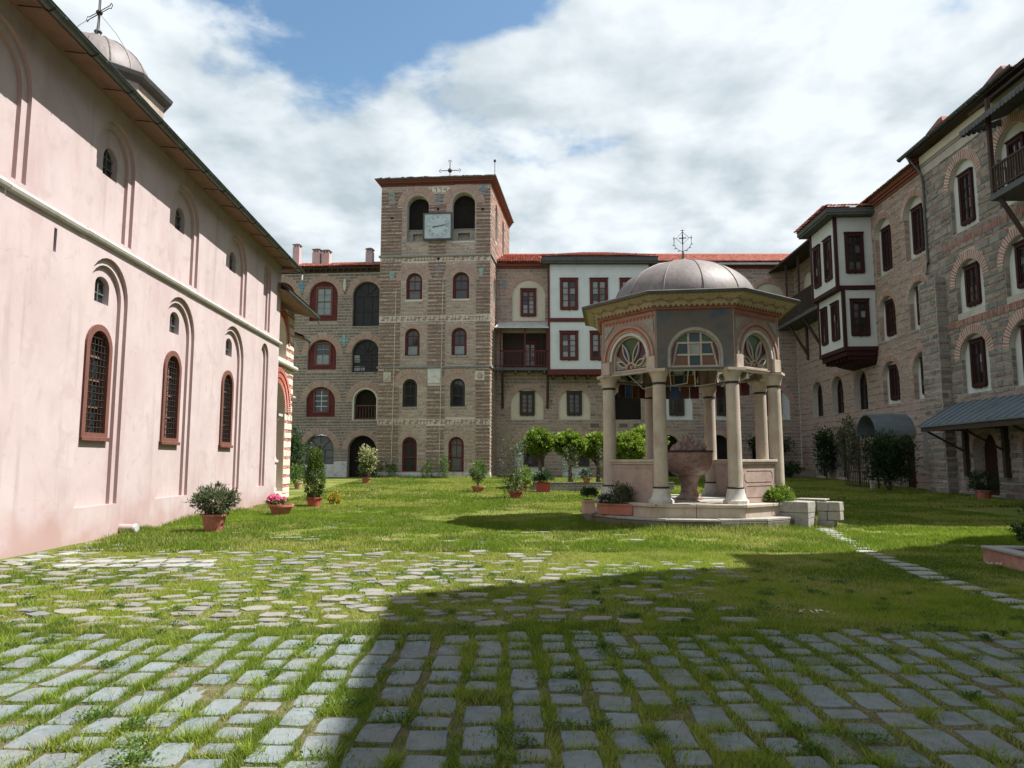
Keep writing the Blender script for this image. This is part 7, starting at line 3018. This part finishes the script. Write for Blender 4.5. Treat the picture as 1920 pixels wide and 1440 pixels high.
# shrubs before the right wing
for (nm, lb, x, y, rx, rz_, zc, n, sz, mt) in (
        ('large_bush', 'large dark bush in front of the barrel canopy and gate', 18.2, 34.6, 1.25, 1.25, 1.55, 7000, 0.14, 'leaf_dark'),
        ('climbing_shrub', 'dark climber on the right wing between the ground floor openings', 20.5, 46.6, 0.75, 1.6, 1.9, 3000, 0.16, 'leaf_dark'),
        ('climbing_shrub', 'loose climber with pale shoots left of the barrel canopy', 20.2, 43.0, 0.7, 1.75, 2.2, 1500, 0.16, 'leaf_olive'),
        ('shrub', 'dark shrub spreading over the far corner of the courtyard', 18.3, 50.9, 1.6, 0.7, 2.4, 2600, 0.17, 'leaf_dark'),
        ('bush', 'low dark bush against the far corner wall', 19.3, 49.6, 0.8, 0.5, 0.6, 1200, 0.15, 'leaf_dark'),
        ('bush', 'dark bush growing in the shade left of the tower passage', -14.6, 47.5, 1.0, 1.5, 1.7, 2600, 0.17, 'leaf_dark')):
    c = G(x, y)
    t = thing(nm, lb, 'bush', c)
    stems(t, c, [c + Vector((rg.uniform(-0.5, 0.5) * rx, rg.uniform(-0.3, 0.3), rg.uniform(0.6, 1.1) * zc)) for k in range(9)], 0.025)
    crown(t, 'foliage', c + Vector((0, 0, zc)), (rx, min(rx, 0.9), rz_), n, sz, mt, 120, 0.5, 'ball', 0.15, fill=0.35)
c = G(19.0, 28.9)
t = thing('potted_shrub', 'dark shrub in a pot by the door under the blue pent roof', 'potted plant', c)
pot(t, c, 0.3, 0.4, 'terracotta')
crown(t, 'foliage', c + Vector((0, 0, 0.75)), (0.5, 0.5, 0.42), 1200, 0.11, 'leaf_dark', 50, 0.5, 'ball', 0.15)
for k, (u, h) in enumerate(((-2.9, 0.9), (-0.45, 1.0), (0.75, 1.25), (-4.0, 1.1))):
    c = TW.p(u, 0.34, 0.75)
    t = thing('wall_weed', ['leafy weed below the left ground window of the tower', 'weed between the two ground windows of the tower', 'tallest leafy weed at the foot of the tower',
                            'weed at the left corner of the tower'][k], 'weed', c, 'weeds along the foot of the tower')
    stems(t, c, [c + Vector((rg.uniform(-0.3, 0.3), rg.uniform(-0.1, 0.1), rg.uniform(0.5, 1) * h)) for q in range(6)], 0.012)
    crown(t, 'foliage', c + Vector((0, 0, h * 0.5)), (0.5, 0.35, h * 0.55), 520, 0.13, 'leaf_mid', 40, 0.5, 'sparse', 0.18)

# ================================================================== grass
def inside_stone(x, y):
    i = ((y - RY0) / RES).astype(int)
    j = ((x - RX0) / RES).astype(int)
    ok = (i >= 0) & (i < occ.shape[0]) & (j >= 0) & (j < occ.shape[1])
    r = np.zeros(len(x), bool)
    r[ok] = occ[i[ok], j[ok]]
    return r


def blades(x, y, hgt, wid, lean, rnd, name, label):
    n_ = len(x)
    a = npr.uniform(0, 2 * np.pi, n_)
    la = npr.uniform(0, 2 * np.pi, n_)
    z = gz(y)
    dx, dy = np.cos(a) * wid / 2, np.sin(a) * wid / 2
    lx, ly = np.cos(la) * lean * hgt, np.sin(la) * lean * hgt
    A = np.stack([x - dx, y - dy, z - 0.004], 1)
    B = np.stack([x + dx, y + dy, z - 0.004], 1)
    C = np.stack([x + lx, y + ly, z + hgt], 1)
    V = np.stack([A, B, C], 1).reshape(-1, 3)
    o_ = npmesh(name, V, np.arange(n_ * 3).reshape(n_, 3), 'grass', rnd, kind='stuff')
    o_['label'] = label
    return o_


def frustum(x, y, m=0.6):
    return np.abs(x) < 0.735 * y + m


def clear(x, y):
    ok = frustum(x, y) & (x > -8.3 - 0.045 * (y - 11.7) + 0.03)
    r = np.hypot(x - KC.x, y - KC.y)
    ok &= r > 2.86
    ok &= ~((y < 15.5) & (x < -8.3 - 0.045 * (y - 11.7) + 0.45 * vnoise(x, y, 0.6, 21)))
    ok &= ~((x > 7.3) & (y > 9.2) & (y < 11.6))
    ok &= ~((x > 20.5 + 0.045 * (y - 34.9)))
    ok &= ~((x > 9.4) & (y < 13.3))
    return ok


def tone(x, y, base):
    """green to straw: patches of drier turf"""
    t = base + 0.50 * (vnoise(x, y, 2.6, 1) - 0.5) + 0.36 * (vnoise(x, y, 0.7, 2) - 0.5) + npr.normal(0, 0.10, len(x))
    dry = vnoise(x, y, 1.1, 3) * 0.6 + vnoise(x, y, 0.35, 4) * 0.4
    t = np.where((dry > 0.60) & (npr.random(len(x)) < 0.45), npr.uniform(0.72, 0.99, len(x)), t)
    return np.clip(t, 0.01, 0.995)


# joints of the slab paving
n = 620000
y = npr.uniform(2.9, 7.2, n)
x = npr.uniform(-6.4, 6.4, n)
dens = vnoise(x, y, 0.45, 5) * 0.55 + vnoise(x, y, 0.14, 6) * 0.45
ok = clear(x, y) & (~inside_stone(x, y) | (npr.random(n) < 0.035)) & (npr.random(n) < np.clip((dens - 0.18) * 2.6, 0.12, 1.0))
x, y, dens = x[ok], y[ok], dens[ok]
h = 0.018 + 0.062 * np.clip(dens - 0.15, 0, 1) * npr.uniform(0.4, 1.5, len(x))
blades(x, y, h, npr.uniform(0.004, 0.009, len(x)), npr.uniform(0.2, 1.2, len(x)), tone(x, y, 0.28 + 0.1 * (0.5 - dens)), 'joint_grass', 'grass and weeds growing in the joints of the slab paving')
# long tufts standing in the joints
bx_, by_ = [], []
while len(bx_) < 260:
    y0 = rg.uniform(3.2, 9.5)
    x0 = rg.uniform(-0.74, 0.74) * y0
    if not occ[int((y0 - RY0) / RES), int((x0 - RX0) / RES)]:
        m_ = rg.randint(30, 110)
        bx_.append(npr.normal(x0, rg.uniform(0.02, 0.07), m_))
        by_.append(npr.normal(y0, rg.uniform(0.015, 0.05), m_))
x, y = np.concatenate(bx_), np.concatenate(by_)
blades(x, y, npr.uniform(0.04, 0.11, len(x)), npr.uniform(0.005, 0.011, len(x)), npr.uniform(0.3, 1.3, len(x)), np.clip(npr.normal(0.22, 0.12, len(x)), 0.01, 0.7), 'grass_tufts', 'longer dark grass tufts standing in the paving joints')
# dead straw lying on the slabs
n = 260000
y = npr.uniform(2.9, 7.0, n)
x = npr.uniform(-6.4, 6.4, n)
dens = vnoise(x, y, 0.55, 12) * 0.6 + vnoise(x, y, 0.16, 13) * 0.4
ok = clear(x, y) & (npr.random(n) < np.clip((dens - 0.50) * 4.0, 0.015, 0.9))
x, y = x[ok], y[ok]
blades(x, y, npr.uniform(0.012, 0.03, len(x)), npr.uniform(0.003, 0.006, len(x)), npr.uniform(1.0, 3.5, len(x)), npr.uniform(0.82, 0.995, len(x)), 'straw', 'dead straw scattered over the slab paving')
# around the field stones
n = 700000
y = npr.uniform(6.7, 13.0, n)
x = npr.uniform(-9.6, 9.4, n)
ok = clear(x, y) & ~inside_stone(x, y)
x, y = x[ok], y[ok]
dens = vnoise(x, y, 0.8, 7) * 0.6 + vnoise(x, y, 0.25, 8) * 0.4
k = npr.random(len(x)) < np.clip(0.35 + dens * 0.9, 0, 1) * np.clip(9.0 / y, 0, 1)
x, y, dens = x[k], y[k], dens[k]
h = 0.015 + 0.045 * np.clip(dens - 0.1, 0, 1) * npr.uniform(0.5, 1.5, len(x))
blades(x, y, h, npr.uniform(0.007, 0.014, len(x)), npr.uniform(0.2, 1.1, len(x)), tone(x, y, 0.42), 'meadow_grass', 'uneven short grass between the field stones')
# lawn
n = 620000
y = 12.6 + 12.5 * npr.random(n) ** 1.15
x = npr.uniform(-10, 14, n)
ok = clear(x, y) & ~inside_stone(x, y)
x, y = x[ok], y[ok]
dens = vnoise(x, y, 1.3, 9) * 0.6 + vnoise(x, y, 0.4, 14) * 0.4
kp = npr.random(len(x)) < np.clip((dens - 0.2) * 3.5, 0.10, 1)
x, y, dens = x[kp], y[kp], dens[kp]
edge = np.clip(1.0 - (x - (-8.3 - 0.045 * (y - 11.7))) / 0.5, 0, 1) + np.clip(1 - (np.hypot(x - KC.x, y - KC.y) - 2.95) / 0.35, 0, 1)
h = (0.02 + 0.075 * dens) * npr.uniform(0.5, 1.4, len(x)) * (1 + 1.3 * edge)
blades(x, y, h, npr.uniform(0.012, 0.024, len(x)), npr.uniform(0.15, 0.9, len(x)), tone(x, y, 0.44), 'lawn_grass', 'short sunlit lawn around the kiosk')
n = 420000
y = 24.5 + 29 * npr.random(n) ** 1.2
x = npr.uniform(-14, 22, n)
ok = clear(x, y) & (y < 52.3) & ~((x > -9.7) & (x < -1.4) & (y > 49.7))
x, y = x[ok], y[ok]
foot = np.clip(1 - np.abs(y - (49.4 - 0.08 * (x + 5.36))) / 0.6, 0, 1) * ((x > -10) & (x < -1))
h = (0.05 + 0.05 * vnoise(x, y, 1.7, 10)) * npr.uniform(0.5, 1.4, len(x)) * (1 + 3.0 * foot)
blades(x, y, h, npr.uniform(0.03, 0.06, len(x)), npr.uniform(0.15, 0.8, len(x)), tone(x, y, 0.46), 'far_lawn_grass', 'far lawn in front of the bell tower')
# broad-leaved weeds in the joints
P, Dv, Ls = [], [], []
cnt = 0
while cnt < 260:
    y0 = rg.uniform(3.3, 11.5)
    x0 = rg.uniform(-0.74, 0.74) * y0
    if occ[int((y0 - RY0) / RES), int((x0 - RX0) / RES)]:
        continue
    cnt += 1
    m_ = rg.randint(40, 150)
    r0 = rg.uniform(0.03, 0.085)
    q = npr.normal(0, r0 * 0.6, (m_, 2))
    P.append(np.stack([x0 + q[:, 0] * 1.3, y0 + q[:, 1], npr.uniform(0.005, 0.045, m_)], 1))
    v = np.concatenate([q / r0 + npr.normal(0, 0.6, (m_, 2)), npr.uniform(0.2, 1.2, (m_, 1))], 1)
    Dv.append(v / np.linalg.norm(v, axis=1, keepdims=True))
    Ls.append(npr.uniform(0.014, 0.03, m_))
P, Dv, Ls = np.concatenate(P), np.concatenate(Dv), np.concatenate(Ls)
V, Fq = leaf_mesh(P, Dv, Ls, Ls * 0.6)
o_ = npmesh('broadleaf_weeds', V, Fq, 'leaf_mid', npr.random(len(P)), kind='stuff')
o_['label'] = 'broad leaved weeds scattered over the paving'
# daisies
P, Dv, Ls = [], [], []
for (x0, y0, m_) in ((3.05, 7.35, 16), (7.15, 10.7, 16), (8.2, 12.9, 6)):
    for k in range(m_):
        cx0, cy0 = x0 + rg.gauss(0, 0.07), y0 + rg.gauss(0, 0.05)
        for a in np.linspace(0, 2 * math.pi, 8)[:-1]:
            P.append((cx0, cy0, 0.09))
            Dv.append((math.cos(a), math.sin(a), 0.2))
            Ls.append(0.013)
P, Dv, Ls = np.array(P), np.array(Dv), np.array(Ls)
Dv /= np.linalg.norm(Dv, axis=1, keepdims=True)
V, Fq = leaf_mesh(P, Dv, Ls, Ls * 0.8, 0.0)
o_ = npmesh('daisies', V, Fq, 'petal_white', npr.random(len(P)), kind='stuff')
o_['label'] = 'white daisies dotted in the shaded grass'
